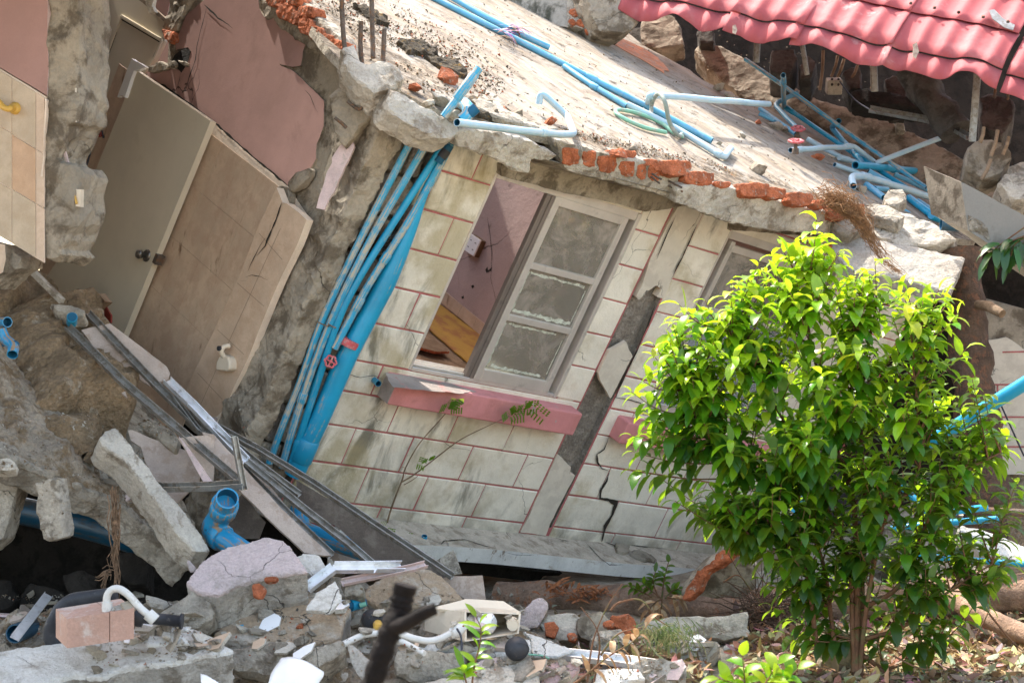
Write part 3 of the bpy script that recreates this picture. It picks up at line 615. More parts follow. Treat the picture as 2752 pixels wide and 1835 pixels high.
on('column_head',1,[(40,290),(120,250),(150,380),(300,360),(390,430),(420,480),(330,540),(230,560),(130,490),(50,400)],0,.18,'pale',pl=(V((.2,-.8,.5)).normalized(),FC(-2.3,2.55,-.05)))
on('column_head',1,[(60,470),(170,520),(330,530),(340,620),(250,680),(150,760),(60,900),(0,800),(-40,600)],0,.12,'cement',pl=(V((-.2,-.95,.1)).normalized(),FC(-2.32,2.3,-.02)))
bricks(0,bricks_later,0,.1,B,splane(SL-.06))
# unseen slab added over the left bay to block sky light and sun
plate('upper_floor_light_blocker',[FC(-2.6,3.0,.9),FC(-2.6,3.0,7.5),FC(-9,3.0,7.5),FC(-9,3.0,-1.6),FC(-4.0,3.0,-.2)],uplane(2.95),.12,['dark','dark'],B,ext=up*.12)
lw=MB(); bar(lw,V((-4.1,12.5,2.6)),V((-3.4,8.6,2.6)),.25,5.2); tag(lw.build('standing_side_sky_blocker','cement'),'added wall just outside the left edge that blocks sky light from the left bay','wall')  # unseen wall, added to cut the sky light on the left bay
plate('rear_room_shade_wall',[FC(-2.4,-1.2,7.4),FC(-9,-1.2,7.4),FC(-9,3.0,7.4),FC(-2.4,3.0,7.4)],fplane(7.4),.12,['dark','dark'],B)
# ---- panelled back door and plaster behind the leaning door ----
BK=(V((-.66,-.74,.1)).normalized(),at(0,600,400,11.6))
def PB(k,pts,l=0): return hp(k,pts,off(BK,l))
plate('back_wall',PB(0,[(380,-80),(1120,-80),(1060,300),(900,520),(300,1400),(3,0,500),(3,0,-400) if 0 else (200,1300),(300,300)],-.06),off(BK,-.06),.1,['oldwood','oldwood'],B)
bd=thing_part('panelled_door',B)
plate('door_leaf',PB(0,[(655,-60),(800,-60),(1010,130),(990,250),(870,480),(450,1290),(300,1500),(340,1000),(470,500)]),BK,.04,['door','door'],bd)
def mould(P_,nm='door_moulding'):
    Q=PB(0,P_,.006); mb=MB()
    for a,b in zip(Q,Q[1:]+Q[:1]): bar(mb,a,b,.02,.012,BK[0])
    mb.build(nm,'door',bd); mb=MB(); Q=PB(0,P_,.001); c=sum(Q,V())/len(Q)
    Q=[q+(c-q).normalized()*.022 for q in Q]
    for a,b in zip(Q,Q[1:]+Q[:1]): bar(mb,a,b,.008,.003,BK[0])
    mb.build('groove','gap',bd)
mould([(730,98),(975,245),(930,350),(600,860),(465,780),(600,450)]); mould([(410,920),(545,1000),(440,1230),(330,1160)])
plate('door_jamb',PB(0,[(600,-60),(655,-60),(470,490),(420,700),(340,1000),(300,1000),(450,400)],.02),off(BK,.02),.1,['oldwood','oldwood'],B)
plate('reveal_wall',PB(0,[(470,-60),(545,-60),(520,90),(470,200)],.05),off(BK,.05),.1,['pink','pink'],B)
plate('reveal_wall',PB(0,[(860,-60),(1040,-60),(1000,110),(960,90),(900,40)],.05),off(BK,.05),.1,['pink','pink'],B)
plate('pink_plaster',hp(0,[(1040,180),(1060,300),(1010,400),(950,380),(1000,270)],splane(SL+.1)),splane(SL+.1),.03,['pink','pink'],B,.03,.006)
on('beam_end',0,[(1040,-60),(1180,-60),(1120,40),(1060,180),(1030,190),(975,160),(1010,90)],0,.1,'cement',pl=splane(SL-.03))
on('brick_course',0,[(970,170),(1048,190),(1050,250),(1020,262),(985,225)],0,.06,'brick',pl=splane(SL-.05),vox=.01,lab='loose red brick under the beam end')
on('render_lump',0,[(880,440),(900,380),(960,370),(1010,400),(1000,420),(930,430)],0,.05,'cement',pl=splane(SL-.04),vox=.01)
plate('wall_cavity_shade',hp(0,[(1010,400),(1050,330),(1110,295),(1150,310),(1130,370),(1090,440),(1060,400)],splane(SL-.019)),splane(SL-.019),.003,['dark','dark'],B,.03,.008)  # thin near-black plate standing for the shade inside a hole
for q in ([(1000,385),(1040,370),(1050,400),(1010,405)],[(1060,360),(1120,370),(1110,395),(1070,385)]): on('render_lump',0,q,0,.04,'cement',pl=splane(SL-.05),vox=.01)
# ---- the leaning door ----
D0=(V((-.70,-.70,.13)).normalized(),at(0,1000,900,10.15))
dr=thing('loose_door','plain cream door leaning open in front of the pink wall, with a steel knob','door')
lf=plate('door_leaf',hp(0,[(820,425),(1268,730),(3,735,690),(3,500,700),(3,200,500),(3,265,345),(370,1530)],D0),D0,.04,['door','door'],dr)
kc=hit(3,885,195,D0); N=D0[0]; mb=MB(); tube(mb,[kc,kc+N*.006,kc+N*.012],[.038,.038,.030],20); tube(mb,[kc+N*.01,kc+N*.03,kc+N*.04,kc+N*.055,kc+N*.068,kc+N*.072],[.013,.013,.024,.029,.024,.012],20)
mb.build('knob','steelknob' if 0 else 'shiny',dr).data.materials[0]=mat('tarnished_steel',(.20,.185,.165),(.1,.09,.07),(.5,.6),30,grain=.1,rough=.3,metal=.8,bump=.1)
mb=MB(); e=hit(3,938,215,D0); box8(mb,e-N*.02,(D0[0].cross(up)).normalized()*.018,up*.03,N*.024); mb.build('latch','rebar',dr)
# ---- lower ledge and foundation ----
LT=uplane(-.075)
def lh(k,x,y,): return hit(k,x,y,LT)
e0=[(6,2050,470),(7,130,560),(7,400,590),(7,700,625),(7,1115,660),(7,1600,712),(7,2240,770),(8,700,840)]
fr_=[(8,700,960),(7,2240,885),(7,1740,848),(7,1370,808),(7,1000,768),(7,700,745),(7,430,735),(6,2050,640)]
P=hp(7,e0+fr_,LT); mb=MB(); prism(mb,P,up,.10); mb.build('base_ledge',[m['ledge'],m['ledgeface']],B)
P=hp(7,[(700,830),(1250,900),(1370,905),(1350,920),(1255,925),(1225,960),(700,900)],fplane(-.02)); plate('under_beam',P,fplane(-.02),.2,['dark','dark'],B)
crack(7,[(560,700),(640,735),(660,715),(780,705),(900,745),(990,765)],.007,off(LT,.001)); crack(7,[(1005,780),(1090,800),(1200,800)],.004,off(LT,.001)); crack(7,[(1510,725),(1560,780),(1600,820),(1650,860),(1735,858)],.006,off(LT,.001))
crack(7,[(1600,712),(1680,740),(1700,780),(1755,785)],.012,off(LT,.001)); crack(7,[(1780,740),(1900,750),(2100,765),(2240,775)],.014,off(LT,.001))
on('ledge_fragment',7,[(1690,720),(1770,735),(1780,770),(1740,785),(1700,770)],0,.03,'cement',pl=off(LT,.02),vox=.01); on('ledge_fragment',7,[(1790,760),(1910,790),(1935,830),(1860,825),(1785,790)],0,.03,'cement',pl=off(LT,.02),vox=.01)
plate('footing_shadow_wall',[FC(-2.4,-.1,1.2),FC(4,-.1,1.2),FC(4,-1.2,1.2),FC(-2.4,-1.2,1.2)],fplane(1.2),.2,['dark','dark'],B).name='footing_wall_shade'  # near-black wall put in for the shade below the base ledge
# far right facade section beyond the tree
RW=(V((-.25,-.96,-.05)).normalized(),at(5,2150,900,12.2))
mb=MB(); Q=hp(5,[(1960,440),(2400,560),(3700,700),(3700,1700),(1960,1700)],off(RW,-.05)); prism(mb,Q,RW[0],.1); 
fw=thing('rear_wall_section','pale block wall with pink joints standing behind the brown trunk at the right edge','wall')
mb.build('wall_face',['cement','cement'],fw)
plate('block_facing',hp(5,[(2000,705),(2130,685),(2240,760),(2400,780),(3600,800),(3600,1600),(1990,1500)],RW),RW,.05,['paintstrip','paintstrip'],fw,.05,.01)
for a,b in (((5,2030,970),(5,3600,980)),((5,2060,1165),(5,3600,1170)),((5,2110,775),(5,3600,750)),((5,2080,970),(5,2085,1165)),((5,2500,980),(5,2505,1170)),((5,2900,1170),(5,2905,1350)),((5,3000,985),(5,3005,1170)),((5,2020,1345),(5,3600,1340))): line(5,a,b,.006,off(RW,.002),'line',fw,'mortar_line')
plate('wall_face',hp(5,[(900,100),(4300,0),(4300,1750),(900,1750)],off(RW,-1.2)),off(RW,-1.2),.1,['dark','dark'],fw)  # backdrop sheet, its near-black stands for the shade behind the tree
# ================= GROUND, BACKDROP =================
def grid_sheet(x0,x1,y0,y1,st,hf,name,mt,parent=None):
    mb=MB(); nx=int((x1-x0)/st)+1; ny=int((y1-y0)/st)+1
    vs=[V((x0+i*st,y0+j*st,hf(x0+i*st,y0+j*st))) for j in range(ny) for i in range(nx)]
    mb.add(vs,[[j*nx+i,j*nx+i+1,(j+1)*nx+i+1,(j+1)*nx+i] for j in range(ny-1) for i in range(nx-1)],0,None,True); return mb.build(name,mt,parent)
m['groundsoil']=mat('pale_dusty_soil',(.42,.345,.26),(.30,.235,.17),(.45,.62),5,.2,.5,60,.95,1,(8,40,140),.04)
gr=MB(); gr.add([V((-90,-60,-.03)),V((90,-60,-.03)),V((90,200,-.03)),V((-90,200,-.03))],[[0,1,2,3]]); o=gr.build('ground','groundsoil'); tag(o,None,None,None,'structure')
def gh(x,y): return .03*noise.fractal(V((x,y,0))*1.6,1,2,4)+.012*noise.noise(V((x,y,3))*7)-.002
o=grid_sheet(-4,5.5,5.6,13,.05,gh,'ground_rough','groundsoil'); tag(o,None,None,None,'structure')
# back wall behind the slab, with the brick end, and the dark hollow behind it
def bw(label,k,pts,d,N,th,mt,name='rear_wall',cat='wall',amp=.015,seed=2):
    pl=dplane(*((k,)+pts[0]),d,N); P=hp(k,pts,pl); o=plate(name,P,pl,th,[mt,mt],None,.08,amp,seed); tag(o,label,cat); return o
m['mossy']=mat('mossy_render',(.34,.32,.28),(.12,.115,.09),(.45,.56),1.6,.15,.4,50,.92,.5,streak=((.06,.06,.045),(3,3,1.1),(.52,.62)))
bw('mossy grey rendered wall at the top edge behind the slab',1,[(560,60),(560,-200),(1440,-200),(1425,60),(1400,165),(1180,140),(1000,70),(800,20)],13.2,(-.1,-.96,.25),.2,'mossy')
bw('crumbling grey wall stump at the top beside the red bricks',1,[(1500,-200),(1800,-200),(1850,60),(1845,140),(1790,190),(1650,205),(1600,190),(1540,90)],12.9,(.35,-.85,.2),.3,'cement',amp=.03); solid(bpy.data.objects['rear_wall.001'],.022,.03,.2,.02,.05)
PB2=dplane(1,1410,60,13.05,(0,-.96,.25))
bx=thing('brick_wall_end','narrow column of red bricks with pale mortar at the top behind the slab','wall')
plate('mortar',hp(1,[(1405,-40),(1530,-40),(1560,110),(1640,210),(1560,190),(1400,150)],PB2),PB2,.2,['pale','pale'],bx,.04,.01)
bricks(1,[(1440,-40,1520,40),(1410,55,1470,100),(1475,60,1540,115),(1405,110,1450,155),(1455,115,1545,165),(1510,150,1610,215)],0,.05,bx,off(PB2,.02))
# back wall whose near-black colour stands for the shade of the hollow
bw('wall coloured near-black for the shade deep in the hollow under the red roof',9,[(1150,-60),(4200,-60),(4200,900),(2300,760),(1900,500)],19,(-.1,-.99,0),.3,'dark')
BB=(V((-.15,-.80,.55)).normalized(),at(2,1000,600,14.2))
def bbm(label,pts,dd=0,th=.25,mt='cement',k=2,vox=.02,name='concrete_beam',d1=.012,cat='beam',group=None):
    pl=off(BB,dd); P=hp(k,pts,pl); o=plate(name,P,pl,th,[mt,mt],None,.06,.022,len(pts)+int(pts[0][0])%7); solid(o,vox,d1,.3,.014,.05); return tag(o,label,cat,group)
bbm('long fallen grey beam lying along the far side of the slab under the red roof',[(250,310),(290,262),(420,280),(560,350),(700,440),(1000,600),(1160,640),(1330,690),(1500,770),(1700,860),(1870,950),(2000,1010),(2300,1130),(2300,1250),(1640,1125),(1350,962),(1100,802),(850,655),(540,585),(330,400)])
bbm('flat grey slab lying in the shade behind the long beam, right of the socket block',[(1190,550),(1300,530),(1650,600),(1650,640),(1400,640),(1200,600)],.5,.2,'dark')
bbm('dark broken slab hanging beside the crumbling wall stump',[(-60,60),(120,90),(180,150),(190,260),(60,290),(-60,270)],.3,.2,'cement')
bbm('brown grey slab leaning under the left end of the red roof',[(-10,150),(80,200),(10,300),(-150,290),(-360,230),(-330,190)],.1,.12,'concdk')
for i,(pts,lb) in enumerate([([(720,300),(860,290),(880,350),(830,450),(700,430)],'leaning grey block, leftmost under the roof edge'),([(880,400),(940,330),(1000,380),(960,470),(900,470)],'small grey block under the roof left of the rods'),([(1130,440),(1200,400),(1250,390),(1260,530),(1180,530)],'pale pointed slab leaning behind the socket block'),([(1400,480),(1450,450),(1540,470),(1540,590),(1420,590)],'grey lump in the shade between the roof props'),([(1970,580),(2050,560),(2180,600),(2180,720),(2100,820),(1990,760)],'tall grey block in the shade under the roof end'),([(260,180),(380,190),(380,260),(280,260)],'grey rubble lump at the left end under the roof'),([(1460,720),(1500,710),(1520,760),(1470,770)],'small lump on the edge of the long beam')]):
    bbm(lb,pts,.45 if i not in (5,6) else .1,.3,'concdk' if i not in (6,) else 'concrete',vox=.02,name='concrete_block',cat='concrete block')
o=bbm('orange brick piece with mortar lying on the upper part of the slab',[(70,500),(110,420),(160,415),(260,460),(350,540),(370,585),(250,570),(150,540)],0,.1,'brick',name='brick_lump',cat='brick'); o.location=(0,-1.2,-.28) if 0 else (0,0,0)
# orange dust lying on the slab under it
plate('brick_dust',hp(1,[(1600,210),(1700,220),(1860,290),(1950,350),(2010,420),(1960,430),(1850,360),(1740,300),(1650,250)],off(SLAB,.004)),off(SLAB,.004),.003,['orange','orange'],None,.05,.04); tag(bpy.data.objects['brick_dust'],'patch of orange brick dust on the slab below the wall stump','brick dust',None,'stuff')
# ================= RED METAL ROOF =================
E0=at(2,-140,-50,13.0); E1=at(2,2085,400,11.6); ae=(E1-E0); LE=ae.length; ae.normalize()
Su=V((.50,.65,.72)).normalized(); rN=ae.cross(Su).normalized()
if rN.z<0: rN=-rN
m['roof']=mat('faded_red_metal_sheet',(.36,.085,.09),(.39,.14,.14),(.48,.72),1.7,.08,.08,160,.7,.05,(2,10,80),.01,streak=((.46,.26,.25),(2,2,2),(.60,.68)),spec=.2,spots=((.25,.07,.07),3,.03))
m['roofedge']=mat('bare_underside_metal',(.42,.33,.24),(.3,.2,.15),(.5,.6),12,.1,.2,150,.5,.1)
RT=thing('red_metal_roof','red corrugated metal tile roof sheets with a buckled lower edge at top right','roof')
pit=.178
def roofsheet(a0,a1,lift,seed,L=4.6):
    mb=MB(); na=int((a1-a0)/pit*14)+1; courses=[[(-.17,0),(-.10,.003),(-.02,.006)]]
    q=0
    while q*.40<L: courses.append([(q*.40+f_,(1-f_/.40)*.017+.006) for f_ in (-.02,.08,.2,.32,.40)]); q+=1
    for ci,rowsb in enumerate(courses):
        vs=[]
        for (b,z) in rowsb:
            for i in range(na):
                a=a0+(a1-a0)*i/(na-1); ph=(a/pit)%1; cw=(.5+.5*math.cos(2*math.pi*ph))**1.5; p=E0+ae*a+Su*b; ed=max(0,.15-b)/.3; cr=noise.noise(V((a*3.1,7,seed)))
                zz=z+cw*.026+lift+noise.noise(V((a*1.6+seed,b*2,seed)))*.022+noise.noise(V((a*5,b*5,seed)))*.007*(1+ed*4)-(ed**1.5)*.06*(1+cr*1.8)
                p=p-Su*(.03*(cw-.5))*(1 if b<.39 or b==rowsb[0][0] else 1)+(Su*(noise.noise(V((a*2.3,3,seed)))*.06+noise.noise(V((a*9,3,seed)))*.015) if b<-.1 else V())
                vs.append(p+rN*zz)
        nr=len(rowsb); mb.add(vs,[[j*na+i,j*na+i+1,(j+1)*na+i+1,(j+1)*na+i] for j in range(nr-1) for i in range(na-1)],0,None,True)
    o=mb.build('roof_sheet','roof',RT); so_=o.modifiers.new('s','SOLIDIFY'); so_.thickness=.004; SOLIDS.append(o)
    return o
cuts=[0,.92,1.44,2.12,LE]
for i in range(4): roofsheet(cuts[i]-.03,cuts[i+1]+.03,.006*((i*2)%3),i*5.3+1)
roofsheet(LE+.06,LE+3.6,-.05,9,4.6)
for q,(a,b) in enumerate(((-1.3,-.03),)): roofsheet(a,b,-.02,31,4.6)
# torn seam flaps, beige underside showing
for (x,y,w_,hh) in ((500,185,16,40),(985,205,16,50),(1590,320,20,80),(2060,350,24,60)):
    pl=dplane(2,x,y,11.75 if x>1200 else 12.4,(.3,-.8,.3)); o=plate('seam_flap',hp(2,[(x-w_*.9,y-hh*.6),(x+w_*.3,y-hh*.8),(x+w_,y-hh*.1),(x+w_*.2,y+hh*.45),(x-w_*.8,y+hh*.3)],pl),pl,.004,['roofedge','roofedge'],RT,.03,.01)
for i in range(22):
    a=.1+i*(LE-.2)/21; p=E0+ae*(round(a/pit)*pit)+Su*(.41)+rN*.075; mb=MB(); tube(mb,[p,p+rN*.012,p+rN*.016],[.012,.011,.005],8); mb.build('roof_screw','rebar',RT)
pl=dplane(2,2120,100,11.9,(.2,-.7,.7)); o=plate('bent_strip',hp(2,[(2028,62),(2060,60),(2110,110),(2180,150),(2175,185),(2120,165),(2050,115)],pl),pl,.006,['steel','steel'],None,.04,.012); tag(o,'bent dark metal strip lying on the red roof at the right edge','metal strip')
pl=dplane(2,2150,250,12.05,(.75,-.6,.3)); o=plate('roof_end_trim',hp(2,[(2175,190),(2215,210),(2110,350),(2070,350),(2060,330)],pl),pl,.004,['roofedge','roofedge'],RT)
# purlins under the roof
for bb in (.25,1.2,2.0):
    mb=MB(); bar(mb,E0+ae*(-.2)+Su*bb-rN*.06,E0+ae*(LE-.1)+Su*bb-rN*.06,.05,.09,rN); q=mb.build('purlin','red' if 0 else 'rebar',RT)
def prop(label,a,b,d,r=.02,mt='steel',name='roof_prop',group='thin steel props under the red roof',cat='prop'):
    mb=MB(); A=at(2,*a,d);Bp=at(2,*b,d); channel(mb,[A,Bp],r*2.6,r*1.5,V((-.3,-.9,0))); tag(mb.build(name,mt),label,cat,group)
prop('thin steel prop, leftmost under the red roof',(640,180),(630,375),13.2,.018); prop('thin steel prop standing left of the bent rods under the roof',(905,260),(935,450),13.2,.014)
prop('thin steel prop in the middle of the dark hollow',(1335,380),(1342,550),13.0,.02); prop('long ribbed steel prop under the right end of the roof',(1962,425),(1930,850),12.2,.019)
mb=MB(); channel(mb,[at(2,1310,665,13),at(2,1750,745,12.8),at(2,1910,838,12.4)],.05,.03,V((0,-.8,.6))); tag(mb.build('steel_angle','steel'),'long bent steel angle lying in the shade under the roof','steel angle')
for i,(a,b,d) in enumerate([((1032,305),(1012,545),13.6),((1118,338),(1080,465),13.6),((1155,358),(1110,482),13.6),((1238,395),(1190,492),13.7),((1998,768),(1975,860),11.9),((2082,785),(2040,940),11.9),((2148,825),(2110,930),11.9),((2040,960),(1985,1080),11.85),((2065,500),(2060,590),12.8),((2140,535),(2138,600),12.8)]):
    P=[at(2,*a,d),at(2,(a[0]+b[0])/2+6,(a[1]+b[1])/2,d-.02),at(2,*b,d)]; mb=MB(); tube(mb,P,.013,8,wob=.4); tag(mb.build('reinforcing_bar','oldwood' if i<8 else 'rebar'),'mud caked rod standing up from broken concrete under the red roof','reinforcing bar','mud caked rods under the red roof')
mb=MB(); c=at(2,1095,520,13.45); box8(mb,c,V((.06,0,0)),V((0,.05,.02)),V((0,-.02,.055))); bxx=thing('socket_block','grey square socket box with four holes among the rods under the roof','socket'); bev(mb.build('box_body','cement',bxx),.01)
for i in (-1,1):
    for j in (-1,1):
        mb=MB(); q=c+V((.025*i,-.045,.02+.02*j)); tube(mb,[q,q+V((0,-.02,.006))],.01,8); mb.build('socket_hole','gap',bxx)
w_=MB(); tube(w_,smooth_path([at(2,1130,490,13.3),at(2,1180,560,13.3),at(2,1240,620,13.2),at(2,1310,660,13)],.2),.006,6); tag(w_.build('blue_cable','wire_b'),'thin dark cable running from the socket block to the steel angle','cable')
# stub of column and rubble at far right
def BC(name,label,pts,d,N,th,mt='concrete',k=2,cat='concrete block',group=None,**kw): return chunk(name,label,k,pts,d,N,th,mt,cat=cat,group=group,**kw)
BC('concrete_stump','grey column stump with three bent rods beside the tilted beam',[(1885,990),(1915,880),(2000,832),(2060,840),(2120,862),(2172,950),(2110,1040),(1990,1082)],12.0,(-.1,-.9,.35),.3,'cement',vox=.02,d1=.05)
BC('concrete_block','pale cracked lump at the right edge above the tilted beam',[(2080,1100),(2120,1050),(2260,1020),(2270,1200),(2180,1190)],11.6,(0,-.8,.6),.3,'concrete')
BC('concrete_block','grey rubble lump at the right edge beside the column stump',[(2150,1000),(2270,960),(2280,1060),(2170,1050)],11.9,(0,-.8,.6),.3,'concrete')
# the tilted beam sticking in from the right
TB=thing('tilted_beam','grey white concrete beam sticking in from the right edge above the slab','beam')
NB=V((-.25,-.96,-.1)).normalized(); tp=dplane(2,1860,1095,10.4,NB); EX=at(2,1640,1002,10.75)-at(2,1860,1095,10.4)
m['beamface']=mat('grey_painted_shade_beam',(.23,.22,.20),(.16,.15,.13),(.55,.7),2,.06,.15,100,.85,.3,(4,40,150),.012,streak=((.36,.22,.16),(3,3,8),(.68,.72)))  # front darkened as the shaded side, against the pale sunlit top
q=plate('beam_body',hp(2,[(1860,1095),(2060,1200),(2330,1345),(3300,1860),(3300,2330),(2330,1680),(2110,1520),(1905,1390),(1880,1250)],tp),tp,.1,['beamface','paintstrip'],TB,.05,.004,1,ext=EX)
solid(on('beam_end',2,[(1638,1003),(1660,1000),(1855,1095),(1882,1250),(1905,1385),(1800,1330),(1705,1250),(1660,1110)],0,.05,'cement',pl=(V((-.75,-.62,0)).normalized(),at(2,1700,1100,10.55))),.02,0,.1,0,.1) if 0 else None
A_,C_=hit(2,1860,1095,tp),hit(2,1905,1390,tp); N_=(C_-A_).cross(EX).normalized()
if N_.dot(A_-CZ)>0: N_=-N_
plate('broken_end',[q+N_*.004 for q in (A_,C_,C_+EX*1.0,A_+EX*1.0)],(N_,A_+N_*.004),.003,['cement','cement'],TB,.04,.004)
on('bare_patch',2,[(1905,1290),(1985,1330),(2020,1380),(2035,1450),(1960,1410),(1910,1385)],0,.012,'concrete',pl=off(tp,.006),vox=.008,d1=.004,amp=.006).parent=TB
# broken pieces under it
BC('slab_fragment','flat pale slab fragment with a red brick edge hanging over the green tree',[(5,1055,88),(5,1250,82),(5,1500,125),(5,1892,205),(5,1850,300),(5,1795,415),(5,1500,335),(5,1200,285),(5,1100,190)],11.0,(.10,-.62,.78),.10,'concrete',cap='cream',cat='slab fragment',d1=.015)
bricks(5,[(1040,110,1085,160),(1070,170,1135,235),(1110,225,1190,290)],0,.06,None,dplane(5,1100,200,10.9,(-.4,-.9,.2)),'red_brick')
for i,o in enumerate([o for o in bpy.data.objects if o.name.startswith('red_brick')]): tag(o,['upper','middle','lower'][i]+' red brick on the left side of the pale hanging slab fragment','brick','red bricks of the hanging slab')
BC('concrete_block','white ragged rubble lump between the slab edge and the tilted beam',[(1290,1320),(1400,1260),(1560,1290),(1700,1345),(1835,1450),(1700,1480),(1500,1480),(1330,1400)],11.2,(.05,-.7,.7),.22,'pale',d1=.05)
BC('concrete_block','rounded brown concrete lump with a smooth face over the trunk',[(5,1560,130),(5,1700,48),(5,1830,95),(5,1842,175),(5,1995,160),(5,1970,235),(5,1900,245),(5,1700,225)],11.3,(0,-.8,.5),.3,'cement')
BC('concrete_block','broken lump at the slab corner left of the hanging roots',[(1080,1380),(1120,1280),(1250,1300),(1300,1350),(1200,1420)],10.95,(0,-.8,.5),.2,'concrete')
BC('concrete_block','grey lump lying among the pipes near the slab corner',[(1390,1190),(1420,1140),(1500,1135),(1545,1190),(1480,1235),(1420,1230)],11.5,(0,-.6,.8),.1,'concrete')
BC('concrete_block','crumbly grey edge piece in front of the pipe heap',[(1290,1230),(1420,1235),(1520,1290),(1480,1330),(1350,1300)],11.2,(0,-.6,.8),.1,'concrete')
# hanging fibrous roots at the slab corner
m['rootor']=mat('orange_brown_root_fibre',(.34,.18,.08),(.20,.11,.055),(.45,.6),20,.3,.3)
def fibres(label,k,pts,d,cnt,spread,r=.004,mt='root',name='hanging_roots',seed=1,cat='roots',kind=None):
    rg=random.Random(seed); mb=MB(); base=[at(*(p if len(p)==3 else (k,)+p),d) for p in pts]
    for i in range(cnt):
        o_=V((rg.gauss(0,spread),rg.gauss(0,spread),rg.gauss(0,spread))); a=rg.uniform(0,.3); e=rg.uniform(.5,1); c=len(base)-1; P=[]
        for j in range(int(a*c*3),int(e*c*3)+1):
            t=j/3; q=min(int(t),c-1); p=base[q].lerp(base[q+1],t-q); P.append(p+o_*(1-.3*t/c)+noise.noise_vector(p*16+V((i*2.3,0,0)))*spread*2.0)
        if len(P)>2: tube(mb,P,[r*(1-.6*x/len(P)) for x in range(len(P))],5)
    o=mb.build(name,mt); return tag(o,label,cat,None,kind)
fibres('brown fibrous roots hanging over the broken slab corner above the tree',2,[(1060,1190),(1150,1240),(1250,1320),(1310,1420),(1400,1560),(5,1560,350)],10.75,90,.022,.0025,'rootor',seed=4)
fibres('tangle of brown root fibres lying on the slab corner bricks',2,[(1000,1190),(1100,1200),(1200,1250),(1270,1340),(1240,1380)],10.75,150,.045,.002,'rootor',seed=5,name='root_tangle')
fibres('clump of dark roots caught behind the blue pipes',1,[(0,1490),(100,1480),(200,1500),(330,1440),(260,1530)],9.25,60,.035,.0025,'bark','root_tangle',6)
# rubble on the slab
def rock(rg,size,mt,flat=.7):
    bm=bmesh.new()
    for i in range(14):
        v=V((rg.gauss(0,1),rg.gauss(0,1),rg.gauss(0,1))).normalized(); bm.verts.new(V((v.x,v.y*rg.uniform(.6,1),v.z*flat))*size*rg.uniform(.75,1.1))
    bmesh.ops.convex_hull(bm,input=bm.verts)
    for v in [v for v in bm.verts if not v.link_faces]: bm.verts.remove(v)
    bmesh.ops.subdivide_edges(bm,edges=bm.edges[:],cuts=2,use_grid_fill=True)
    for v in bm.verts: v.co+=noise.noise_vector(v.co/size*1.3+V((rg.random()*9 if 0 else size*50,0,0)))*size*.12+noise.noise_vector(v.co/size*4)*size*.05
    me=bpy.data.meshes.new('rock'); bm.to_mesh(me); bm.free(); me.materials.append(m[mt]); return me
rg=random.Random(11)
PRO={mt:[rock(rg,1,mt,rg.uniform(.45,.85)) for _ in range(5)] for mt in ('concrete','pale','brick','cement','soil')}
def drop(label,cat,group,p,size,mt,name):
    o=link(name,rg.choice(PRO[mt])); o.location=p; o.scale=(size,size*rg.uniform(.6,1),size*rg.uniform(.6,1)); o.rotation_euler=(rg.uniform(-.5,.5),rg.uniform(-.5,.5),rg.uniform(0,6.3))
    o['label']=label;o['category']=cat;o['group']=group; return o
for q,(k,x,y,s_,mt,lb) in enumerate([(1,640,610,.085,'pale','chunky white concrete lump beside the upright blue pipe'),(1,480,530,.06,'brick','red brick shard standing on the slab edge left of the upright pipe'),(1,680,470,.085,'brick','long red brick piece on the dirt above the upright pipe'),(1,570,620,.05,'pale','small white lump left of the white concrete lump'),(1,715,690,.06,'pale','grey lump in front of the upright blue pipe'),(1,1000,660,.06,'brick','brown red brick piece on the broken crest right of the pipe elbow'),(1,1800,900,.05,'cement','brown lump above the brick row'),(1,1700,925,.08,'brick','pale red brick lump on top of the brick row'),(2,640,1020,.075,'cement','brown wooden looking lump lying alone on the slab'),(2,740,755,.075,'concrete','grey lump against the red valve at the pipe heap'),(2,805,780,.06,'concrete','smaller grey lump against the red valve'),(2,1000,945,.06,'brick','brick scrap below the long pale blue pipe'),(2,1265,1140,.06,'concrete','pale lump beside the elbow of the thick pale pipe'),(2,400,530,.08,'pale','white grey lump at the edge of the long beam'),(2,470,570,.07,'pale','second white grey lump at the foot of the long beam'),(2,640,735,.05,'brick','small red brick crumb left of the grey lumps'),(2,545,815,.045,'pale','small pale crumb in the middle of the slab'),(2,405,860,.035,'cement','small brown crumb near the end of the angled pipe'),(1,1110,700,.06,'cement','brown crumb on the broken crest'),(1,900,620,.07,'cement','dark crumbly lump on the broken crest behind the pipe elbow'),(1,960,700,.06,'cement','dark lump under the broken crest'),(1,1290,740,.06,'brick','brown chip beside the bent pale pipe'),(1,1570,830,.03,'concrete','grey pebble above the brick row'),(2,1360,1280,.045,'brick','round red brick piece left of the half pipe')]):
    drop(lb,'rubble','single pieces of rubble on the slab',hit(k,x,y,off(SLAB,s_*.3)),s_,mt,'brick_lump' if mt=='brick' else 'concrete_lump')
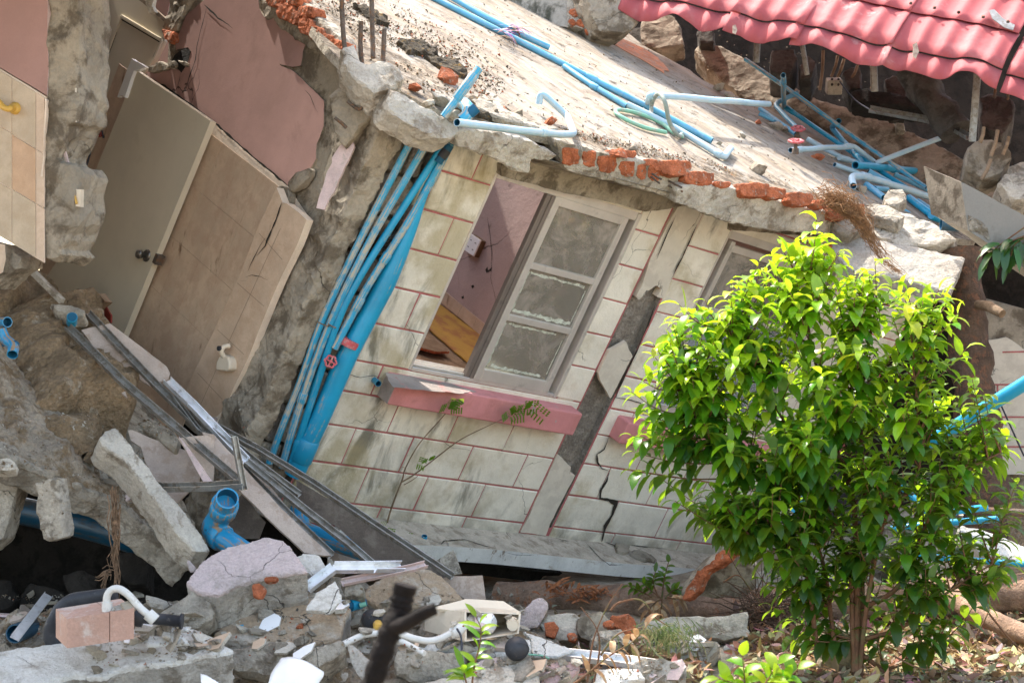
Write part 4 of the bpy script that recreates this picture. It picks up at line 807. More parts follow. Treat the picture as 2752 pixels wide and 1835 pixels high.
# gravelly dirt along the left edge and front of the slab
mb=MB(); rg2=random.Random(5)
def pebble(mb,p,s,mi): 
    vs=[p+V((rg2.gauss(0,1),rg2.gauss(0,1),rg2.gauss(0,1))).normalized()*s*rg2.uniform(.6,1.1) for _ in range(6)]
    mb.add(vs,[[0,1,2],[0,2,3],[0,3,4],[0,4,1],[5,2,1],[5,3,2],[5,4,3],[5,1,4]],mi)
for i in range(2400):
    t=rg2.random(); a=(1,-100+t*1000,-60+t*620); w1=rg2.gauss(0,90)
    p=hit(1,a[1]+w1+60,a[2]-w1*.55+rg2.gauss(0,28),off(SLAB,.006))
    if noise.noise(p*3)>-.15: pebble(mb,p,rg2.choice((.004,.006,.008,.013)),rg2.choice((0,1,1,1,4,4,2)))
for i in range(1500):
    t=rg2.random(); x=700+t*1700; y=690+.225*(x-760)-abs(rg2.gauss(0,22))-40*rg2.random(); p=hit(1,x,y,off(SLAB,.006))
    if noise.noise(p*4)>-.1: pebble(mb,p,rg2.choice((.003,.004,.006,.010)),rg2.choice((0,1,1,4,4,2,4,3,1)))
for i in range(1600):
    p=hit(1,rg2.uniform(200,3400),rg2.uniform(0,1150),off(SLAB,.004))
    if (p-P1).dot(SLAB[0].cross((P2-P1)).normalized())*(1 if SLAB[0].cross(P2-P1).y>0 else -1)>.12 and noise.noise(p*2)>-.1: pebble(mb,p,rg2.choice((.004,.006,.009,.012)),rg2.choice((0,1,3,4,1)))
tag(mb.build('slab_gravel',['moss','cement','brick','pale','soil']),None,None,None,'stuff')
for q in ([(380,240),(480,230),(620,290),(590,330),(450,300)],[(110,20),(200,30),(300,90),(330,140),(240,110)],[(560,330),(680,350),(800,420),(780,450),(640,390)],[(720,590),(900,600),(1060,660),(1080,720),(1000,720),(860,680),(740,650)]):
    pl=off(SLAB,.03); P=hp(1,q,pl); o=plate('soil_heap',P,pl,.05,['moss','moss'],None,.05,.03); solid(o,.014,.04,.1,.03,.03); tag(o,None,None,None,'stuff')
# crest of broken render at the slab front
chunk('render_crest','broken grey render crest lying on the slab behind the bent pale pipe',1,[(830,600),(900,580),(1000,610),(1080,680),(1180,715),(1350,780),(1300,785),(1000,710),(880,660)],off(SLAB,.04),None,.05,'concrete',cat='rubble',d1=.04,vox=.012)
# ================= BLUE PIPES =================
GB='blue pipes fixed on the house front'
def fp(pts,b): return [hit(*(p if len(p)==3 else (1,)+p),fplane(b)) for p in pts]
def f9(pts,b): return [hit(9,x,y,fplane(b)) for x,y in pts]
pipe('blue pipe on the house front, outermost left of the bundle and behind the others',f9([(957,300),(915,380),(850,505),(798,610),(735,745),(690,878),(650,973),(618,1063)],-.03),.0205,'pipedirty',.2,group=GB,jit=.003)
pipe('beige smeared blue pipe on the house front, second from the left in the bundle',f9([(990,312),(930,415),(870,515),(810,628),(752,755),(704,883),(672,983),(647,1073)],-.07),.0205,'pipedirty',.2,[(5,.3,.06)],group=GB,jit=.003)
pipe('clean blue pipe on the house front, third from the left in the bundle',f9([(1026,322),(950,440),(895,525),(835,620),(780,720),(724,893),(690,998),(664,1078)],-.085),.0205,'pipe',.2,[(6,.3,.07)],group=GB,jit=.003)
pipe('jointed blue pipe on the house front, running behind the thick one',f9([(1036,330),(1000,400),(950,490),(895,577),(845,655),(800,740),(768,800)],-.105),.021,'pipedirty',.2,[(3,.2,.06),(4,.5,.08)],group=GB,jit=.003)
pipe('lower blue pipe on the house front below the red valve',[hit(3,1965,830,fplane(-.06)),hit(3,1920,900,fplane(-.06)),hit(3,1860,1030,fplane(-.05))],.0175,'pipe',.3,group=GB)
pp_=f9([(1012,370),(975,440),(945,520),(895,632),(840,735),(797,815),(742,945),(700,1033),(676,1090)],-.10)
pp2=smooth_path(pp_,.2,6); rr=[]; 
for i,p in enumerate(pp2):
    t=i/(len(pp2)-1); rr.append(.017+.012*min(1,t/.16)+(.028*min(1,max(0,(t-.16)/.22))))
t_=thing('thick_pipe','thick bright blue drain pipe running down the house front','pipe',GB); mb=MB(); tube(mb,pp2,rr,20,True); mb.build('pipe_body',['pipe','pipein'],t_)
mb=MB(); d=(pp_[-1]-pp_[-2]).normalized(); c=pp_[-2]; tube(mb,[c-d*.07,c-d*.062,c+d*.062,c+d*.07],[.0575,.064,.064,.0575],20); mb.build('coupling',['pipe','pipein'],t_)
mb=MB(); c=hit(3,2098,712,fplane(-.10)); d=(pp_[5]-pp_[4]).normalized(); 
tube(mb,[c-d*.02+V((0,0,.0)),c+d*.0,c+d*.02],[.062,.064,.062],20); tag(mb.build('pipe_clamp','red'),'red clamp round the thick blue pipe','clamp')
pipe('small black taped sleeve on the upper part of the pipe bundle',fp([(672,905),(640,950)],-.115),.027,'pipedk',0,cat='tape',name='black_tape',jit=0).data.materials[0]=m['rubber']
mb=MB(); 
for (x,y) in ((1945,610),(2010,625)): tube(mb,smooth_path([hit(3,x-35,y-18,fplane(-.09)),hit(3,x,y,fplane(-.105)),hit(3,x+35,y+12,fplane(-.09)),hit(3,x+38,y-2,fplane(-.05))],.02),.004,6)
tag(mb.build('tie_wire','root'),'twisted beige tie wire round the blue pipe bundle','wire')
def valve(label,c,ax,r=.035,par=None):
    v=thing('tap_valve',label,'valve','red handled valves'); x=ax.orthogonal().normalized(); y=ax.cross(x)
    mb=MB(); P=[c+(x*math.cos(a)+y*math.sin(a))*r*(1+.12*math.cos(a*6)) for a in [2*math.pi*i/24 for i in range(25)]]; tube(mb,P,r*.2,8,cap=False)
    for i in range(4): a=math.pi*i/4*2+.3; bar(mb,c,c+(x*math.cos(a)+y*math.sin(a))*r,r*.22,r*.2,ax)
    tube(mb,[c-ax*r*.25,c+ax*r*.3],r*.3,10); mb.build('handwheel','red',v)
    mb=MB(); tube(mb,[c-ax*r*2,c-ax*r*1.2,c-ax*r*1.1,c-ax*r*.3],[r*.55,r*.5,r*.3,r*.25],10); mb.build('valve_body','rebar',v); return v
valve('red handled valve on the blue pipes at the house front',hit(3,1990,832,fplane(-.15)),V((.3,-.9,.1)).normalized(),.03)
pipe('short blue pipe stub poking out of the wall left of the big pink sill',[hit(4,225,935,fplane(.02)),hit(4,262,965,fplane(-.08))],.018,'pipe',0)
pipe('thin blue pipe stub standing behind the long dark board at the wall foot',[hit(7,527,810,fplane(-.2)),hit(7,540,682,fplane(-.2))],.017,'pipe',0,jit=0)
fibres('old rusty wire bent against the stone column',3,[(1790,240),(1860,255),(1950,275),(2010,290),(2012,120)],9.35,2,.004,.003,'rebar','bent_wire',9,'wire')
# pipes lying on the slab
def sp(pts,z=.02): 
    out=[]
    for p in pts:
        zz=z
        if isinstance(p[-1],float) and len(p)==4: zz=p[3]
        out.append(hit(p[0],p[1],p[2],off(SLAB,zz)))
    return out
GS='pale blue pipes lying on the slab'
pipe('longest pale blue pipe, running down the middle of the slab from the top edge',sp([(1,540,-40),(1,1090,240),(1,1535,468),(2,0,655),(2,362,848)]),.022,'pipesun',.5,[(2,.02,.08)],group=GS)
pipe('pale blue pipe beside the longest one, ending at the upper middle of the slab',sp([(1,660,-40),(1,960,135),(1,1292,288)],.03),.022,'pipesun',.3,group=GS)
pipe('shorter pale blue pipe below the longest one',sp([(1,1380,400),(1,1540,510),(1,1757,640)],.022),.019,'pipesun',.3,[(1,.1,.06)],group=GS)
pipe('pale blue pipe with an upturned elbow end at the lower middle of the slab',sp([(1,1760,630),(2,150,775),(2,435,948),(2,475,895)],.03),.021,'pipelight',.05,[(1,.88,.05)],group=GS)
pipe('nearly white pipe raised above the slab behind the hose loop',[hit(1,1885,625,off(SLAB,.03)),hit(1,1895,573,off(SLAB,.15)),hit(2,705,628,off(SLAB,.20))],.022,'pipelight',.04,[(1,.03,.06)],group=GS)
pipe('bent pale pipe lying on the broken slab front with its end raised',[hit(1,735,738,off(SLAB,.12)),hit(1,1370,812,off(SLAB,.09)),hit(1,1440,806,off(SLAB,.09)),hit(1,1400,700,off(SLAB,.05)),hit(1,1238,550,off(SLAB,.12)),hit(1,1228,628,off(SLAB,.05))],.0195,'pipelight',.06,[(0,.8,.05)],group=GS)
pipe('upright blue pipe stub with a wide joint poking through the slab edge',[at(1,655,705,8.75),at(1,870,410,8.75)],.021,'pipedirty',0,[(0,.62,.16)],group=GS,jit=0)
pipe('grey blue curved elbow behind the upright pipe stub',[at(1,765,725,8.75),at(1,805,690,8.75),at(1,800,640,8.8),at(1,750,612,8.9)],.033,'pipedirty',.06,group=GS)
def hose(label,pts,r,mt,d=None,name='garden_hose',z=.02,cat='hose'):
    P=sp(pts,z) if d is None else [at(*p[:3],(p[3] if len(p)>3 else d)) for p in pts]
    P=smooth_path(P,.15,8); mb=MB(); tube(mb,P,r,10); return tag(mb.build(name,mt),label,cat)
hose('green hose curled on the slab below the pale pipes',[(1,1992,798),(1,1850,768),(1,1690,690),(1,1690,655),(1,1820,680),(1,1960,735),(1,2050,810),(1,2095,825)],.013,'hoseg')
hose('grey hose standing in a tall loop over the pale pipes',[(1,1905,700,.02),(1,1905,620,.08),(1,1950,550,.22),(1,1990,610,.2),(1,2010,740,.08),(1,2070,830,.02),(1,2095,800,.02)],.014,'hose')
fibres('dry twigs and fibres snagged on the long pale pipe',1,[(1510,470),(1540,500),(1650,560),(1760,630)],11.9,14,.03,.004,'root','dry_twigs',12,'twigs')
# purple and dry leaves
def ribbon(mb,a,b,wd,droop,N,mi=0,k=5):
    L=[];Q=[]
    t=(b-a); x=t.cross(N).normalized()
    for i in range(k+1):
        u=i/k; p=a+t*u+N*(math.sin(u*math.pi)*droop); w1=wd*math.sin(math.pi*min(.97,u*.9+.08)); L.append(p+x*w1);Q.append(p-x*w1)
    mb.add(L+Q,[[i,i+1,k+2+i,k+1+i] for i in range(k)],mi,None,True)
mb=MB(); 
for i in range(26):
    a=hit(1,rg2.uniform(930,1040),rg2.uniform(160,230),off(SLAB,.03)); b=a+V((rg2.uniform(.05,.3),rg2.uniform(-.1,.1),rg2.uniform(-.12,-.02))); ribbon(mb,a,b,.012,.04,SLAB[0],i%2)
tag(mb.build('wilted_plant',['purple','root']),'wilted purple and brown leaves caught on the pale pipes at the top of the slab','plant')
GH='blue pipes heaped at the far right of the slab'
def hpz(label,pts,r,mt='pipesun',rad=.05,coup=(),z=.03): return pipe(label,[hit(2,p[0],p[1],off(SLAB,p[2] if len(p)>2 else z)) for p in pts],r*.76,mt,rad,coup,group=GH)
hpz('upright open blue pipe stub at the far end of the pipe heap',[(795,650,.03),(790,455,.42)],.026,'pipedirty',.01,[(0,.8,.12)])
hpz('blue pipe running from the upright stub down through the heap',[(800,645),(1120,862),(1530,1130)],.024,'pipe',.2,[(0,.1,.1)],z=.05)
hpz('long thin blue pipe lying against the foot of the long beam',[(560,358,.25),(870,572,.22),(1250,850,.15),(1650,1130,.1)],.022,'pipedirty',.2)
hpz('pale pipe branch bending down to the far red valve',[(875,560,.2),(735,628,.06),(885,785,.03)],.025,'pipesun',.07)
hpz('short pipe below the bend at the upper end of the heap',[(650,655,.03),(865,808,.03)],.024,'pipesun',.05); hpz('shortest pipe piece left of the bend at the upper end of the heap',[(645,685),(735,728)],.022,'pipesun')
hpz('pale pipe with a tap end pointing left in the middle of the heap',[(835,905,.05),(1215,880,.12),(1350,985,.06)],.026,'pipelight',.05,[(0,.12,.1),(0,.9,.1)])
hpz('blue pipe with a top elbow leaning on the heap',[(1125,730,.18),(1080,768,.08),(1200,900,.06),(1270,985,.05)],.028,'pipe',.06,[(2,.3,.1)])
hpz('pale grey pipe sticking up to the right out of the heap',[(1345,985,.08),(1740,830,.45)],.026,'pipelight',0)
hpz('dark blue pipe lying across the heap with a broken left end',[(1225,995,.08),(1320,1002,.08),(1600,1032,.07),(1660,1095,.05)],.037,'pipe',.06,[(1,.5,.1)])
hpz('pale pipe between the near valve and the heap',[(935,838,.03),(1150,955,.03),(1310,1002,.03)],.026,'pipelight',.1,[(1,.05,.12)])
hpz('pale broken pipe under the crossing pipes',[(1100,992,.03),(1210,1030,.03),(1320,1080,.03)],.024,'pipelight'); hpz('open ended pipe piece facing the viewer in the heap',[(1300,1035,.05),(1430,1105,.04)],.035,'pipesun')
hpz('thick pale pipe with a large elbow at its left end, lowest of the heap',[(1212,1120,.03),(1200,1062,.06),(1275,1062,.06),(1690,1192,.04)],.034,'pipelight',.07,[(2,.03,.1)])
hpz('short pipe with an open right end below the thick elbow',[(1290,1112,.02),(1395,1190,.02)],.032,'pipesun'); hpz('small pipe end between the lower pipes',[(1340,1135),(1415,1140)],.026,'pipesun')
hpz('blue pipe curving down in front of the tilted beam',[(1545,1190,.03),(1690,1300,.03),(1760,1345,.0)],.035,'pipe',.2,[(1,.2,.1)]); hpz('flat thin pipe beside the curving blue pipe',[(1600,1205),(1700,1270)],.02,'pipesun')
hpz('thin pipe tucked under the tilted beam end',[(1460,1050,.05),(1660,1145,.05)],.024,'pipesun'); hpz('half broken blue pipe lying on the slab corner',[(1455,1235,.0),(1540,1290,-.02),(1620,1350,-.05)],.032,'pipe')
valve('far red handled valve in the pipe heap on the slab',hit(2,880,775,off(SLAB,.1)),V((0,-.5,.85)).normalized(),.045); valve('near red handled valve at the tap end of the pale pipe',hit(2,868,850,off(SLAB,.16)),V((0,-.35,.93)).normalized(),.045)
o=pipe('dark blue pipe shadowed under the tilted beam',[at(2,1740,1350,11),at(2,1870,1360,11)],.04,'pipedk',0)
# rods on the column head
for i,(a,b,c_) in enumerate([((40,-60),(50,250),(95,470)),((220,-60),(225,200),(230,350)),((158,130),(150,300),(185,540)),((298,175),(290,330),(288,450))]):
    P=smooth_path([at(1,*a,8.9),at(1,*b,8.9),at(1,*c_,8.85)],.2,5); mb=MB(); tube(mb,P,[.012*(1+.10*(j%2)) for j in range(len(P))],8)
    tag(mb.build('reinforcing_bar','rebar'),['tall ribbed rod, leftmost on the broken column head','tallest rod on the broken column head, running out of the top','second rod from the left on the column head, cut short','short rod, rightmost on the broken column head'][i],'reinforcing bar','rods on the column head')
for i,P_ in enumerate([[(90,470),(110,500),(180,525),(270,570)],[(185,540),(185,600),(155,668),(110,640),(75,610)],[(0,710),(40,740),(70,770)]]):
    P=smooth_path([at(1,*q,8.78) for q in P_],.1); mb=MB(); tube(mb,P,.009,8); tag(mb.build('bent_rod','rebar'),['bent rod crossing the column head to the right','bent rod hanging in a hook from the column head','short rod end on the side wall under the column head'][i],'reinforcing bar','rods on the column head')
m['tileb']=tilemat('beige_wall_tile',(.47,.37,.255),(.41,.31,.20))
# ================= LEFT FRAGMENT, RUBBLE, FOREGROUND =================
FN=V((-.30,-.95,0)).normalized(); FP=(FN,at(0,150,800,8.5))
WF=thing('hanging_wall_fragment','broken upright wall piece at the left edge, pink above and beige tiled below','wall fragment')
def FH(pts,l=0): return hp(0,pts,off(FP,l))
plate('pink_plaster',FH([(-1100,-700),(288,-700),(285,250),(292,400),(280,575),(140,490),(0,408),(-80,365),(-1100,-200)]),FP,.05,['pink','pinkp'],WF,.05,.004)
plate('tile_grout',FH([(-1100,-190),(-80,372),(0,415),(140,498),(275,582),(278,700),(262,1000),(258,1400),(240,1560),(228,1560),(0,1420),(-80,1370),(-1100,760)]),FP,.04,['tile_edge','tile_edge'],WF)
def tl(a,b,y0,y1,mt):
    P=[(a,y0+.6*a),(b,y0+.6*b),(b,y1+.6*b),(a,y1+.6*a)]; plate('wall_tile',FH(P,.008),off(FP,.008),.008,[mt,'tile_edge'],WF)
for (a,b) in ((-510,-370),(-366,-226),(-222,-84),(-80,70),(74,214),(218,266)):
    ys=[425,768,1095,1425] if a>0 else [425,760,1100,1425]
    for i in range(3): tl(a,b,ys[i]+3,ys[i+1]-3,'tile_or' if (a==74 and i==1) else 'tile_light' if (a>200) else 'tileb')
q=chunk('broken_core','',0,[(278,-600),(500,-600),(472,-80),(468,60),(470,200),(478,300),(465,430),(462,560),(455,700),(440,742),(400,755),(395,800),(370,850),(345,930),(345,965),(390,985),(430,1000),(442,1060),(443,1240),(435,1330),(405,1400),(400,1450),(350,1500),(372,1540),(330,1570),(265,1560),(255,1400),(262,1000),(270,700),(280,560),(285,300)],(FN,FP[1]-FN*.012),FN,.30,'cement',parent=WF,d1=.05,s1=.11,vox=.014,amp=.012)
plate('tile_edge_strip',FH([(270,590),(278,600),(276,700),(262,900),(258,1060),(246,1062),(262,900),(265,700)],.012),off(FP,.012),.02,['tile_edge','tile_edge'],WF,.03,.004)
plate('lower_fragment',FH([(-80,1440),(30,1470),(32,1560),(20,1640),(-80,1690)]),FP,.1,['tile_light','concrete'],WF,.04,.01)
chunk('broken_core','',0,[(30,1460),(130,1545),(132,1610),(60,1650),(-60,1750),(-60,1650),(20,1600)],(FN,FP[1]-FN*.05),FN,.2,'concrete',parent=WF)
plate('white_chip',FH([(452,530),(462,530),(458,735),(446,735)],-.02),off(FP,-.02),.01,['paintstrip','paintstrip'],WF)
plate('white_chip',FH([(436,1180),(445,1190),(442,1310),(432,1312)],-.02),off(FP,-.02),.01,['pinkp','pinkp'],WF)
plate('plaster_sliver',FH([(366,815),(372,830),(412,980),(400,985),(362,860)],-.06),off(FP,-.06),.01,['pinkp','pinkp'],WF)
yb=thing('yellowish_bracket','small cream plastic bracket on the broken edge of the hanging wall','bracket')
plate('bracket_arm',FH([(440,1140),(486,1140),(484,1245),(440,1242),(440,1232),(462,1228),(445,1150)],-.02),off(FP,-.02),.03,['cream','cream'],yb); plate('back_strip',FH([(440,1160),(447,1160),(462,1225),(455,1230)],-.01),off(FP,-.01),.01,['yellow','yellow'],yb)
tr=thing('towel_rail','yellow plastic towel rail on the tiles at the left edge','towel rail')
c=FH([(98,655)],.0)[0]; mb=MB(); tube(mb,[c,c+FN*.02,c+FN*.03],[.032,.03,.02],20); mb.build('mounting_disc','yellow',tr)
mb=MB(); tube(mb,smooth_path([c+FN*.01,c+FN*.05,FH([(60,660)],.07)[0],FH([(20,650)],.07)[0],FH([(-10,610)],.07)[0],FH([(-60,585)],.07)[0]],.03),.0155,12); mb.build('rail','yellow',tr)
for o in bpy.data.objects:
    pass
# cables, loose bits behind
for i in range(7):
    rgx=random.Random(i); of=rgx.uniform(-16,16); P=[at(0,640+of*.3,-40,10.9),at(0,612+of,300,10.8),at(0,568+of*1.2,440,10.75),at(0,572+of,600,10.7),at(0,590+of*.8,740,10.7),at(0,612+of*.8,805+rgx.uniform(-20,30),10.7)]
    if i==6: P=[at(0,590,-40,10.9),at(0,585,500,10.7),at(0,600,650,10.7),at(0,565,850,10.7),at(0,520,1000,10.7),at(0,472,1140,10.7)]
    mb=MB(); tube(mb,smooth_path(P,.25,6),.0065,6); tag(mb.build('hanging_cable','wire_r' if i%2 else 'wire_b'),'red cable hanging in the bunch in front of the panelled back door' if i%2 else ('thin black cable reaching down to the tiled wall edge' if i==6 else 'black cable hanging in the bunch in front of the panelled back door'),'cable','cables hanging before the back door')
pl=(D0[0],at(0,780,480,10.5)); o=plate('white_bag',hp(0,[(792,350),(872,400),(850,415),(805,430),(750,590),(735,578),(708,582)],pl),pl,.03,['white','white'],None,.04,.01); tag(o,'white sheet tucked behind the top left corner of the loose door','sheet')
o=plate('ceiling_batten',hp(0,[(878,-40),(930,-40),(915,40),(928,75),(895,85),(880,30)],dplane(0,900,0,9.6,FN)),dplane(0,900,0,9.6,FN),.04,['pale','pale'],None,.04,.01); tag(o,'pale broken batten end hanging at the top edge left of the pink wall','batten')
for q,lb in ((([(830,-40),(880,10),(1000,115),(985,130),(860,20),(790,-30)]),'narrow dark wood strip running down to the brick at the beam end'),):
    pl=off(BK,.08); o=plate('wood_strip',hp(0,q,pl),pl,.02,['oldwood','oldwood']); tag(o,lb,'wood strip')
pl=(D0[0],at(3,560,480,9.75)); o=plate('wood_piece',hp(3,[(480,500),(590,418),(632,470),(545,545)],pl),pl,.05,['oldwood','oldwood']); tag(o,'short brown plank lying against the foot of the loose door','plank')
pl=(D0[0],at(3,560,560,9.7)); o=plate('red_strap',hp(3,[(640,498),(668,560),(665,605),(640,600),(622,530)],pl),pl,.01,['wire_r','wire_r'],None,.03,.01); tag(o,'dark red strap sticking up at the foot of the loose door','strap')
o=plate('red_strap',hp(3,[(560,540),(600,545),(632,575),(625,590),(590,585)],pl),pl,.02,['wire_r','pinkp'],None,.03,.01); tag(o,'pink red scrap lying left of the dark red strap','scrap')
# ---- tilted soil-covered slab ----
A_=at(3,140,235,9.9);B_=at(6,0,185,8.05);C_=at(6,1120,800,8.55)
MS=pl3(A_,B_,C_)
if MS[0].z<0: MS=(-MS[0],MS[1])
mo=thing('tilted_ground_slab','long tilted concrete slab covered with soil and crumbs at the left, its grey edge over the dark hollow','concrete slab')
P=hp(6,[(3,-1100,-250),(3,60,170),(3,300,420),(3,520,560),(3,760,900),(3,1000,1250),(950,250),(1180,600),(1150,870),(1000,720),(680,470),(520,400),(330,320),(0,178),(-1100,-230)],MS)
o=plate('slab_body',P,MS,.15,[capmat('concrete',MS[0],P[0],'sand')]*2 if 0 else ['concrete','concrete'],mo,.08,.015); solid(o,.02,.03,.15,.02,.05)
# soil heap on it: rough sheets
def heap(name,k,pts,pl,amp,mt,label=None,parent=None,st=.022,h0=.05,cat='soil',kind='stuff',seed=0):
    P=hp(k,pts,pl); N=pl[0]; x=N.orthogonal().normalized(); y=N.cross(x); Q=[((p-pl[1]).dot(x),(p-pl[1]).dot(y)) for p in P]
    xs=[q[0] for q in Q]; ys=[q[1] for q in Q]; nx=int((max(xs)-min(xs))/st)+3; ny=int((max(ys)-min(ys))/st)+3
    def dist(a,b):
        ins=False; dm=9
        for i in range(len(Q)):
            x1,y1=Q[i];x2,y2=Q[(i+1)%len(Q)]
            if (y1>b)!=(y2>b) and a<(x2-x1)*(b-y1)/(y2-y1)+x1: ins=not ins
            l=(x2-x1)**2+(y2-y1)**2; t=max(0,min(1,((a-x1)*(x2-x1)+(b-y1)*(y2-y1))/l)); dm=min(dm,math.hypot(a-x1-t*(x2-x1),b-y1-t*(y2-y1)))
        return dm if ins else -dm
    idx={}; vs=[]; fs=[]
    for j in range(ny):
        for i in range(nx):
            a=min(xs)+(i-1)*st;b=min(ys)+(j-1)*st; d=dist(a,b)
            if d>-st*1.2:
                p=pl[1]+x*a+y*b; z=min(1,max(0,d)/.16); z=math.sin(z*1.57)
                hh=z*(h0+amp*noise.fractal(p*3+V((seed,0,0)),1,2,5))+ (amp*.30*noise.turbulence(p*14,4,False) if d>0 else -.03)+abs(noise.noise(p*33))*.008
                idx[(i,j)]=len(vs); vs.append(p+N*hh+noise.noise_vector(p*30)*st*.3)
    for (i,j) in idx:
        if (i+1,j) in idx and (i+1,j+1) in idx and (i,j+1) in idx: fs.append([idx[(i,j)],idx[(i+1,j)],idx[(i+1,j+1)],idx[(i,j+1)]])
    mb=MB(); mb.add(vs,fs,0,None,False); o=mb.build(name,mt,parent)
    if not parent: tag(o,label,cat,None,kind)
    return o
m['soilgrey']=mat('grey_crumbly_soil',(.33,.28,.215),(.21,.15,.09),(.45,.6),4,.25,.6,60,.95,1,(14,50,160),.04)
heap('soil_cover',6,[(3,-1050,150),(3,-100,560),(3,100,620),(3,300,900),(3,560,1300),(620,330),(900,520),(1080,700),(1040,720),(660,440),(500,380),(300,300),(0,165),(-1050,-225)],MS,.06,'soilgrey',h0=.03,seed=2)
heap('soil_mound',3,[(20,560),(120,480),(290,475),(420,480),(540,600),(620,760),(740,1000),(768,1180),(755,1300),(640,1240),(480,1150),(300,1140),(210,1080),(200,950),(110,780),(60,650)],off(MS,.05),.11,'soil',h0=.20,seed=5)
heap('soil_mound',3,[(-100,250),(60,235),(135,225),(370,465),(300,490),(140,530),(40,600),(-100,520)],off(MS,.02),.04,'mudwall' if 0 else 'soil',h0=.10,seed=8)
heap('soil_mound',3,[(250,1150),(480,1150),(620,1260),(600,1400),(560,1420),(430,1330),(280,1240)],off(MS,.06),.06,'soil',h0=.08,seed=9)
st_=MB(); bar(st_,at(3,138,232,9.3),at(3,375,470,9.15),.03,.03); tag(st_.build('slab_edge_strip','pale'),'thin pale edge strip running down between the soil heap and the loose door','edge strip')
chunk('concrete_lump','grey brown lump on top of the soil heap by the blue pipe cap',3,[(300,490),(380,470),(510,520),(500,545),(420,535),(340,530)],9.1,(0,-.6,.8),.1,'concrete')
def pc(label,pts,ds,r,mt='pipemud',rad=.06,coup=(),k=6,**kw):
    return pipe(label,[at(*(p if len(p)==3 else (k,)+p),d) for p,d in zip(pts,ds)],r,mt,rad,coup,**kw)
pc('open blue pipe cap sticking out of the soil heap',[(3,432,600),(3,434,565)],[9.0,8.93],.028,'pipe',0,jit=0)
pc('curved muddy blue pipe piece at the left edge on the soil',[(3,5,640),(3,30,700),(3,85,740),(3,75,790)],[8.3,8.3,8.25,8.2],.027,'pipemud',.06)
pc('short dark blue pipe end at the left edge',[(3,-20,600),(3,45,595)],[8.4,8.3],.026,'pipemud',0)
pc('big muddy blue drain elbow opening upward in front of the boards',[(1368,455),(1330,560),(1268,640),(1330,690),(1480,790)],[8.15,8.3,8.35,8.3,8.25],.056,'pipemud',.10,[(0,.55,.08),(2,.9,.05)],sides=22)
pc('grey blue drain elbow behind the metal tracks',[(1800,520),(1805,640),(1900,680),(7,0,720),(7,190,780)],[9.5,9.4,9.3,9.2,9.1],.052,'pipemud',.12)
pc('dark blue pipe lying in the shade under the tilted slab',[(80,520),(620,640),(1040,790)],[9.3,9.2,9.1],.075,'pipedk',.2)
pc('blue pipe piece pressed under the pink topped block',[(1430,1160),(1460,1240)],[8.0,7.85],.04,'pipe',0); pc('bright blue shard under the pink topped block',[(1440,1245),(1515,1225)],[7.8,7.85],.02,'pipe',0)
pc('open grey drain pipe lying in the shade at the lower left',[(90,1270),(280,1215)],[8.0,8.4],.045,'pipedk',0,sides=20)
pc('teal broken pipe scrap in the rubble left of the cistern',[(7,90,1100),(7,150,1085)],[8.1,8.15],.03,'pipe',0); pc('green hose scrap beside the teal pipe scrap',[(7,150,1100),(7,190,1090)],[8.1,8.1],.012,'hoseg',0)
# ---- boards ----
def board(label,k,pts,d,N,mt='board',th=.012,name='fibre_board',amp=.006,cat='board',group='broken boards under the metal tracks'):
    pl=dplane(*((k,)+pts[0] if len(pts[0])==2 else pts[0]),d,N); o=plate(name,hp(k,pts,pl),pl,th,[mt,mt],None,.05,amp,int(pts[0][0])%9); return tag(o,label,cat,group)
NB1=(.30,-.72,.62)
board('pinkish board with a rounded lower corner lying at the loose door foot',3,[(490,640),(660,600),(860,750),(1000,860),(1022,900),(1012,938),(900,975),(740,860),(560,740)],9.1,NB1)
board('large spotted board with a torn edge right of the long tilted beam',6,[(770,48),(800,45),(900,90),(1060,150),(1180,190),(1220,250),(1200,350),(1060,490),(960,390),(870,240),(850,150),(790,110)],8.75,(.1,-.85,.5))
board('triangular board standing between the two long tracks',6,[(1070,90),(1150,80),(1295,75),(1288,240),(1280,370),(1240,385),(1160,240)],8.6,(.05,-.95,.2))
board('pale narrow strip leaning on the triangular board',6,[(1075,85),(1110,130),(1285,365),(1240,385),(1150,230)],8.52,(-.3,-.9,.3),'pinkp',.01)
board('narrow board strip under the left metal track',3,[(500,745),(560,740),(640,800),(710,870),(735,950),(768,1050),(690,985),(600,860)],9.0,NB1)
board('long spotted board running down to the right under the tracks',6,[(1215,60),(1290,75),(1460,260),(1700,520),(1995,800),(1950,800),(1830,785),(1460,425),(1380,320),(1300,200)],8.7,NB1)
board('long dark board with a metal edge leaning along the house foot',6,[(1785,345),(7,30,500),(7,400,720),(7,705,930),(7,600,935),(7,300,868),(7,200,800),(7,40,650),(1790,470)],8.9,(-.15,-.97,.2),'boarddark',.015)
board('second long board edge right under the long spotted board',6,[(1480,270),(1540,280),(1640,400),(1800,600),(1830,700),(1700,560),(1500,330)],8.85,NB1,'board')
board('dark curved sheet behind the muddy drain elbow',6,[(1470,420),(1560,560),(1600,600),(1560,700),(1380,700),(1330,560),(1400,480)],8.9,(.1,-.9,.3),'boarddark')
board('grey board piece leaning on the wall foot beside the thin blue stub',7,[(570,852),(710,770),(735,830),(762,912),(690,922),(640,880)],8.9,(-.1,-.95,.3),'concrete',.03)
board('plain grey board bent at the end of the long dark board',7,[(605,942),(720,925),(885,915),(905,1070),(850,1068),(780,1062)],8.6,(-.2,-.9,.3),'board',.01)
board('brown board scrap under the long dark board',7,[(-40,750),(160,800),(180,860),(-40,850)],9.3,(0,-.9,.4),'board')
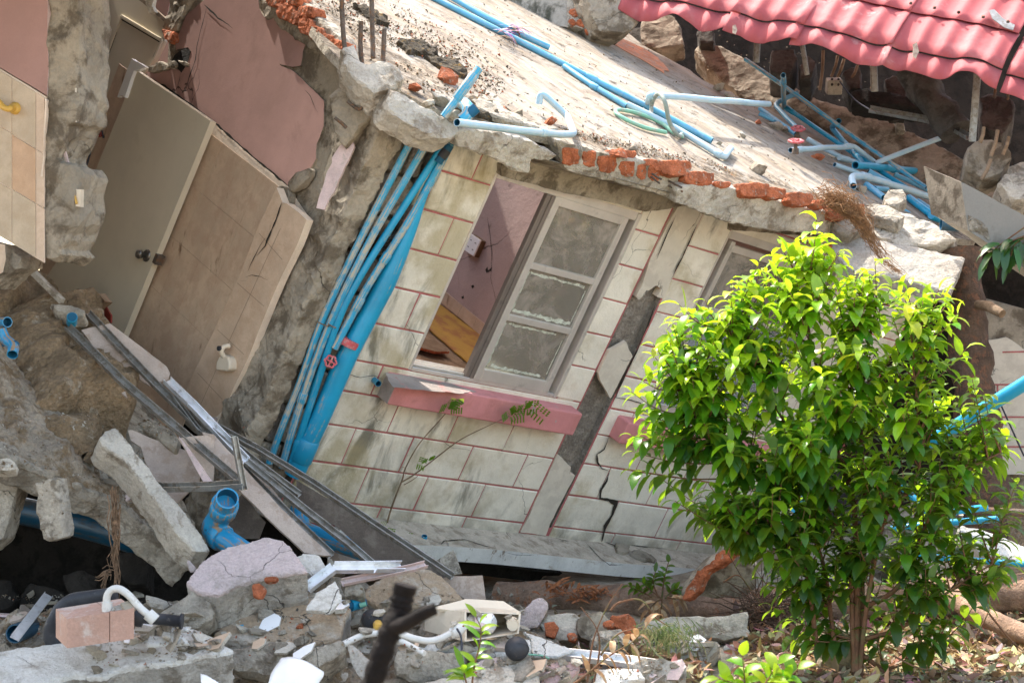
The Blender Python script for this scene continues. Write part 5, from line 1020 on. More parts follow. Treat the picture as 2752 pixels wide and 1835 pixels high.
# ---- metal tracks ----
stud('galvanised track, leftmost, running from the soil heap down to the crossing track',3,[(405,630),(740,965),(1090,1262),(6,1452,375)],[8.95,8.8,8.65,8.4],.04)
stud('galvanised track running from the loose door foot across the long board',3,[(525,548),(930,972),(1240,1275),(6,1700,530),(6,1990,805)],[9.2,8.95,8.8,8.6,8.5],.04)
stud('bright ribbed track end beside the tiled return',3,[(1005,955),(1150,1095),(1480,1440)],[8.95,8.85,8.7],.045,.03,'shiny')
stud('long track continuing from the bright ribbed one to the lower right',6,[(1480,242),(1830,530),(2100,740),(2245,865)],[8.68,8.6,8.5,8.45],.035)
stud('long thin track on the upper side of the bundle, along the dark board top',6,[(1220,-10),(1560,175),(1900,385),(7,240,660) if 0 else (2240,615),(7,705,935)],[8.9,8.82,8.75,8.7,8.55],.03,.03,'steel')
stud('second thin track just under the uppermost one',6,[(1290,40),(1530,240),(1800,440)],[8.8,8.72,8.68],.03)
stud('short track standing up from the crossing track corner',6,[(1405,88),(1465,405)],[8.35,8.35],.028)
stud('crossing track lying level over the spotted board',6,[(640,350),(980,405),(1240,400),(1468,385)],[8.5,8.38,8.36,8.35],.042,.03,'steel',V((0,-.5,.85)))
stud('short track between the leftmost ones',3,[(1045,1050),(1200,1260)],[8.9,8.8],.02)
stud('bright aluminium track bent in the rubble right of the pink topped block',6,[(1855,1002),(2012,882),(2245,880),(7,400,878)],[8.0,8.05,8.1,8.2],.05,.03,'shiny',V((0,-.75,.65)))
stud('pale pink metal strip lying on the soil covered lump',7,[(45,968),(470,880),(545,860)],[8.05,8.2,8.25],.035,.02,'pinkp',V((0,-.75,.65)))
stud('long bright corrugated strip lying on the rubble at the bottom middle',7,[(1150,1425),(1300,1400),(1600,1430),(1925,1475)],[7.9,7.85,7.8,7.7],.055,.03,'shiny',V((0,-.5,.85)))
stud('pale grey metal bar leaning in the dark hollow',6,[(88,1300),(290,1040)],[7.9,8.3],.045,.012,'shiny'); stud('thin pinkish strip lying in the shade at the left edge',6,[(-40,1160),(330,1178)],[8.5,8.5],.02,.01,'pinkp')
# ---- concrete pieces ----
CH=lambda label,pts,d,N,th,mt='concrete',cap=None,k=6,name='concrete_chunk',cat='concrete',**kw: chunk(name,label,k,pts,d,N,th,mt,cap,cat,None,None,**kw)
CH('long straight concrete bar lying diagonally from the soil heap to the pink topped block',[(602,95),(640,45),(700,32),(770,110),(870,240),(1010,420),(1130,560),(1285,770),(1180,770),(1100,700),(980,530),(860,360),(740,220),(620,130)],8.35,(.42,-.62,.66),.17,'pale',name='concrete_bar',d1=.006,d2=.007,vox=.013)
CH('thick hollow block with a pale pink top in the middle of the rubble',[(1130,962),(1145,915),(1250,800),(1350,752),(1480,722),(1600,698),(1692,704),(1772,790),(1850,900),(1800,905),(1640,920),(1450,985),(1300,1030),(1200,1010)],7.75,(.03,-.50,.86),.21,'concrete','pink',name='pink_topped_block',d1=.004,vox=.011,amp=.022)
bricks(6,[(1590,928,1675,960),(1515,965,1600,1060)],0,.05,None,dplane(6,1600,980,7.62,(0,-.9,.3)),'red_brick')
for o,lb in zip([o for o in bpy.data.objects if o.name.startswith('red_brick') and 'label' not in o],('flat red brick sliver in the edge of the pink topped block','orange red brick stuck in the face of the pink topped block')): tag(o,lb,'brick')
CH('hollow grey block piece with an open cell left of the pink topped block',[(930,1160),(1080,1080),(1190,1012),(1250,1080),(1255,1180),(1180,1240),(1130,1235),(1000,1215)],7.7,(-.1,-.85,.5),.14,'concrete',d1=.05)
CH('dark hole of the hollow block',[(1100,1160),(1170,1140),(1175,1175),(1120,1190)],7.62,(-.1,-.9,.4),.02,'dark') if 0 else None
CH('sandy topped slab behind the foreground, under the pink topped block',[(1280,1275),(1400,1180),(1600,1080),(1850,1010),(2030,1050),(2115,1120),(2090,1160),(2060,1240),(2040,1290),(1840,1340),(1700,1310),(1500,1320)],7.75,(.02,-.5,.86),.32,'concrete','sand',d1=.03)
CH('white veined marble slab piece lying on the sandy topped slab',[(1830,1125),(1905,1020),(2020,945),(2068,1055),(1995,1135)],7.72,(.1,-.65,.75),.03,'marble2' if 0 else 'pale','marble',name='marble_piece',cat='marble',d1=.004,amp=.008)
CH('white veined marble lump right behind the pink topped block',[(1765,795),(1850,775),(1925,780),(1975,860),(1960,905),(1900,935),(1790,860)],8.1,(.1,-.75,.65),.08,'pale','marble',name='marble_piece',cat='marble',d1=.01)
CH('cracked grey block with a jutting corner below the sandy slab',[(1790,1390),(1900,1350),(2060,1310),(2080,1380),(2000,1440),(1880,1490),(1810,1470)],7.45,(0,-.85,.5),.22,'concrete',d1=.05)
CH('grey block below the sandy slab, left of the cracked one',[(1380,1370),(1560,1330),(1740,1320),(1790,1400),(1780,1480),(1640,1520),(1400,1480)],7.5,(0,-.9,.4),.25,'concrete',d1=.05)
CH('big flat floor slab with a white top at the bottom left corner',[(-700,1460),(-90,1385),(180,1345),(330,1330),(820,1240),(1150,1235),(1240,1270),(1400,1375),(1250,1395),(1050,1440),(700,1490),(600,1535),(450,1520),(250,1572),(-90,1612),(-700,1700)],7.2,(0.02,-.32,.95),.36,'concrete','marble',name='floor_slab_piece',d1=.03,vox=.018,ref=1)
CH('flat white chip lying on the bottom left slab',[(890,1330),(900,1270),(1090,1290),(1150,1320),(1080,1335)],7.15,(0,-.5,.86),.015,'pale','white',d1=.003,vox=.008); CH('small white tile chip beside the black pipe on the slab',[(835,1215),(945,1200),(940,1225),(850,1250)],7.25,(0,-.5,.86),.02,'pale','white',d1=.003,vox=.008); CH('long white chip at the far edge of the bottom left slab',[(980,1230),(1155,1225),(1120,1255),(990,1250)],7.3,(0,-.5,.86),.012,'pale','white',d1=.003,vox=.008)
CH('rebar hung grooved concrete piece dangling before the dark hollow',[(208,368),(280,350),(345,338),(362,470),(375,560),(390,682),(330,690),(262,698),(240,640),(218,560),(212,480)],7.9,(-.25,-.95,.1),.10,'concrete',name='hanging_chunk',d1=.012)
CH('small pale lump at the left edge on the tilted slab rim',[(-40,220),(40,205),(88,240),(85,270),(30,275),(-40,265)],7.9,(0,-.8,.6),.08,'pale'); CH('brown grey wall stub at the left edge under the tilted slab',[(-60,300),(60,310),(115,390),(60,560),(20,700),(-60,760)],8.3,(0,-1,.1),.2,'concrete')
CH('flat stone under the leftmost tracks',[(3,850,1200),(3,900,1180),(3,1060,1250),(3,1090,1310),(3,1060,1360),(3,960,1300),(3,870,1250)],8.8,(0,-.7,.7),.08,'cement'); CH('pink scrap of plaster at the foot of the concrete bar',[(1115,830),(1130,812),(1180,880),(1170,905),(1145,905)],7.95,(0,-.9,.3),.02,'pale','pink',vox=.008,d1=.004)
CH('small white and pink lump on the rim beside the concrete bar',[(755,425),(790,410),(795,455),(762,465)],8.4,(0,-.9,.3),.05,'pale','pink',vox=.008,d1=.008); CH('crumbly lump right of the marble, by the bright bent track',[(2050,930),(2130,940),(2200,990),(2200,1030),(2080,1030)],8.1,(0,-.8,.6),.1,'concrete')
CH('lump behind the marble lump at the wall side',[(1960,800),(2030,840),(2075,850),(2070,890),(1980,880)],8.3,(0,-.8,.6),.08,'concrete'); CH('pale pointed stone in the shade left of the hollow block',[(862,1035),(900,1030),(1040,1080),(980,1120),(900,1110)],8.0,(0,-.8,.5),.08,'pale')
for i,(q,lb) in enumerate((([(120,1050),(180,970),(400,1020),(430,1110),(300,1150),(130,1130)],'dark lump deep in the hollow above the brick block'),([(780,1040),(860,1030),(870,1110),(800,1140)],'brown lump in the shade right of the hanging root'),([(380,900),(500,880),(600,950),(560,1060),(400,1020)],'large dark plate deep in the hollow'),([(-60,960),(60,940),(110,1060),(20,1120),(-60,1100)],'dark lump deep in the hollow at the left edge'),([(700,770),(900,800),(880,980),(760,960)],'dark leaning plate deep in the hollow right of the root'))): CH(lb,q,9.0,(0,-.9,.4),.2,'dark',cat='rubble')  # lumps coloured near-black to deepen the shade of the hollow
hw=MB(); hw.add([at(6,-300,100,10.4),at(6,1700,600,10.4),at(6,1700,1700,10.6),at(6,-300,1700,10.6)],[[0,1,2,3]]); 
pl=dplane(6,0,600,10.4,(0,-1,0)); o=plate('hollow_back_shade_wall',hp(6,[(-1800,-300),(-300,100),(1100,420),(1900,700),(1900,1100),(-1800,1300)],pl),pl,.2,['dark','dark']); tag(o,'wall coloured near-black for the shade at the back of the hollow under the tilted slab','wall')  # shade of the hollow is put into this near-black colour
# tiled brick block
tb=thing('tiled_brick_block','pinkish tiled block of two joined bricks standing on the bottom left slab','block')
pt=dplane(6,405,1350,6.95,(.06,-1,.02)); E_=V((-.10,.20,.0))
plate('block_body',hp(6,[(405,1182),(660,1142),(808,1118),(806,1300),(660,1322),(405,1358)],pt),pt,.1,['tileface' if 0 else 'pinkbrick','concrete'],tb,ext=E_) if 0 else None
m['pinkbrick']=mat('dusty_pink_clay_tile',(.47,.29,.22),(.52,.42,.36),(.5,.64),5,.12,.3,90,.85,.4)
plate('block_body',hp(6,[(405,1182),(658,1142),(658,1322),(405,1358)],pt),pt,.1,['pinkbrick','pinkbrick'],tb,ext=V((-.10,.20,.01))); plate('block_body',hp(6,[(663,1141),(808,1118),(806,1300),(663,1321)],pt),pt,.1,['pinkbrick','pinkbrick'],tb,ext=V((-.10,.20,.01)))
CH('cement crust on top of the tiled brick block',[(400,1175),(470,1130),(600,1118),(640,1140),(560,1155),(420,1180)],7.05,(0,-.5,.86),.04,'concrete',vox=.01,d1=.01)
CH('cream broken ceramic bit on top of the tiled brick block',[(668,1105),(750,1090),(800,1105),(800,1130),(720,1135),(675,1125)],7.0,(0,-.5,.86),.03,'pale','cream',vox=.008,d1=.006)
hose('white corrugated hose arching over the tiled brick block',[(6,645,1110,7.0),(6,640,1050,7.0),(6,665,1005,7.0),(6,715,995,7.0),(6,775,1035,7.0),(6,850,1125,7.0),(6,915,1170,7.0)],.0155,'whitepl',7.0,'shower_hose')
mb=MB(); tube(mb,[at(6,645,1135,7.0),at(6,645,1080,7.0)],.022,12); hh_=bpy.data.objects['shower_hose']; mb.build('hose_fitting','whitepl',hh_); mb=MB(); tube(mb,[at(6,890,1150,7.0),at(6,935,1190,7.0)],.026,12); mb.build('hose_fitting','whitepl',hh_)
mb=MB(); tube(mb,[at(6,815,1165,7.15),at(6,860,1172,7.15),at(6,861,1172,7.15),at(6,1085,1195,7.2),at(6,1086,1195,7.2),at(6,1100,1196,7.2)],[.042,.042,.026,.024,.034,.034],16); tag(mb.build('black_pipe','rubber'),'black flanged pipe lying behind the corrugated hose end','pipe')
mb=MB(); c=at(6,350,1250,7.35); tube(mb,smooth_path([c+V((0,0,-.1)),c+V((-.05,0,0)),c+V((.02,0,.12)),c+V((.25,0,.16))],.06),.03,14,wob=.3); tag(mb.build('black_bag','rubber'),'black rubbery sack behind the left end of the brick block','sack')
# hanging root
fibres('brown fibrous root hanging from the slab rim before the dark hollow',6,[(690,400),(695,520),(690,620),(700,720),(690,820),(700,900),(695,1000),(712,1080)],7.75,32,.009,.003,seed=21,name='hanging_root')
fibres('side strands of the hanging root reaching left',6,[(690,900),(640,900),(590,930),(550,935)],7.75,8,.008,.003,seed=22,name='hanging_root'); fibres('thin strands beside the hanging root foot',6,[(640,900),(625,980),(640,1080)],7.75,8,.008,.0025,seed=23,name='hanging_root')
# ceramics
def curved(label,k,pts,d,N,bulge,mt='white',th=.012):
    pl=dplane(*((k,)+pts[0]),d,N); P=hp(k,pts,pl); A,Bq,C,D=P; mb=MB(); nn=10; vs=[]
    for s_ in (0,1):
        for j in range(nn+1):
            for i in range(nn+1):
                u=i/nn;v=j/nn; p=A.lerp(Bq,u).lerp(D.lerp(C,u),v)+pl[0]*(bulge*math.sin(math.pi*u)*math.sin(math.pi*(.2+.8*v)))+noise.noise_vector(V((u*3,v*3,d)))*.01; vs.append(p-pl[0]*th*s_)
    W_=nn+1; fs=[]; 
    for j in range(nn):
        for i in range(nn): a=j*W_+i; fs.append([a,a+1,a+W_+1,a+W_]); b=a+W_*W_; fs.append([b,b+W_,b+W_+1,b+1])
    for i in range(nn):
        for a,b in ((i,i+1),(nn*W_+i+1,nn*W_+i),((i+1)*W_,i*W_),(i*W_+nn,(i+1)*W_+nn)): fs.append([a,a+W_*W_,b+W_*W_,b])
    mb.add(vs,fs,0,None,True); return tag(mb.build('ceramic_shard',mt),label,'ceramic')
curved('curved white ceramic shard at the bottom edge right of the corner slab',6,[(1690,1418),(1955,1500),(1890,1640),(1590,1600)],7.0,(.1,-.6,.8),.05); curved('thin white shard at the bottom edge below the corner slab end',6,[(1205,1512),(1360,1590),(1360,1640),(1230,1600)],6.9,(0,-.5,.85),.01)
CH('flat white tile standing at the left foot of the charred stick',[(2090,1340),(2130,1335),(2230,1440),(2240,1500),(2180,1560),(2120,1450)],7.2,(-.3,-.85,.4),.03,'pale','cream',d1=.005,vox=.01)
# bottom middle
C7=lambda *a,**kw: CH(*a,k=7,**kw)
C7('soil covered concrete lump in front of the wall foot',[(155,1055),(195,985),(300,910),(420,865),(560,880),(640,930),(720,1000),(778,1060),(640,1080),(500,1095),(430,1130),(360,1165),(260,1100)],8.3,(.05,-.6,.8),.25,'concrete','sand',d1=.04)
C7('grey rounded lump left of the soil covered one',[(-60,940),(60,930),(160,1020),(100,1060),(-40,1040)],8.35,(0,-.8,.6),.15,'concrete',d1=.03); C7('dark grey lump above the black bottle',[(80,1150),(170,1110),(270,1150),(280,1200),(150,1215)],8.1,(0,-.8,.6),.1,'concrete')
C7('slab with a thin white tile layer under the cistern',[(370,1330),(560,1300),(800,1310),(1060,1290),(1180,1300),(1182,1370),(1010,1400),(760,1370),(560,1365),(380,1370)],7.75,(0,-.55,.83),.06,'pale','white',d1=.012); C7('rough grey block under the tile layered slab',[(370,1370),(560,1368),(765,1372),(775,1440),(750,1500),(690,1540),(520,1560),(360,1520)],7.65,(0,-.95,.3),.2,'concrete',d1=.05)
C7('long pale curb stone at the bottom edge',[(420,1575),(700,1520),(960,1440),(1100,1440),(1225,1490),(1225,1620),(420,1640)],7.4,(0,-.45,.89),.25,'pale',d1=.02); C7('pale pink plaster block right of the curb stone',[(1240,1460),(1360,1440),(1480,1440),(1485,1495),(1420,1560),(1300,1590),(1240,1590)],7.55,(.1,-.8,.6),.12,'pale','pinkwall',d1=.01)
C7('pink lump of plaster left of the rubber ball',[(790,1480),(900,1420),(1000,1405),(960,1470),(880,1495)],7.6,(0,-.6,.8),.06,'pale','pink',d1=.01,vox=.01); C7('grey chip between the pink lump and the rubber ball',[(980,1470),(1050,1405),(1100,1415),(1080,1450),(1000,1485)],7.55,(0,-.7,.7),.05,'concrete',vox=.01)
C7('pale pink plaster piece standing behind the cistern',[(1112,1140),(1150,1110),(1190,1060),(1235,1052),(1272,1085),(1280,1120),(1262,1170),(1215,1225),(1140,1250),(1118,1200)],8.3,(-.2,-.95,.2),.05,'concrete','pink',d1=.008,vox=.01)
C7('brick and cement lump right of the pale pink piece',[(1250,1210),(1280,1160),(1340,1150),(1440,1140),(1480,1180),(1470,1290),(1400,1310),(1330,1300),(1258,1270)],8.3,(0,-.9,.4),.2,'pale',d1=.03); bricks(7,[(1262,1195,1345,1300),(1395,1262,1465,1312)],0,.06,None,dplane(7,1330,1240,8.2,(0,-.9,.3)),'red_brick')
C7('round topped grey stone between the brick lumps',[(1462,1185),(1520,1140),(1600,1115),(1650,1150),(1672,1200),(1640,1290),(1540,1320),(1470,1290)],8.25,(0,-.9,.3),.18,'cement',d1=.02); C7('brown crumbly brick lump right of the round topped stone',[(1650,1150),(1720,1160),(1780,1140),(1810,1200),(1800,1280),(1720,1300),(1670,1230)],8.4,(0,-.9,.3),.2,'brick',d1=.04)
bricks(7,[(1615,1188,1690,1240)],0,.06,None,dplane(7,1650,1210,8.15,(0,-.9,.3)),'red_brick')
for o,lb in zip([o for o in bpy.data.objects if o.name.startswith('red_brick') and 'label' not in o],('rust red brick stuck in the lump right of the pale pink piece','small red brick patch at the foot of the same lump','bright orange brick chip on the round topped stone')): tag(o,lb,'brick')
C7('flat grey stone in front of the round topped one',[(1535,1300),(1590,1250),(1720,1228),(1782,1310),(1700,1375),(1570,1362)],8.0,(0,-.75,.65),.1,'concrete',d1=.02)
C7('wide white board lying behind the rubber ball',[(1118,1240),(1250,1290),(1435,1360),(1330,1400),(1190,1400),(1180,1300)],7.95,(0,-.45,.9),.02,'pale','white',d1=.004,vox=.01,name='white_board')
C7('pale grey stone block at the bottom right of the corrugated strip',[(1800,1430),(1940,1410),(2115,1450),(2122,1545),(2000,1580),(1900,1560),(1820,1500)],7.7,(0,-.7,.7),.15,'pale',d1=.02); C7('white stone under the corrugated strip',[(1560,1480),(1700,1470),(1830,1490),(1870,1540),(1700,1580),(1560,1570)],7.65,(0,-.6,.8),.12,'pale','white',d1=.012)
C8=lambda *a,**kw: CH(*a,k=8,**kw)
C8('long grey wall piece lying before the log',[(-40,1185),(250,1160),(585,1138),(592,1170),(578,1230),(612,1295),(440,1308),(300,1290),(100,1270),(-40,1255)],8.9,(.03,-.9,.4),.15,'pale',d1=.01)
C8('cream stone block with a flat top, left of the plaster stump',[(70,1285),(130,1262),(300,1285),(415,1315),(418,1350),(345,1420),(340,1500),(230,1525),(205,1440),(120,1400)],8.3,(-.05,-.8,.55),.2,'pale','cream',d1=.015); C8('smaller pale block behind the cream one',[(415,1350),(500,1420),(600,1480),(590,1520),(430,1510),(410,1440)],8.4,(.1,-.7,.7),.15,'pale',d1=.02)
C8('corrugated grey piece among the leaves right of the long wall piece',[(420,1345),(560,1318),(570,1350),(430,1372)],8.7,(0,-.7,.7),.03,'pale','white',vox=.01)
C8('thick brick edged slab propped on the log end, dark underneath',[(178,1048),(230,960),(330,860),(480,760),(560,772),(640,880),(620,1000),(560,1062),(350,1055)],9.5,(-.1,-.95,-.25),.12,'cement',d1=.012,name='propped_slab')
pl=dplane(8,300,880,9.38,(-.6,-.75,.3)); o=plate('brick_edge',hp(8,[(178,1060),(200,1000),(270,900),(330,850),(420,775),(500,745),(545,765),(500,800),(430,850),(340,905),(290,985),(235,1065)],pl),pl,.06,['brick','brick'],None,.03,.02); solid(o,.008,.006,.06,.012,.025); tag(o,'red brick course broken off along the edge of the propped slab','brick')
# cistern
ct=thing('toilet_cistern','cream plastic toilet cistern lying on its side with its open front showing a white float','cistern')
A=at(7,780,1135,7.75);Bc=at(7,1120,1150,7.8);Cc=at(7,1108,1268,7.75);Dc=at(7,782,1318,7.65); bk=V((-.42,.36,.06)); Af,Bf,Cf,Df=A,Bc,Cc,Dc
back=[at(7,542,1120,8.05),at(7,1015,1080,8.12),at(7,1008,1190,8.12),at(7,540,1250,8.0)]
mb=MB(); fr_=[A,Bc,Cc,Dc]; ce=sum(fr_,V())/4; inn=[ce+(p-ce)*.93 for p in fr_]; inb=[sum(back,V())/4+(p-sum(back,V())/4)*.9-bk*.1 for p in back]
vs=fr_+back+inn+inb
for i in range(4):
    j=(i+1)%4; mb.add([fr_[i],fr_[j],back[j],back[i]],[[0,1,2,3]]); mb.add([fr_[i],fr_[j],inn[j],inn[i]],[[3,2,1,0]]); mb.add([inn[i],inn[j],inb[j],inb[i]],[[3,2,1,0]])
mb.add(back,[[0,1,2,3]]); mb.add(inb,[[3,2,1,0]]); mb.build('tank_body','cream',ct)
pl=dplane(7,800,1070,7.95,(.05,-.45,.89)); o=plate('bent_lid',hp(7,[(560,1118),(790,1062),(1015,1072),(1060,1100),(1122,1140),(1100,1148),(900,1118),(780,1132)],pl),pl,.012,['cream','cream'],ct,.05,.004)
mb=MB(); c=at(7,905,1205,7.78); tube(mb,[c+V((-.09,.02,.0)),c+V((-.02,-.01,0)),c+V((-.02,-.01,0)),c+V((.03,-.03,.002)),c+V((.04,-.035,.002))],[.03,.03,.045,.045,.03],18); mb.build('float','white',ct)
mb=MB(); c=at(7,1070,1210,7.72); tube(mb,[c+V((0,.03,0)),c,c-V((0,.01,0))],[.028,.028,.02],16,True); mb.build('inlet_nut','cream',ct)
mb=MB(); tube(mb,[at(7,700,1270,7.6),at(7,735,1255,7.6),at(7,775,1225,7.65)],[.025,.03,.022],14); mb.build('inlet_fitting','whitepl',ct)
hose('white pipe curving from the cistern inlet',[(7,360,1250,7.5),(7,440,1290,7.5),(7,560,1318,7.5),(7,640,1300,7.55),(7,705,1262,7.6)],.0155,'whitepl',7.5,'cistern_pipe',cat='pipe'); hose('short white plastic rod under the curving pipe',[(7,395,1310,7.5),(7,470,1350,7.45),(7,540,1390,7.4)],.012,'whitepl',7.5,'plastic_rod',cat='rod'); hose('grey white pipe lying left of the charred stick',[(7,50,1335,7.6),(7,170,1275,7.7),(7,300,1265,7.7)],.015,'whitepl',7.6,'plastic_rod',cat='rod')
hose('thin dark cord hanging down from the cistern inlet',[(7,735,1240,7.55),(7,765,1290,7.5),(7,762,1450,7.4)],.005,'wire_b',7.5,'cord',cat='cord'); hose('thin green cord running to the rubber ball',[(7,1165,1395,7.7),(7,1250,1400,7.7),(7,1290,1420,7.7)],.004,'hoseg',7.5,'cord',cat='cord')
bm=bmesh.new(); bmesh.ops.create_uvsphere(bm,u_segments=28,v_segments=18,radius=.054); me=bpy.data.meshes.new('ball'); bm.to_mesh(me); bm.free(); me.materials.append(m['rubber'])
for p in me.polygons: p.use_smooth=True
c=at(7,1095,1360,7.55); me.transform(Matrix.Translation(c)); o=link('ball_float',me); tag(o,'black rubber ball lying right of the cistern','ball'); mb=MB(); tube(mb,[c+V((0,-.0545,0)).cross(V((0,0,0)))+V((.0552*math.cos(a),-.0552*abs(math.sin(a))*.8,.0552*math.sin(a)*.6)) for a in [math.pi*i/12-.0 for i in range(-6,7)]],.0012,6); mb.build('seam','rubber',o)
bt=thing('black_bottle','small black bottle with a yellow cap lying in the rubble','bottle'); mb=MB(); tube(mb,[at(7,205,1175,8.0),at(7,215,1180,7.95),at(7,250,1195,7.85),at(7,262,1215,7.8)],[.02,.045,.05,.03],16); mb.build('bottle_body','rubber',bt); mb=MB(); tube(mb,[at(7,257,1213,7.8),at(7,262,1240,7.74)],.022,12); mb.build('cap','yellow',bt)
# soap dispenser on the tiled return
sd_=thing('soap_holder','grimy cream plastic holder hooked on the tiled return','holder'); c=hit(3,1340,835,off(RN,.05)); rx=RN[0].cross(V((0,0,1))).normalized(); rz=rx.cross(RN[0]).normalized()
if rz.z<0: rz=-rz
mb=MB(); prof=[(-.062,-.045),(-.058,.0),(-.035,.03),(0,.04),(.04,.03),(.06,.0),(.06,-.04),(.03,-.052)]
prism(mb,[c+rx*a*(-1)+rz*b for a,b in prof][::1],RN[0],.07); bev(mb.build('holder_body','cream',sd_),.012,3)
mb=MB(); tube(mb,smooth_path([c+rz*.03-RN[0]*.01,c+rz*.055+RN[0]*.012,c+rz*.085-rx*.01+RN[0]*.005,c+rz*.09-rx*.02-RN[0]*.03],.03),.014,10); mb.build('neck','cream',sd_)
mb=MB(); q=c+rz*.075+RN[0]*.012; tube(mb,[q,q+RN[0]*.02],.014,12); mb.build('button','rubber',sd_)
# log and felled trunk
lg=thing('felled_log','long brown felled log lying across the ground before the house','log')
mb=MB(); tube(mb,smooth_path([at(7,1000,1085,10.6),at(7,1500,1095,10.3),at(7,2240,1110,9.9),at(8,760,1120,9.7),at(8,1300,1085,9.6),at(8,1700,1050,9.5),at(8,2300,1020,9.3),at(8,3300,1000,8.8)],.4,5),[.115+.012*math.sin(i*1.3) for i in range(60)],18,wob=.35); mb.build('trunk','logbark',lg)
for x,y in ((1480,1055),(1560,1040),(1350,1010),(2200,1120)):
    c=at(7,x,y,10.15); mb=MB()
    for i in range(26): a=c+V((rg2.gauss(0,.06),rg2.gauss(0,.03),rg2.gauss(0,.015))); ribbon(mb,a,a+V((rg2.uniform(-.09,.12),rg2.uniform(-.04,.02),rg2.uniform(-.03,.06))),.010,.01,V((0,-.5,.8)),0,3)
    mb.build('torn_bark','brickbark' if 0 else 'rootred',lg) if 'rootred' in m else mb.build('torn_bark',m.setdefault('rootred',mat('torn_red_bark',(.36,.13,.05),(.16,.07,.035),(.45,.6),30,.2,.4)),lg)
mb=MB(); tube(mb,smooth_path([at(8,1700,960,9.5),at(8,1800,1040,9.2),at(8,2000,1180,8.8),at(8,2300,1300,8.5)],.3,5),[.06-.0008*i for i in range(60)],14,wob=.3); tag(mb.build('felled_branch','logbark'),'brown felled branch slanting down at the right over the dry leaves','branch')
pc('thin metal pipe lying level behind the tree at the right edge',[(8,1560,505),(8,3200,610)],[9.8,9.4],.022,'pipedk',0,name='metal_pipe').data.materials[0]=m['rebar']
pc('large blue pipe slanting up to the right edge beside the trunk',[(5,1640,1330),(5,1760,1265),(5,3100,430)],[9.6,9.5,8.7],.038,'pipe',.05); pc('blue pipe with a chipped end behind the tree at the right',[(8,1440,640),(8,1680,610),(8,2090,580)],[9.6,9.5,9.4],.019,'pipe',.1); pc('lowest blue pipe running level to the right edge behind the tree',[(8,1600,800),(8,1900,828),(8,3000,900)],[9.5,9.4,9.0],.018,'pipe',.1); pc('thin blue pipe running up behind the tree leaves',[(8,1500,380),(8,1680,560),(8,2020,510)],[9.7,9.6,9.6],.02,'pipe',.05); pc('blue pipe end glimpsed low through the middle of the tree',[(8,850,540),(8,930,420),(8,1000,300)],[10,10,10],.02,'pipe',.05)
C8('white and grey slab leaning low behind the tree at the right edge',[(1850,620),(2000,640),(2300,760),(2300,860),(2000,780),(1870,700)],9.6,(.1,-.7,.7),.12,'pale','white',d1=.01); C8('dark rubble lump at the right behind the lowest blue pipe',[(1650,830),(1900,840),(2300,880),(2300,1000),(1900,980),(1700,960)],9.8,(0,-.8,.5),.2,'concrete',d1=.04)
C8('grey rubble lump behind the log in the middle of the tree',[(560,1000),(640,900),(900,860),(1200,900),(1500,980),(1500,1060),(700,1060)],10.3,(0,-.8,.5),.3,'cement',d1=.05)
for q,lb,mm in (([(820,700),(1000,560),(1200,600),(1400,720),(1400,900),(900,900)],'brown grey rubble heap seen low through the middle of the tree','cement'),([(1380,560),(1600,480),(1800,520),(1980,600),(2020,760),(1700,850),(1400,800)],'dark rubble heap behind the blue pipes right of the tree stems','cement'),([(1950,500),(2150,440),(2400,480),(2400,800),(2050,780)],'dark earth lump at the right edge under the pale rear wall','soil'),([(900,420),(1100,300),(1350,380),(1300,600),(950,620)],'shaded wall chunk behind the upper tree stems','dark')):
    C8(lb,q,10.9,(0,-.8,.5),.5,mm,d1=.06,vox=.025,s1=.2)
# dark tree trunk behind
dt=thing('dark_palm_trunk','dark upright tree trunk behind the green tree at the right','tree trunk'); mb=MB(); tube(mb,smooth_path([at(5,1850,180,11.2),at(5,1880,500,11.1),at(5,1930,900,11.0),at(5,1965,1250,10.9),at(8,2000,400,10.8),at(8,2020,900,10.7)],.5,5),[.135+.008*math.sin(i) for i in range(60)],20,wob=.3); mb.build('trunk','bark',dt)
mb=MB(); tube(mb,[at(5,1960,490,10.9),at(5,2030,500,10.8),at(5,2110,545,10.7)],[.03,.035,.028],12); tag(mb.build('broken_branch','oldwood'),'short yellow brown broken branch beside the dark trunk','branch')
mb=MB(); tube(mb,smooth_path([at(2,1560,420,12.9),at(2,1640,560,12.8),at(2,1760,680,12.7),at(2,1830,800,12.6)],.3,5),.12,16,wob=.4); tag(mb.build('buried_trunk','concdk'),'dark curved trunk half hidden in the shade under the roof','tree trunk')
for q,lb in (([(1560,395),(1620,440),(1640,560),(1570,500)],''),): pass
for a,b in (((5,1980,780),(5,2050,980)),((5,2050,980),(5,2240,1400))):
    mb=MB(); tube(mb,[at(*a,11.3),at(*b,11.3)],.006,6); tag(mb.build('black_wire','wire_b'),'thin black wire hanging on the pale rear wall','wire','black wires on the rear wall')
# rubble bed: a lumpy heap that everything rests on
def bed(k,pts,ds,name,mt,amp,seed,h0=.02,st=.03):
    P=[at(*(p if len(p)==3 else (k,)+p),d) for p,d in zip(pts,ds)]
    pl=pl3(P[0],P[1],P[2]); 
    if pl[0].z<0: pl=(-pl[0],pl[1])
    heap(name,k,pts,pl,amp,mt,None,None,st,h0,seed=seed)
bed(6,[(-200,1180),(2300,1000),(1900,1800),(-200,1800),(-1500,1800),(-1500,1180)],[8.4,8.5,7.3,7.3,7.3,8.4],'rubble_bed','rubbed' if 0 else 'soilgrey',.10,3)
bed(7,[(-100,960),(1250,1120),(1600,1800),(-100,1800)],[8.7,8.6,7.5,7.4],'rubble_bed','soilgrey',.09,4)
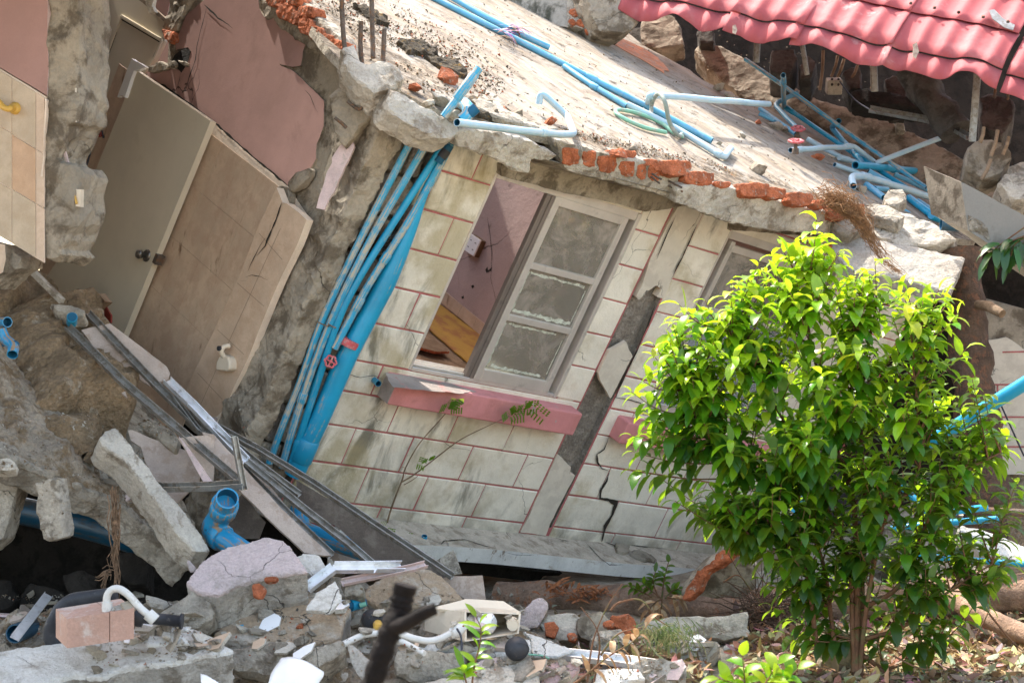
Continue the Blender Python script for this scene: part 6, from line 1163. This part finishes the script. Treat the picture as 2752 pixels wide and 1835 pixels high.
# small rubble: countable pieces and gravel, each resting on the surface below it
bpy.context.view_layer.update(); dgr=bpy.context.evaluated_depsgraph_get()
def rest(k,x,y,mn=.25):
    r_=ray(k,x,y).normalized(); q=sc.ray_cast(dgr,CZ,r_)
    if not q[0]: return None
    N=q[2] if q[2].dot(r_)<0 else -q[2]
    if N.z<mn: return None
    if any(w in q[4].name for w in ('pipe','track','hose','rail','bag','disc','ceramic','shard','stud','leaf','coupling','brick_block','block_body','ball','concrete_bar','tank','marble','white_board','lid','wall_face','fibre','clip')): return None
    return q[1]
rg=random.Random(41)
zones=[(6,560,1900,1150,1560,7.5,75),(7,0,1200,1000,1540,7.9,75),(7,1200,2240,1280,1560,8.0,60),(6,0,900,1030,1330,8.0,30),(3,850,1500,1000,1560,9.0,16)]
for (k,x0,x1,y0,y1,d,cn) in zones:
    for i in range(cn):
        p=rest(k,rg.uniform(x0,x1),rg.uniform(y0,y1)); mt=rg.choice(('concrete','pale','concrete','cement','brick' if rg.random()<.10 else 'concrete')); sz=rg.uniform(.014,.05)
        if p: drop('small grey or reddish lump in the loose rubble before the house','rubble','small loose rubble lumps',p+V((0,0,sz*.25)),sz,mt,'rubble_lump')
def shard(label,p,sz,mt,nm,rg):
    c=rg.randint(4,6); N=V((rg.gauss(0,.5),rg.gauss(-.35,.4),1)).normalized(); x=N.orthogonal().normalized(); y=N.cross(x); a0=rg.uniform(0,6)
    P=[p+N*.01+(x*math.cos(a0+6.283*i/c)+y*math.sin(a0+6.283*i/c)*.7)*sz*rg.uniform(.6,1.1) for i in range(c)]
    o=plate(nm,P,(N,p),rg.uniform(.008,.02),[mt[0],mt[1]],None,.03,.004,rg.randint(0,99)); tag(o,label,'rubble','flat broken shards in the rubble')
for (k,x0,x1,y0,y1,d,cn) in zones:
    for i in range(int(cn*.55)):
        p=rest(k,rg.uniform(x0,x1),rg.uniform(y0,y1),.1)
        if p: shard('small flat broken shard of plaster, tile or concrete lying in the rubble',p,rg.uniform(.03,.095),rg.choice((('pale','concrete'),('tile_light','pale'),('white','pale'),('pinkp','concrete'),('concrete','concrete'),('cement','cement'),('board','board'))),'broken_shard',rg)
mb=MB()
for i in range(4500):
    k,x0,x1,y0,y1,d,_=zones[rg2.choice((0,1,2,3,4))]; p=rest(k,rg2.uniform(x0,x1),rg2.uniform(y0,y1))
    if p: pebble(mb,p,rg2.choice((.003,.005,.007,.011)),rg2.choice((0,0,0,1,1,3,3,3,0,0,1,2)))
for i in range(1500):
    p=rest(6,rg2.uniform(0,1100),rg2.uniform(-100,780))
    if p and p.y<9.6: pebble(mb,p,rg2.choice((.004,.006,.008,.012)),rg2.choice((0,3,1,3)))
tag(mb.build('gravel',['concrete','pale','brick','soil']),None,None,None,'stuff')
# charred forked stick close to the camera
sk=MB(); tube(sk,smooth_path([at(7,160,1700,3.4),at(7,230,1540,3.4),at(7,300,1330,3.4),at(7,355,1200,3.4),at(7,395,1130,3.42),at(7,405,1050,3.42),at(7,425,975,3.42)],.05,5),[.021+.002*math.sin(i*1.7) for i in range(60)],14,wob=.35)
tube(sk,smooth_path([at(7,345,1230,3.4),at(7,420,1215,3.38),at(7,500,1165,3.36),at(7,570,1128,3.36),at(7,608,1115,3.36)],.03,4),[.018-.0003*i for i in range(40)],12,wob=.35)
o=sk.build('charred_stick','black'); tag(o,'charred black forked stick rising close up from the bottom edge','stick')
# ================= VEGETATION =================
def leafmat(name,tr=.48,rough=.32,tint=(.52,.75,.02)):
    s=NT(name); at_=s.n('ShaderNodeAttribute',attribute_name='lc').outputs['Color']
    col=s.mix(.25,at_,s.n('ShaderNodeValToRGB',{'Fac':s.noise(60,3)}).outputs[0],'OVERLAY')
    geo=s.n('ShaderNodeNewGeometry').outputs['Backfacing']; col2=s.mix(s.mth('MULTIPLY',geo,.5),col,(.16,.30,.08) if tint[1]>.5 else (.3,.22,.13))
    p=s.n('ShaderNodeBsdfPrincipled',{'Base Color':col2,'Roughness':rough,'Specular IOR Level':.55}).outputs[0]
    t=s.n('ShaderNodeBsdfTranslucent',{'Color':s.mix(.55,col,tint)}).outputs[0]
    return s.fin(s.n('ShaderNodeMixShader',{0:tr,1:p,2:t}).outputs[0])
m['leaf']=leafmat('glossy_green_leaf'); m['dryleaf']=leafmat('dry_leaf',.15,.7,(.45,.30,.14)); m['darkleaf']=leafmat('dark_mango_leaf',.15,.35)
class LB:
    def __init__(s): s.v=[];s.f=[];s.c=[]
    def leaf(s,p,d,nm,L,wd,droop,col,seg=4,fold=.25):
        d=d.normalized(); x=d.cross(nm).normalized(); nm=x.cross(d).normalized(); b=len(s.v); cur=p.copy(); dr=d.copy()
        for i in range(seg+1):
            u=i/seg; w_=wd*(math.sin(math.pi*min(1,u*.86+.10))**.8)*(1-.15*u) if 0<i<seg else (wd*.12 if i==0 else 0.0006)
            s.v+=[cur-x*w_+nm*w_*fold,cur.copy(),cur+x*w_+nm*w_*fold]
            dr=(dr-V((0,0,1))*droop/seg*1.6).normalized(); nm=x.cross(dr).normalized(); cur=cur+dr*L/seg
        for i in range(seg):
            a=b+i*3; s.f+=[[a,a+1,a+4,a+3],[a+1,a+2,a+5,a+4]]; s.c+=[col,col]
    def build(s,name,mt,parent=None):
        me=bpy.data.meshes.new(name); me.from_pydata([tuple(q) for q in s.v],[],s.f); me.materials.append(m[mt])
        ca=me.color_attributes.new('lc','FLOAT_COLOR','CORNER')
        for p,c in zip(me.polygons,s.c):
            p.use_smooth=True
            for li in p.loop_indices: ca.data[li].color=(*c,1)
        return link(name,me,parent)
rt=random.Random(77)
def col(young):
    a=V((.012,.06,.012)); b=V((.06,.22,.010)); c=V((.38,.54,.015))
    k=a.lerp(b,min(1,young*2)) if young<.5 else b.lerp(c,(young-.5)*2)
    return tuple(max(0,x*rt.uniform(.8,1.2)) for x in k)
TD=7.9
tree=thing('leafy_bush_tree','bright green leafy young tree with many thin stems, standing in front of the second window','tree')
base=at(8,1225,1640,TD)
blobs=[(1830,900,250,280,.40,115),(1870,660,140,110,.22,36),(1740,700,95,80,.18,14),(1720,820,120,90,.28,22),(2050,730,150,110,.28,36),(2120,880,130,110,.25,26),(1620,800,120,110,.22,28),(1560,960,100,110,.2,20),(1990,960,200,160,.35,52),(1780,1100,190,120,.32,34),(2000,1150,220,130,.35,40),(2210,1060,100,90,.2,18),(2260,1040,60,50,.1,7),(1870,1260,170,120,.28,34),(2080,1260,170,110,.25,34),(1830,1390,65,110,.18,18),(2090,1380,130,100,.2,22),(1760,1010,150,120,.3,24),(1640,900,130,90,.25,18),(1700,1180,110,80,.2,22),(2260,1300,70,80,.15,8),(2130,1130,110,110,.2,16)]
tips=[]
for (cx,cy,rx,ry,rd,cn) in blobs:
    for i in range(int(cn*.92)):
        while True:
            a,b,c=rt.uniform(-1,1),rt.uniform(-1,1),rt.uniform(-1,1)
            if a*a+b*b+c*c<1: break
        q=(a*a+b*b+c*c)**.5; s_=(.45+.55*q)/max(q,.01) if q<.45 else 1
        tips.append(at(9,cx+a*rx*s_,cy+b*ry*s_,TD+c*rd))
for (x,y) in ((1500,790),(1530,860),(1620,690),(1680,650),(1960,620),(2050,650),(2120,690),(2220,800),(2260,900),(1450,1000),(1550,1150),(2290,1180),(2320,1280),(1930,580),(1850,560),(1480,960),(1450,1080),(1520,1100),(1470,870),(2330,1120),(2300,960),(2250,980),(2200,1180),(1600,1160),(1560,700),(1640,720),(1875,505),(1862,540),(1890,540),(1790,560),(1745,600),(1720,640),(1990,640),(2010,600),(1580,715),(1545,745),(2230,880),(2300,1020),(2330,1090),(1450,900),(1460,1040),(2180,690),(2200,720)): tips.append(at(9,x,y,TD+rt.uniform(-.15,.15)))
# stems and limbs: a few main stems, tips join the nearest limb node below
limbs=[]; mbs=MB()
for pts in ([(8,1225,1640),(8,1235,1300),(8,1238,1000),(8,1225,700),(8,1220,450),(5,1045,1200),(5,1000,900),(5,930,600),(5,935,350)],[(8,1245,1640),(8,1262,1250),(8,1262,900),(8,1290,600),(5,1250,1100),(5,1290,800),(5,1350,500)],[(8,1215,1500),(8,1205,1100),(8,1190,800),(8,1060,520),(5,750,1100),(5,560,850),(5,470,650)],[(8,1250,1500),(8,1290,1100),(8,1400,520),(8,1620,380),(5,1600,1050),(5,1560,800),(5,1600,640)],[(8,1100,1350),(8,1070,1100),(8,1040,850),(8,900,500),(8,540,280),(5,330,1300),(5,230,1000)],[(8,1300,1100),(8,1500,1000),(8,1800,1100) if 0 else (8,1640,640),(8,1750,360),(8,1960,250),(8,2100,180)],[(5,1045,1200),(5,1200,1000),(5,1260,880),(5,1210,700)],[(8,1000,1400),(8,950,1000),(8,900,800),(8,700,750)],[(8,1280,1300),(8,1500,1250),(8,1800,1000),(8,2050,850)],[(8,1270,1400),(8,1400,1500),(8,1640,1400)]):
    dz=rt.uniform(-.10,.10); P=[at(*p,TD+dz*min(1,i/2)) for i,p in enumerate(pts)]; P=smooth_path(P,.15,4); c=len(P); r0=.019 if len(limbs)<2 else .012
    tube(mbs,P,[r0*(1-.75*i/c) for i in range(c)],9,wob=.25); limbs.append(P)
nodes=[p for L in limbs for p in L[3:]]
zt=max(t.z for t in tips); zb=min(t.z for t in tips); lb=LB(); mbt=MB()
for t in tips:
    best=min(nodes,key=lambda q:(q-(t+V((0,0,-.16)))).length+max(0,q.z-t.z+.03)*4)
    mid=best.lerp(t,.55)+V((0,0,-.03))+noise.noise_vector(t*5)*.03; P=smooth_path([best,mid,t],.2,5); c=len(P)
    tube(mbt,P,[.0045*(1-.7*i/c) for i in range(c)],5)
    L=sum((P[i+1]-P[i]).length for i in range(c-1)); lf=min(L*.9,.36); nl=max(6,int(lf/.023)); 
    exp_=(t.z-zb)/(zt-zb); out=min(1,((t-at(9,1900,950,TD)).length/.95))
    for i in range(nl):
        back=lf*i/nl; acc=0; j=c-1
        while j>0 and acc+(P[j]-P[j-1]).length<back: acc+=(P[j]-P[j-1]).length; j-=1
        if j==0: break
        pos=P[j].lerp(P[j-1],min(1,(back-acc)/max(1e-4,(P[j]-P[j-1]).length))); d=(P[j]-P[j-1]).normalized()
        ang=i*2.4+rt.uniform(-.5,.5)+t.x*9; s1=d.cross(V((.3,.2,1))).normalized(); s2=d.cross(s1); side=s1*math.cos(ang)+s2*math.sin(ang)
        ld=(side*1.0+d*(.75 if i else 1.6)+V((0,0,.30))).normalized()
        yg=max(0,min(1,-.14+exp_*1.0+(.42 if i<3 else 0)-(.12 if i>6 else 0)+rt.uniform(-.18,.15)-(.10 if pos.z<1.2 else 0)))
        sz=rt.uniform(.092,.142)*(.7 if i<2 else 1)
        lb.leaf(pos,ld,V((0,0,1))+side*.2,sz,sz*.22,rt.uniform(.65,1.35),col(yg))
mbs.build('trunk','stem',tree); mbt.build('twigs','stem',tree); lb.build('foliage','leaf',tree)
chunk('plaster_stump','rough cement covered stump at the foot of the green tree',8,[(1015,1640),(1010,1450),(1045,1250),(1060,1195),(1130,1240),(1200,1255),(1245,1330),(1235,1500),(1215,1640)],8.05,(-.1,-.97,.2),.18,'soil' if 0 else 'cement',cat='stump',d1=.02)
def sapling(label,k,stems,d,L,wd,n_,yg,name='sapling',mt='leaf',droop=.7,cat='plant',r=.005):
    T_=thing(name,label,cat); ms=MB(); l2=LB()
    for st in stems:
        P=smooth_path([at(*(p if len(p)==3 else (k,)+p),d) for p in st],.05,4); c=len(P); tube(ms,P,[r*(1-.6*i/c) for i in range(c)],7)
        for i in range(n_):
            u=(.25+.75*i/(n_-1)) if n_>1 else 1; q=u*(c-1); j=min(int(q),c-2); pos=P[j].lerp(P[j+1],q-j); dd=(P[j+1]-P[j]).normalized(); ang=i*2.4+rt.uniform(-.4,.4)
            s1=dd.cross(V((.2,1,.1))).normalized(); s2=dd.cross(s1); side=s1*math.cos(ang)+s2*math.sin(ang)*.5
            l2.leaf(pos,side+dd*(.6 if i<n_-1 else 2)+V((0,0,.2)),V((0,-.5,1)),L*rt.uniform(.75,1.1),wd*rt.uniform(.8,1.1),droop*rt.uniform(.5,1.2),col(max(0,min(1,yg+rt.uniform(-.15,.15)))),5)
    ms.build('stem','stem',T_); l2.build('leaves',mt,T_); return T_
sapling('young bright green sapling in the bottom middle in front of the cistern',7,[[(820,1640),(835,1480),(870,1350),(885,1240),(850,1170)],[(800,1600),(780,1520),(770,1480)]],6.3,.085,.014,11,.62,r=.004)
sapling('low bright green sapling at the bottom edge left of the tree stump',8,[[(560,1640),(560,1560),(545,1400)],[(640,1640),(700,1540),(760,1450)],[(600,1640),(480,1560),(400,1540)],[(700,1640),(800,1560),(880,1480)]],6.6,.095,.024,7,.60,r=.004)
sapling('dark green bush growing under the ledge before the log',8,[[(60,1060),(70,950),(100,840)],[(60,1060),(-20,1000),(-60,960)],[(80,1060),(120,1010),(160,1000)],[(40,1050),(0,960),(20,900)],[(0,1050),(-80,1010),(-140,985)]],9.9,.06,.016,11,.12,'dark_bush')
sapling('dark mango leaves hanging at the right edge under the tilted beam',5,[[(2300,60),(2200,90),(2110,140),(2060,170)],[(2300,60),(2180,120),(2160,200)],[(2300,40),(2250,100),(2200,180)],[(2250,20),(2080,140),(2030,200)]],10.3,.17,.028,7,.02,'mango_branch','darkleaf',1.3,'leaves')
sapling('dry brown leaves hanging on a bent twig in front of the corrugated strip',7,[[(1330,1640),(1500,1530),(1650,1400),(1800,1320),(1870,1230)]],7.0,.10,.014,14,.0,'dry_twig','dryleaf',1.6,'twig')
# pinnate vine leaves on the facade
vn=thing('wall_vine','thin brown vine with feathery green leaves climbing the block wall to the big pink sill','vine'); ms=MB(); l2=LB()
vp=lambda pts: [hit(*(p if len(p)==3 else (7,)+p),fplane(-.04-.11*min(1,max(0,(640-(p[1] if len(p)==2 else -70))/560)))) for p in pts]
for pts,r in (([(300,668),(330,540),(375,420),(412,330),(415,290),(500,130),(620,0),(4,665,1145)],.006),([(400,360),(470,320),(600,220),(4,750,1300),(4,940,1210),(4,1050,1160)],.005),([(415,375),(470,345),(500,320)],.003),([(385,290),(400,265),(430,275),(425,320)],.002)):
    P=smooth_path(vp(pts),.1,4); tube(ms,P,[r*(1-.55*i/len(P)) for i in range(len(P))],7,wob=.2)
ms.build('stem','oldwood',vn)
def pinn(k,a,b,cn,L,dd=-.17):
    A,Bq=hit(k,*a,fplane(dd)),hit(k,*b,fplane(dd-.03)); d=(Bq-A).normalized(); x=d.cross(n).normalized()
    for i in range(cn):
        for s_ in (-1,1):
            p=A.lerp(Bq,i/cn)
            for j in range(3): l2.leaf(p+x*s_*L*(.25+j*.3),x*s_*(1)+d*.6,n+V((0,0,.4)),L*.42,L*.17,.4,col(rt.uniform(.22,.42)),3)
for a,b in (((670,1120),(690,1075)),((690,1110),(745,1055)),((700,1100),(775,1098)),((1050,1160),(1040,1120)),((1050,1160),(1130,1120)),((1060,1165),(1150,1150)),((1130,1120),(1150,1080)),((1140,1110),(1230,1105)),((1190,1110),(1275,1180))): pinn(4,a,b,5,.045)
for a,b in (((500,240),(550,255)),((555,230),(570,210)),((300,625),(255,630)),((310,665),(360,675)),((330,680),(400,720)),((400,690),(465,700))): pinn(7,a,b,4,.036,-.14)
l2.build('leaves','leaf',vn)
# feathery cypress sprig
cy=thing('cypress_sprig','feathery grey green cypress sprig lying on the stones at the bottom','plant'); ms=MB(); rr_=random.Random(3)
for i in range(260):
    a=at(7,rr_.gauss(1980,90),rr_.gauss(1260,30),7.75+rr_.uniform(-.1,.1)); q=a+V((rr_.uniform(-.03,.05),rr_.uniform(-.03,.03),rr_.uniform(-.10,.02))); 
    tube(ms,[a,a.lerp(q,.5)+V((.01,0,.004)),q],[.0022,.0016,.0008],4)
m['cyp']=mat('cypress_green',(.13,.19,.06),(.30,.28,.12),(.45,.6),6,.3,.2); ms.build('needles','cyp',cy)
# twigs near bottom right and in leaf litter
for i,(P_,d) in enumerate([([(7,1520,1560),(7,1530,1440),(7,1560,1280),(7,1640,1100),(7,1730,970)],7.4),([(7,1560,1560),(7,1600,1350),(7,1580,1230),(7,1480,1110)],7.4),([(7,1600,1400),(7,1700,1260),(7,1850,1235)],7.4),([(7,1660,1130),(7,1700,1080),(7,1850,1050),(7,1930,1180),(7,2020,1230)],7.4),([(8,430,960),(8,520,900),(8,600,1010),(8,700,1150)],9.0),([(8,1450,1400),(8,1600,1480),(8,1750,1500),(8,1850,1560)],7.8),([(8,2030,1150),(8,2150,1300),(8,2240,1380)],7.9),([(8,1950,1290),(8,2000,1200),(8,2030,1130)],8.2)]):
    ms=MB(); P=smooth_path([at(*p,d) for p in P_],.06,4); tube(ms,P,[.005*(1-.6*j/len(P)) for j in range(len(P))],6,wob=.3)
    tag(ms.build('thin_twig','stem'),'thin reddish brown twig standing in the debris at the lower right','twig','thin bare twigs at the lower right')
# dry leaf litter over the ground at the right
lb3=LB()
def dc(): 
    c=rt.choice((V((.42,.29,.16)),V((.30,.19,.10)),V((.50,.38,.24)),V((.20,.12,.07)),V((.38,.30,.20)))); return tuple(x*rt.uniform(.45,1.0) for x in c)
bpy.context.view_layer.update(); dgr=bpy.context.evaluated_depsgraph_get()
def litter(cn,k,x0,x1,y0,y1,f=lambda x,y:True):
    for i in range(cn):
        x,y=rt.uniform(x0,x1),rt.uniform(y0,y1)
        if not f(x,y): continue
        u,v=px(k,x,y); r_=ray(k,x,y)
        if r_.z>=-.02: continue
        p=CZ+r_*(1.6/-r_.z)
        if not 5.5<p.y<13: continue
        hp_=max(0,noise.noise(p*1.3+V((3,0,0))))*.12
        p=p+V((0,0,.02+rt.uniform(0,.05)+hp_)); d=V((rt.gauss(0,1),rt.gauss(0,1),rt.gauss(0,.35))); s_=rt.uniform(.045,.11)
        lb3.leaf(p,d,V((rt.gauss(0,.5),rt.gauss(0,.5),1)),s_,s_*.2,rt.uniform(-.6,1.0),dc(),4,rt.uniform(-.4,.8))
litter(4600,8,500,2400,1130,1700); litter(900,8,1400,2400,1080,1200); litter(1500,8,2400,3400,1100,1700); litter(500,7,1500,2240,1420,1640); litter(260,7,0,1500,1150,1568)
tag(lb3.build('dry_leaf_litter','dryleaf'),None,None,None,'stuff')
ms=MB()
for i in range(420):
    r_=ray(8,rt.uniform(700,2400),rt.uniform(1120,1700)); 
    if r_.z>-.03: continue
    p=CZ+r_*(1.6/-r_.z)+V((0,0,.03)); d=V((rt.gauss(0,1),rt.gauss(0,1),rt.gauss(0,.18))).normalized()*rt.uniform(.06,.25); tube(ms,[p,p+d*.5+V((0,0,.02)),p+d],[.004,.003,.002],5)
tag(ms.build('twig_litter','oldwood'),None,None,None,'stuff')
# brushwood heaped on the log end, right
ms=MB()
for i in range(170):
    p=at(8,rt.gauss(650,90),rt.gauss(1150,45),9.2+rt.uniform(-.2,.2)); d=V((rt.gauss(.3,1),rt.gauss(0,.4),rt.gauss(0,.5))).normalized()*rt.uniform(.1,.35); tube(ms,[p,p+d*.5+noise.noise_vector(p*9)*.04,p+d],[.004,.003,.002],5)
tag(ms.build('brushwood','bark'),'tangle of dark brown dry brushwood at the log left of the tree','brushwood',None)
for x,y,lab in ((900,1080,'dry brown curled leaf pair hanging by the log'),):
    pass
sapling('cluster of dry grey brown leaves hanging on the log before the ledge',8,[[(60,1060),(20,1080),(-20,1130)],[(60,1060),(60,1100),(50,1150)],[(90,1050),(130,1060),(160,1060)]],9.5,.12,.02,5,0,'dry_leaf_cluster','dryleaf',1.4,'leaves')
for f in bpy.data.objects:
    if f.name in('leaves','leaves.006') : pass
# dry colours for the dry ones
for o in bpy.data.objects:
    if o.type=='MESH' and o.parent and o.parent.name.split('.')[0] in ('dry_twig','dry_leaf_cluster') and o.name.startswith('leaves'):
        ca=o.data.color_attributes['lc']
        for p in o.data.polygons:
            q=rt.choice(((.36,.20,.09),(.28,.16,.08),(.42,.30,.17)))
            for li in p.loop_indices: ca.data[li].color=(*q,1)
# ================= finish: bake modifiers, set origins =================
bpy.context.view_layer.update()
dg=bpy.context.evaluated_depsgraph_get(); done=set(); res=[]
for o in SOLIDS:
    if o.name in done: continue
    done.add(o.name); res.append((o,bpy.data.meshes.new_from_object(o.evaluated_get(dg))))
for o,me in res:
    if not len(me.polygons): print('EMPTY',o.name); o.modifiers.clear(); continue
    mts=list(o.data.materials); o.modifiers.clear(); o.data=me
    if not len(me.materials):
        for q in mts: me.materials.append(q)
def desc(o): 
    out=[]
    for c in o.children: out.append(c); out+=desc(c)
    return out
seen=set()
for r in ROOTS:
    if r.get('_placed') or r.name in seen: continue
    seen.add(r.name)
    al=[r]+desc(r); ms=[o for o in al if o.type=='MESH' and len(o.data.vertices)]
    if not ms: print('NOMESH',r.name); continue
    vs=[v.co for o in ms for v in o.data.vertices]
    lo=[min(v[i] for v in vs) for i in range(3)]; hi=[max(v[i] for v in vs) for i in range(3)]
    base=V(((lo[0]+hi[0])/2,(lo[1]+hi[1])/2,lo[2])); mtx=Matrix.Translation(-base)
    for o in ms: o.data.transform(mtx); o.data.update()
    r.location=base
for r in ROOTS:
    if '_placed' in r: del r['_placed']
print('roots',len(ROOTS),'objects',len(bpy.data.objects),'polys',sum(len(o.data.polygons) for o in bpy.data.objects if o.type=='MESH'))
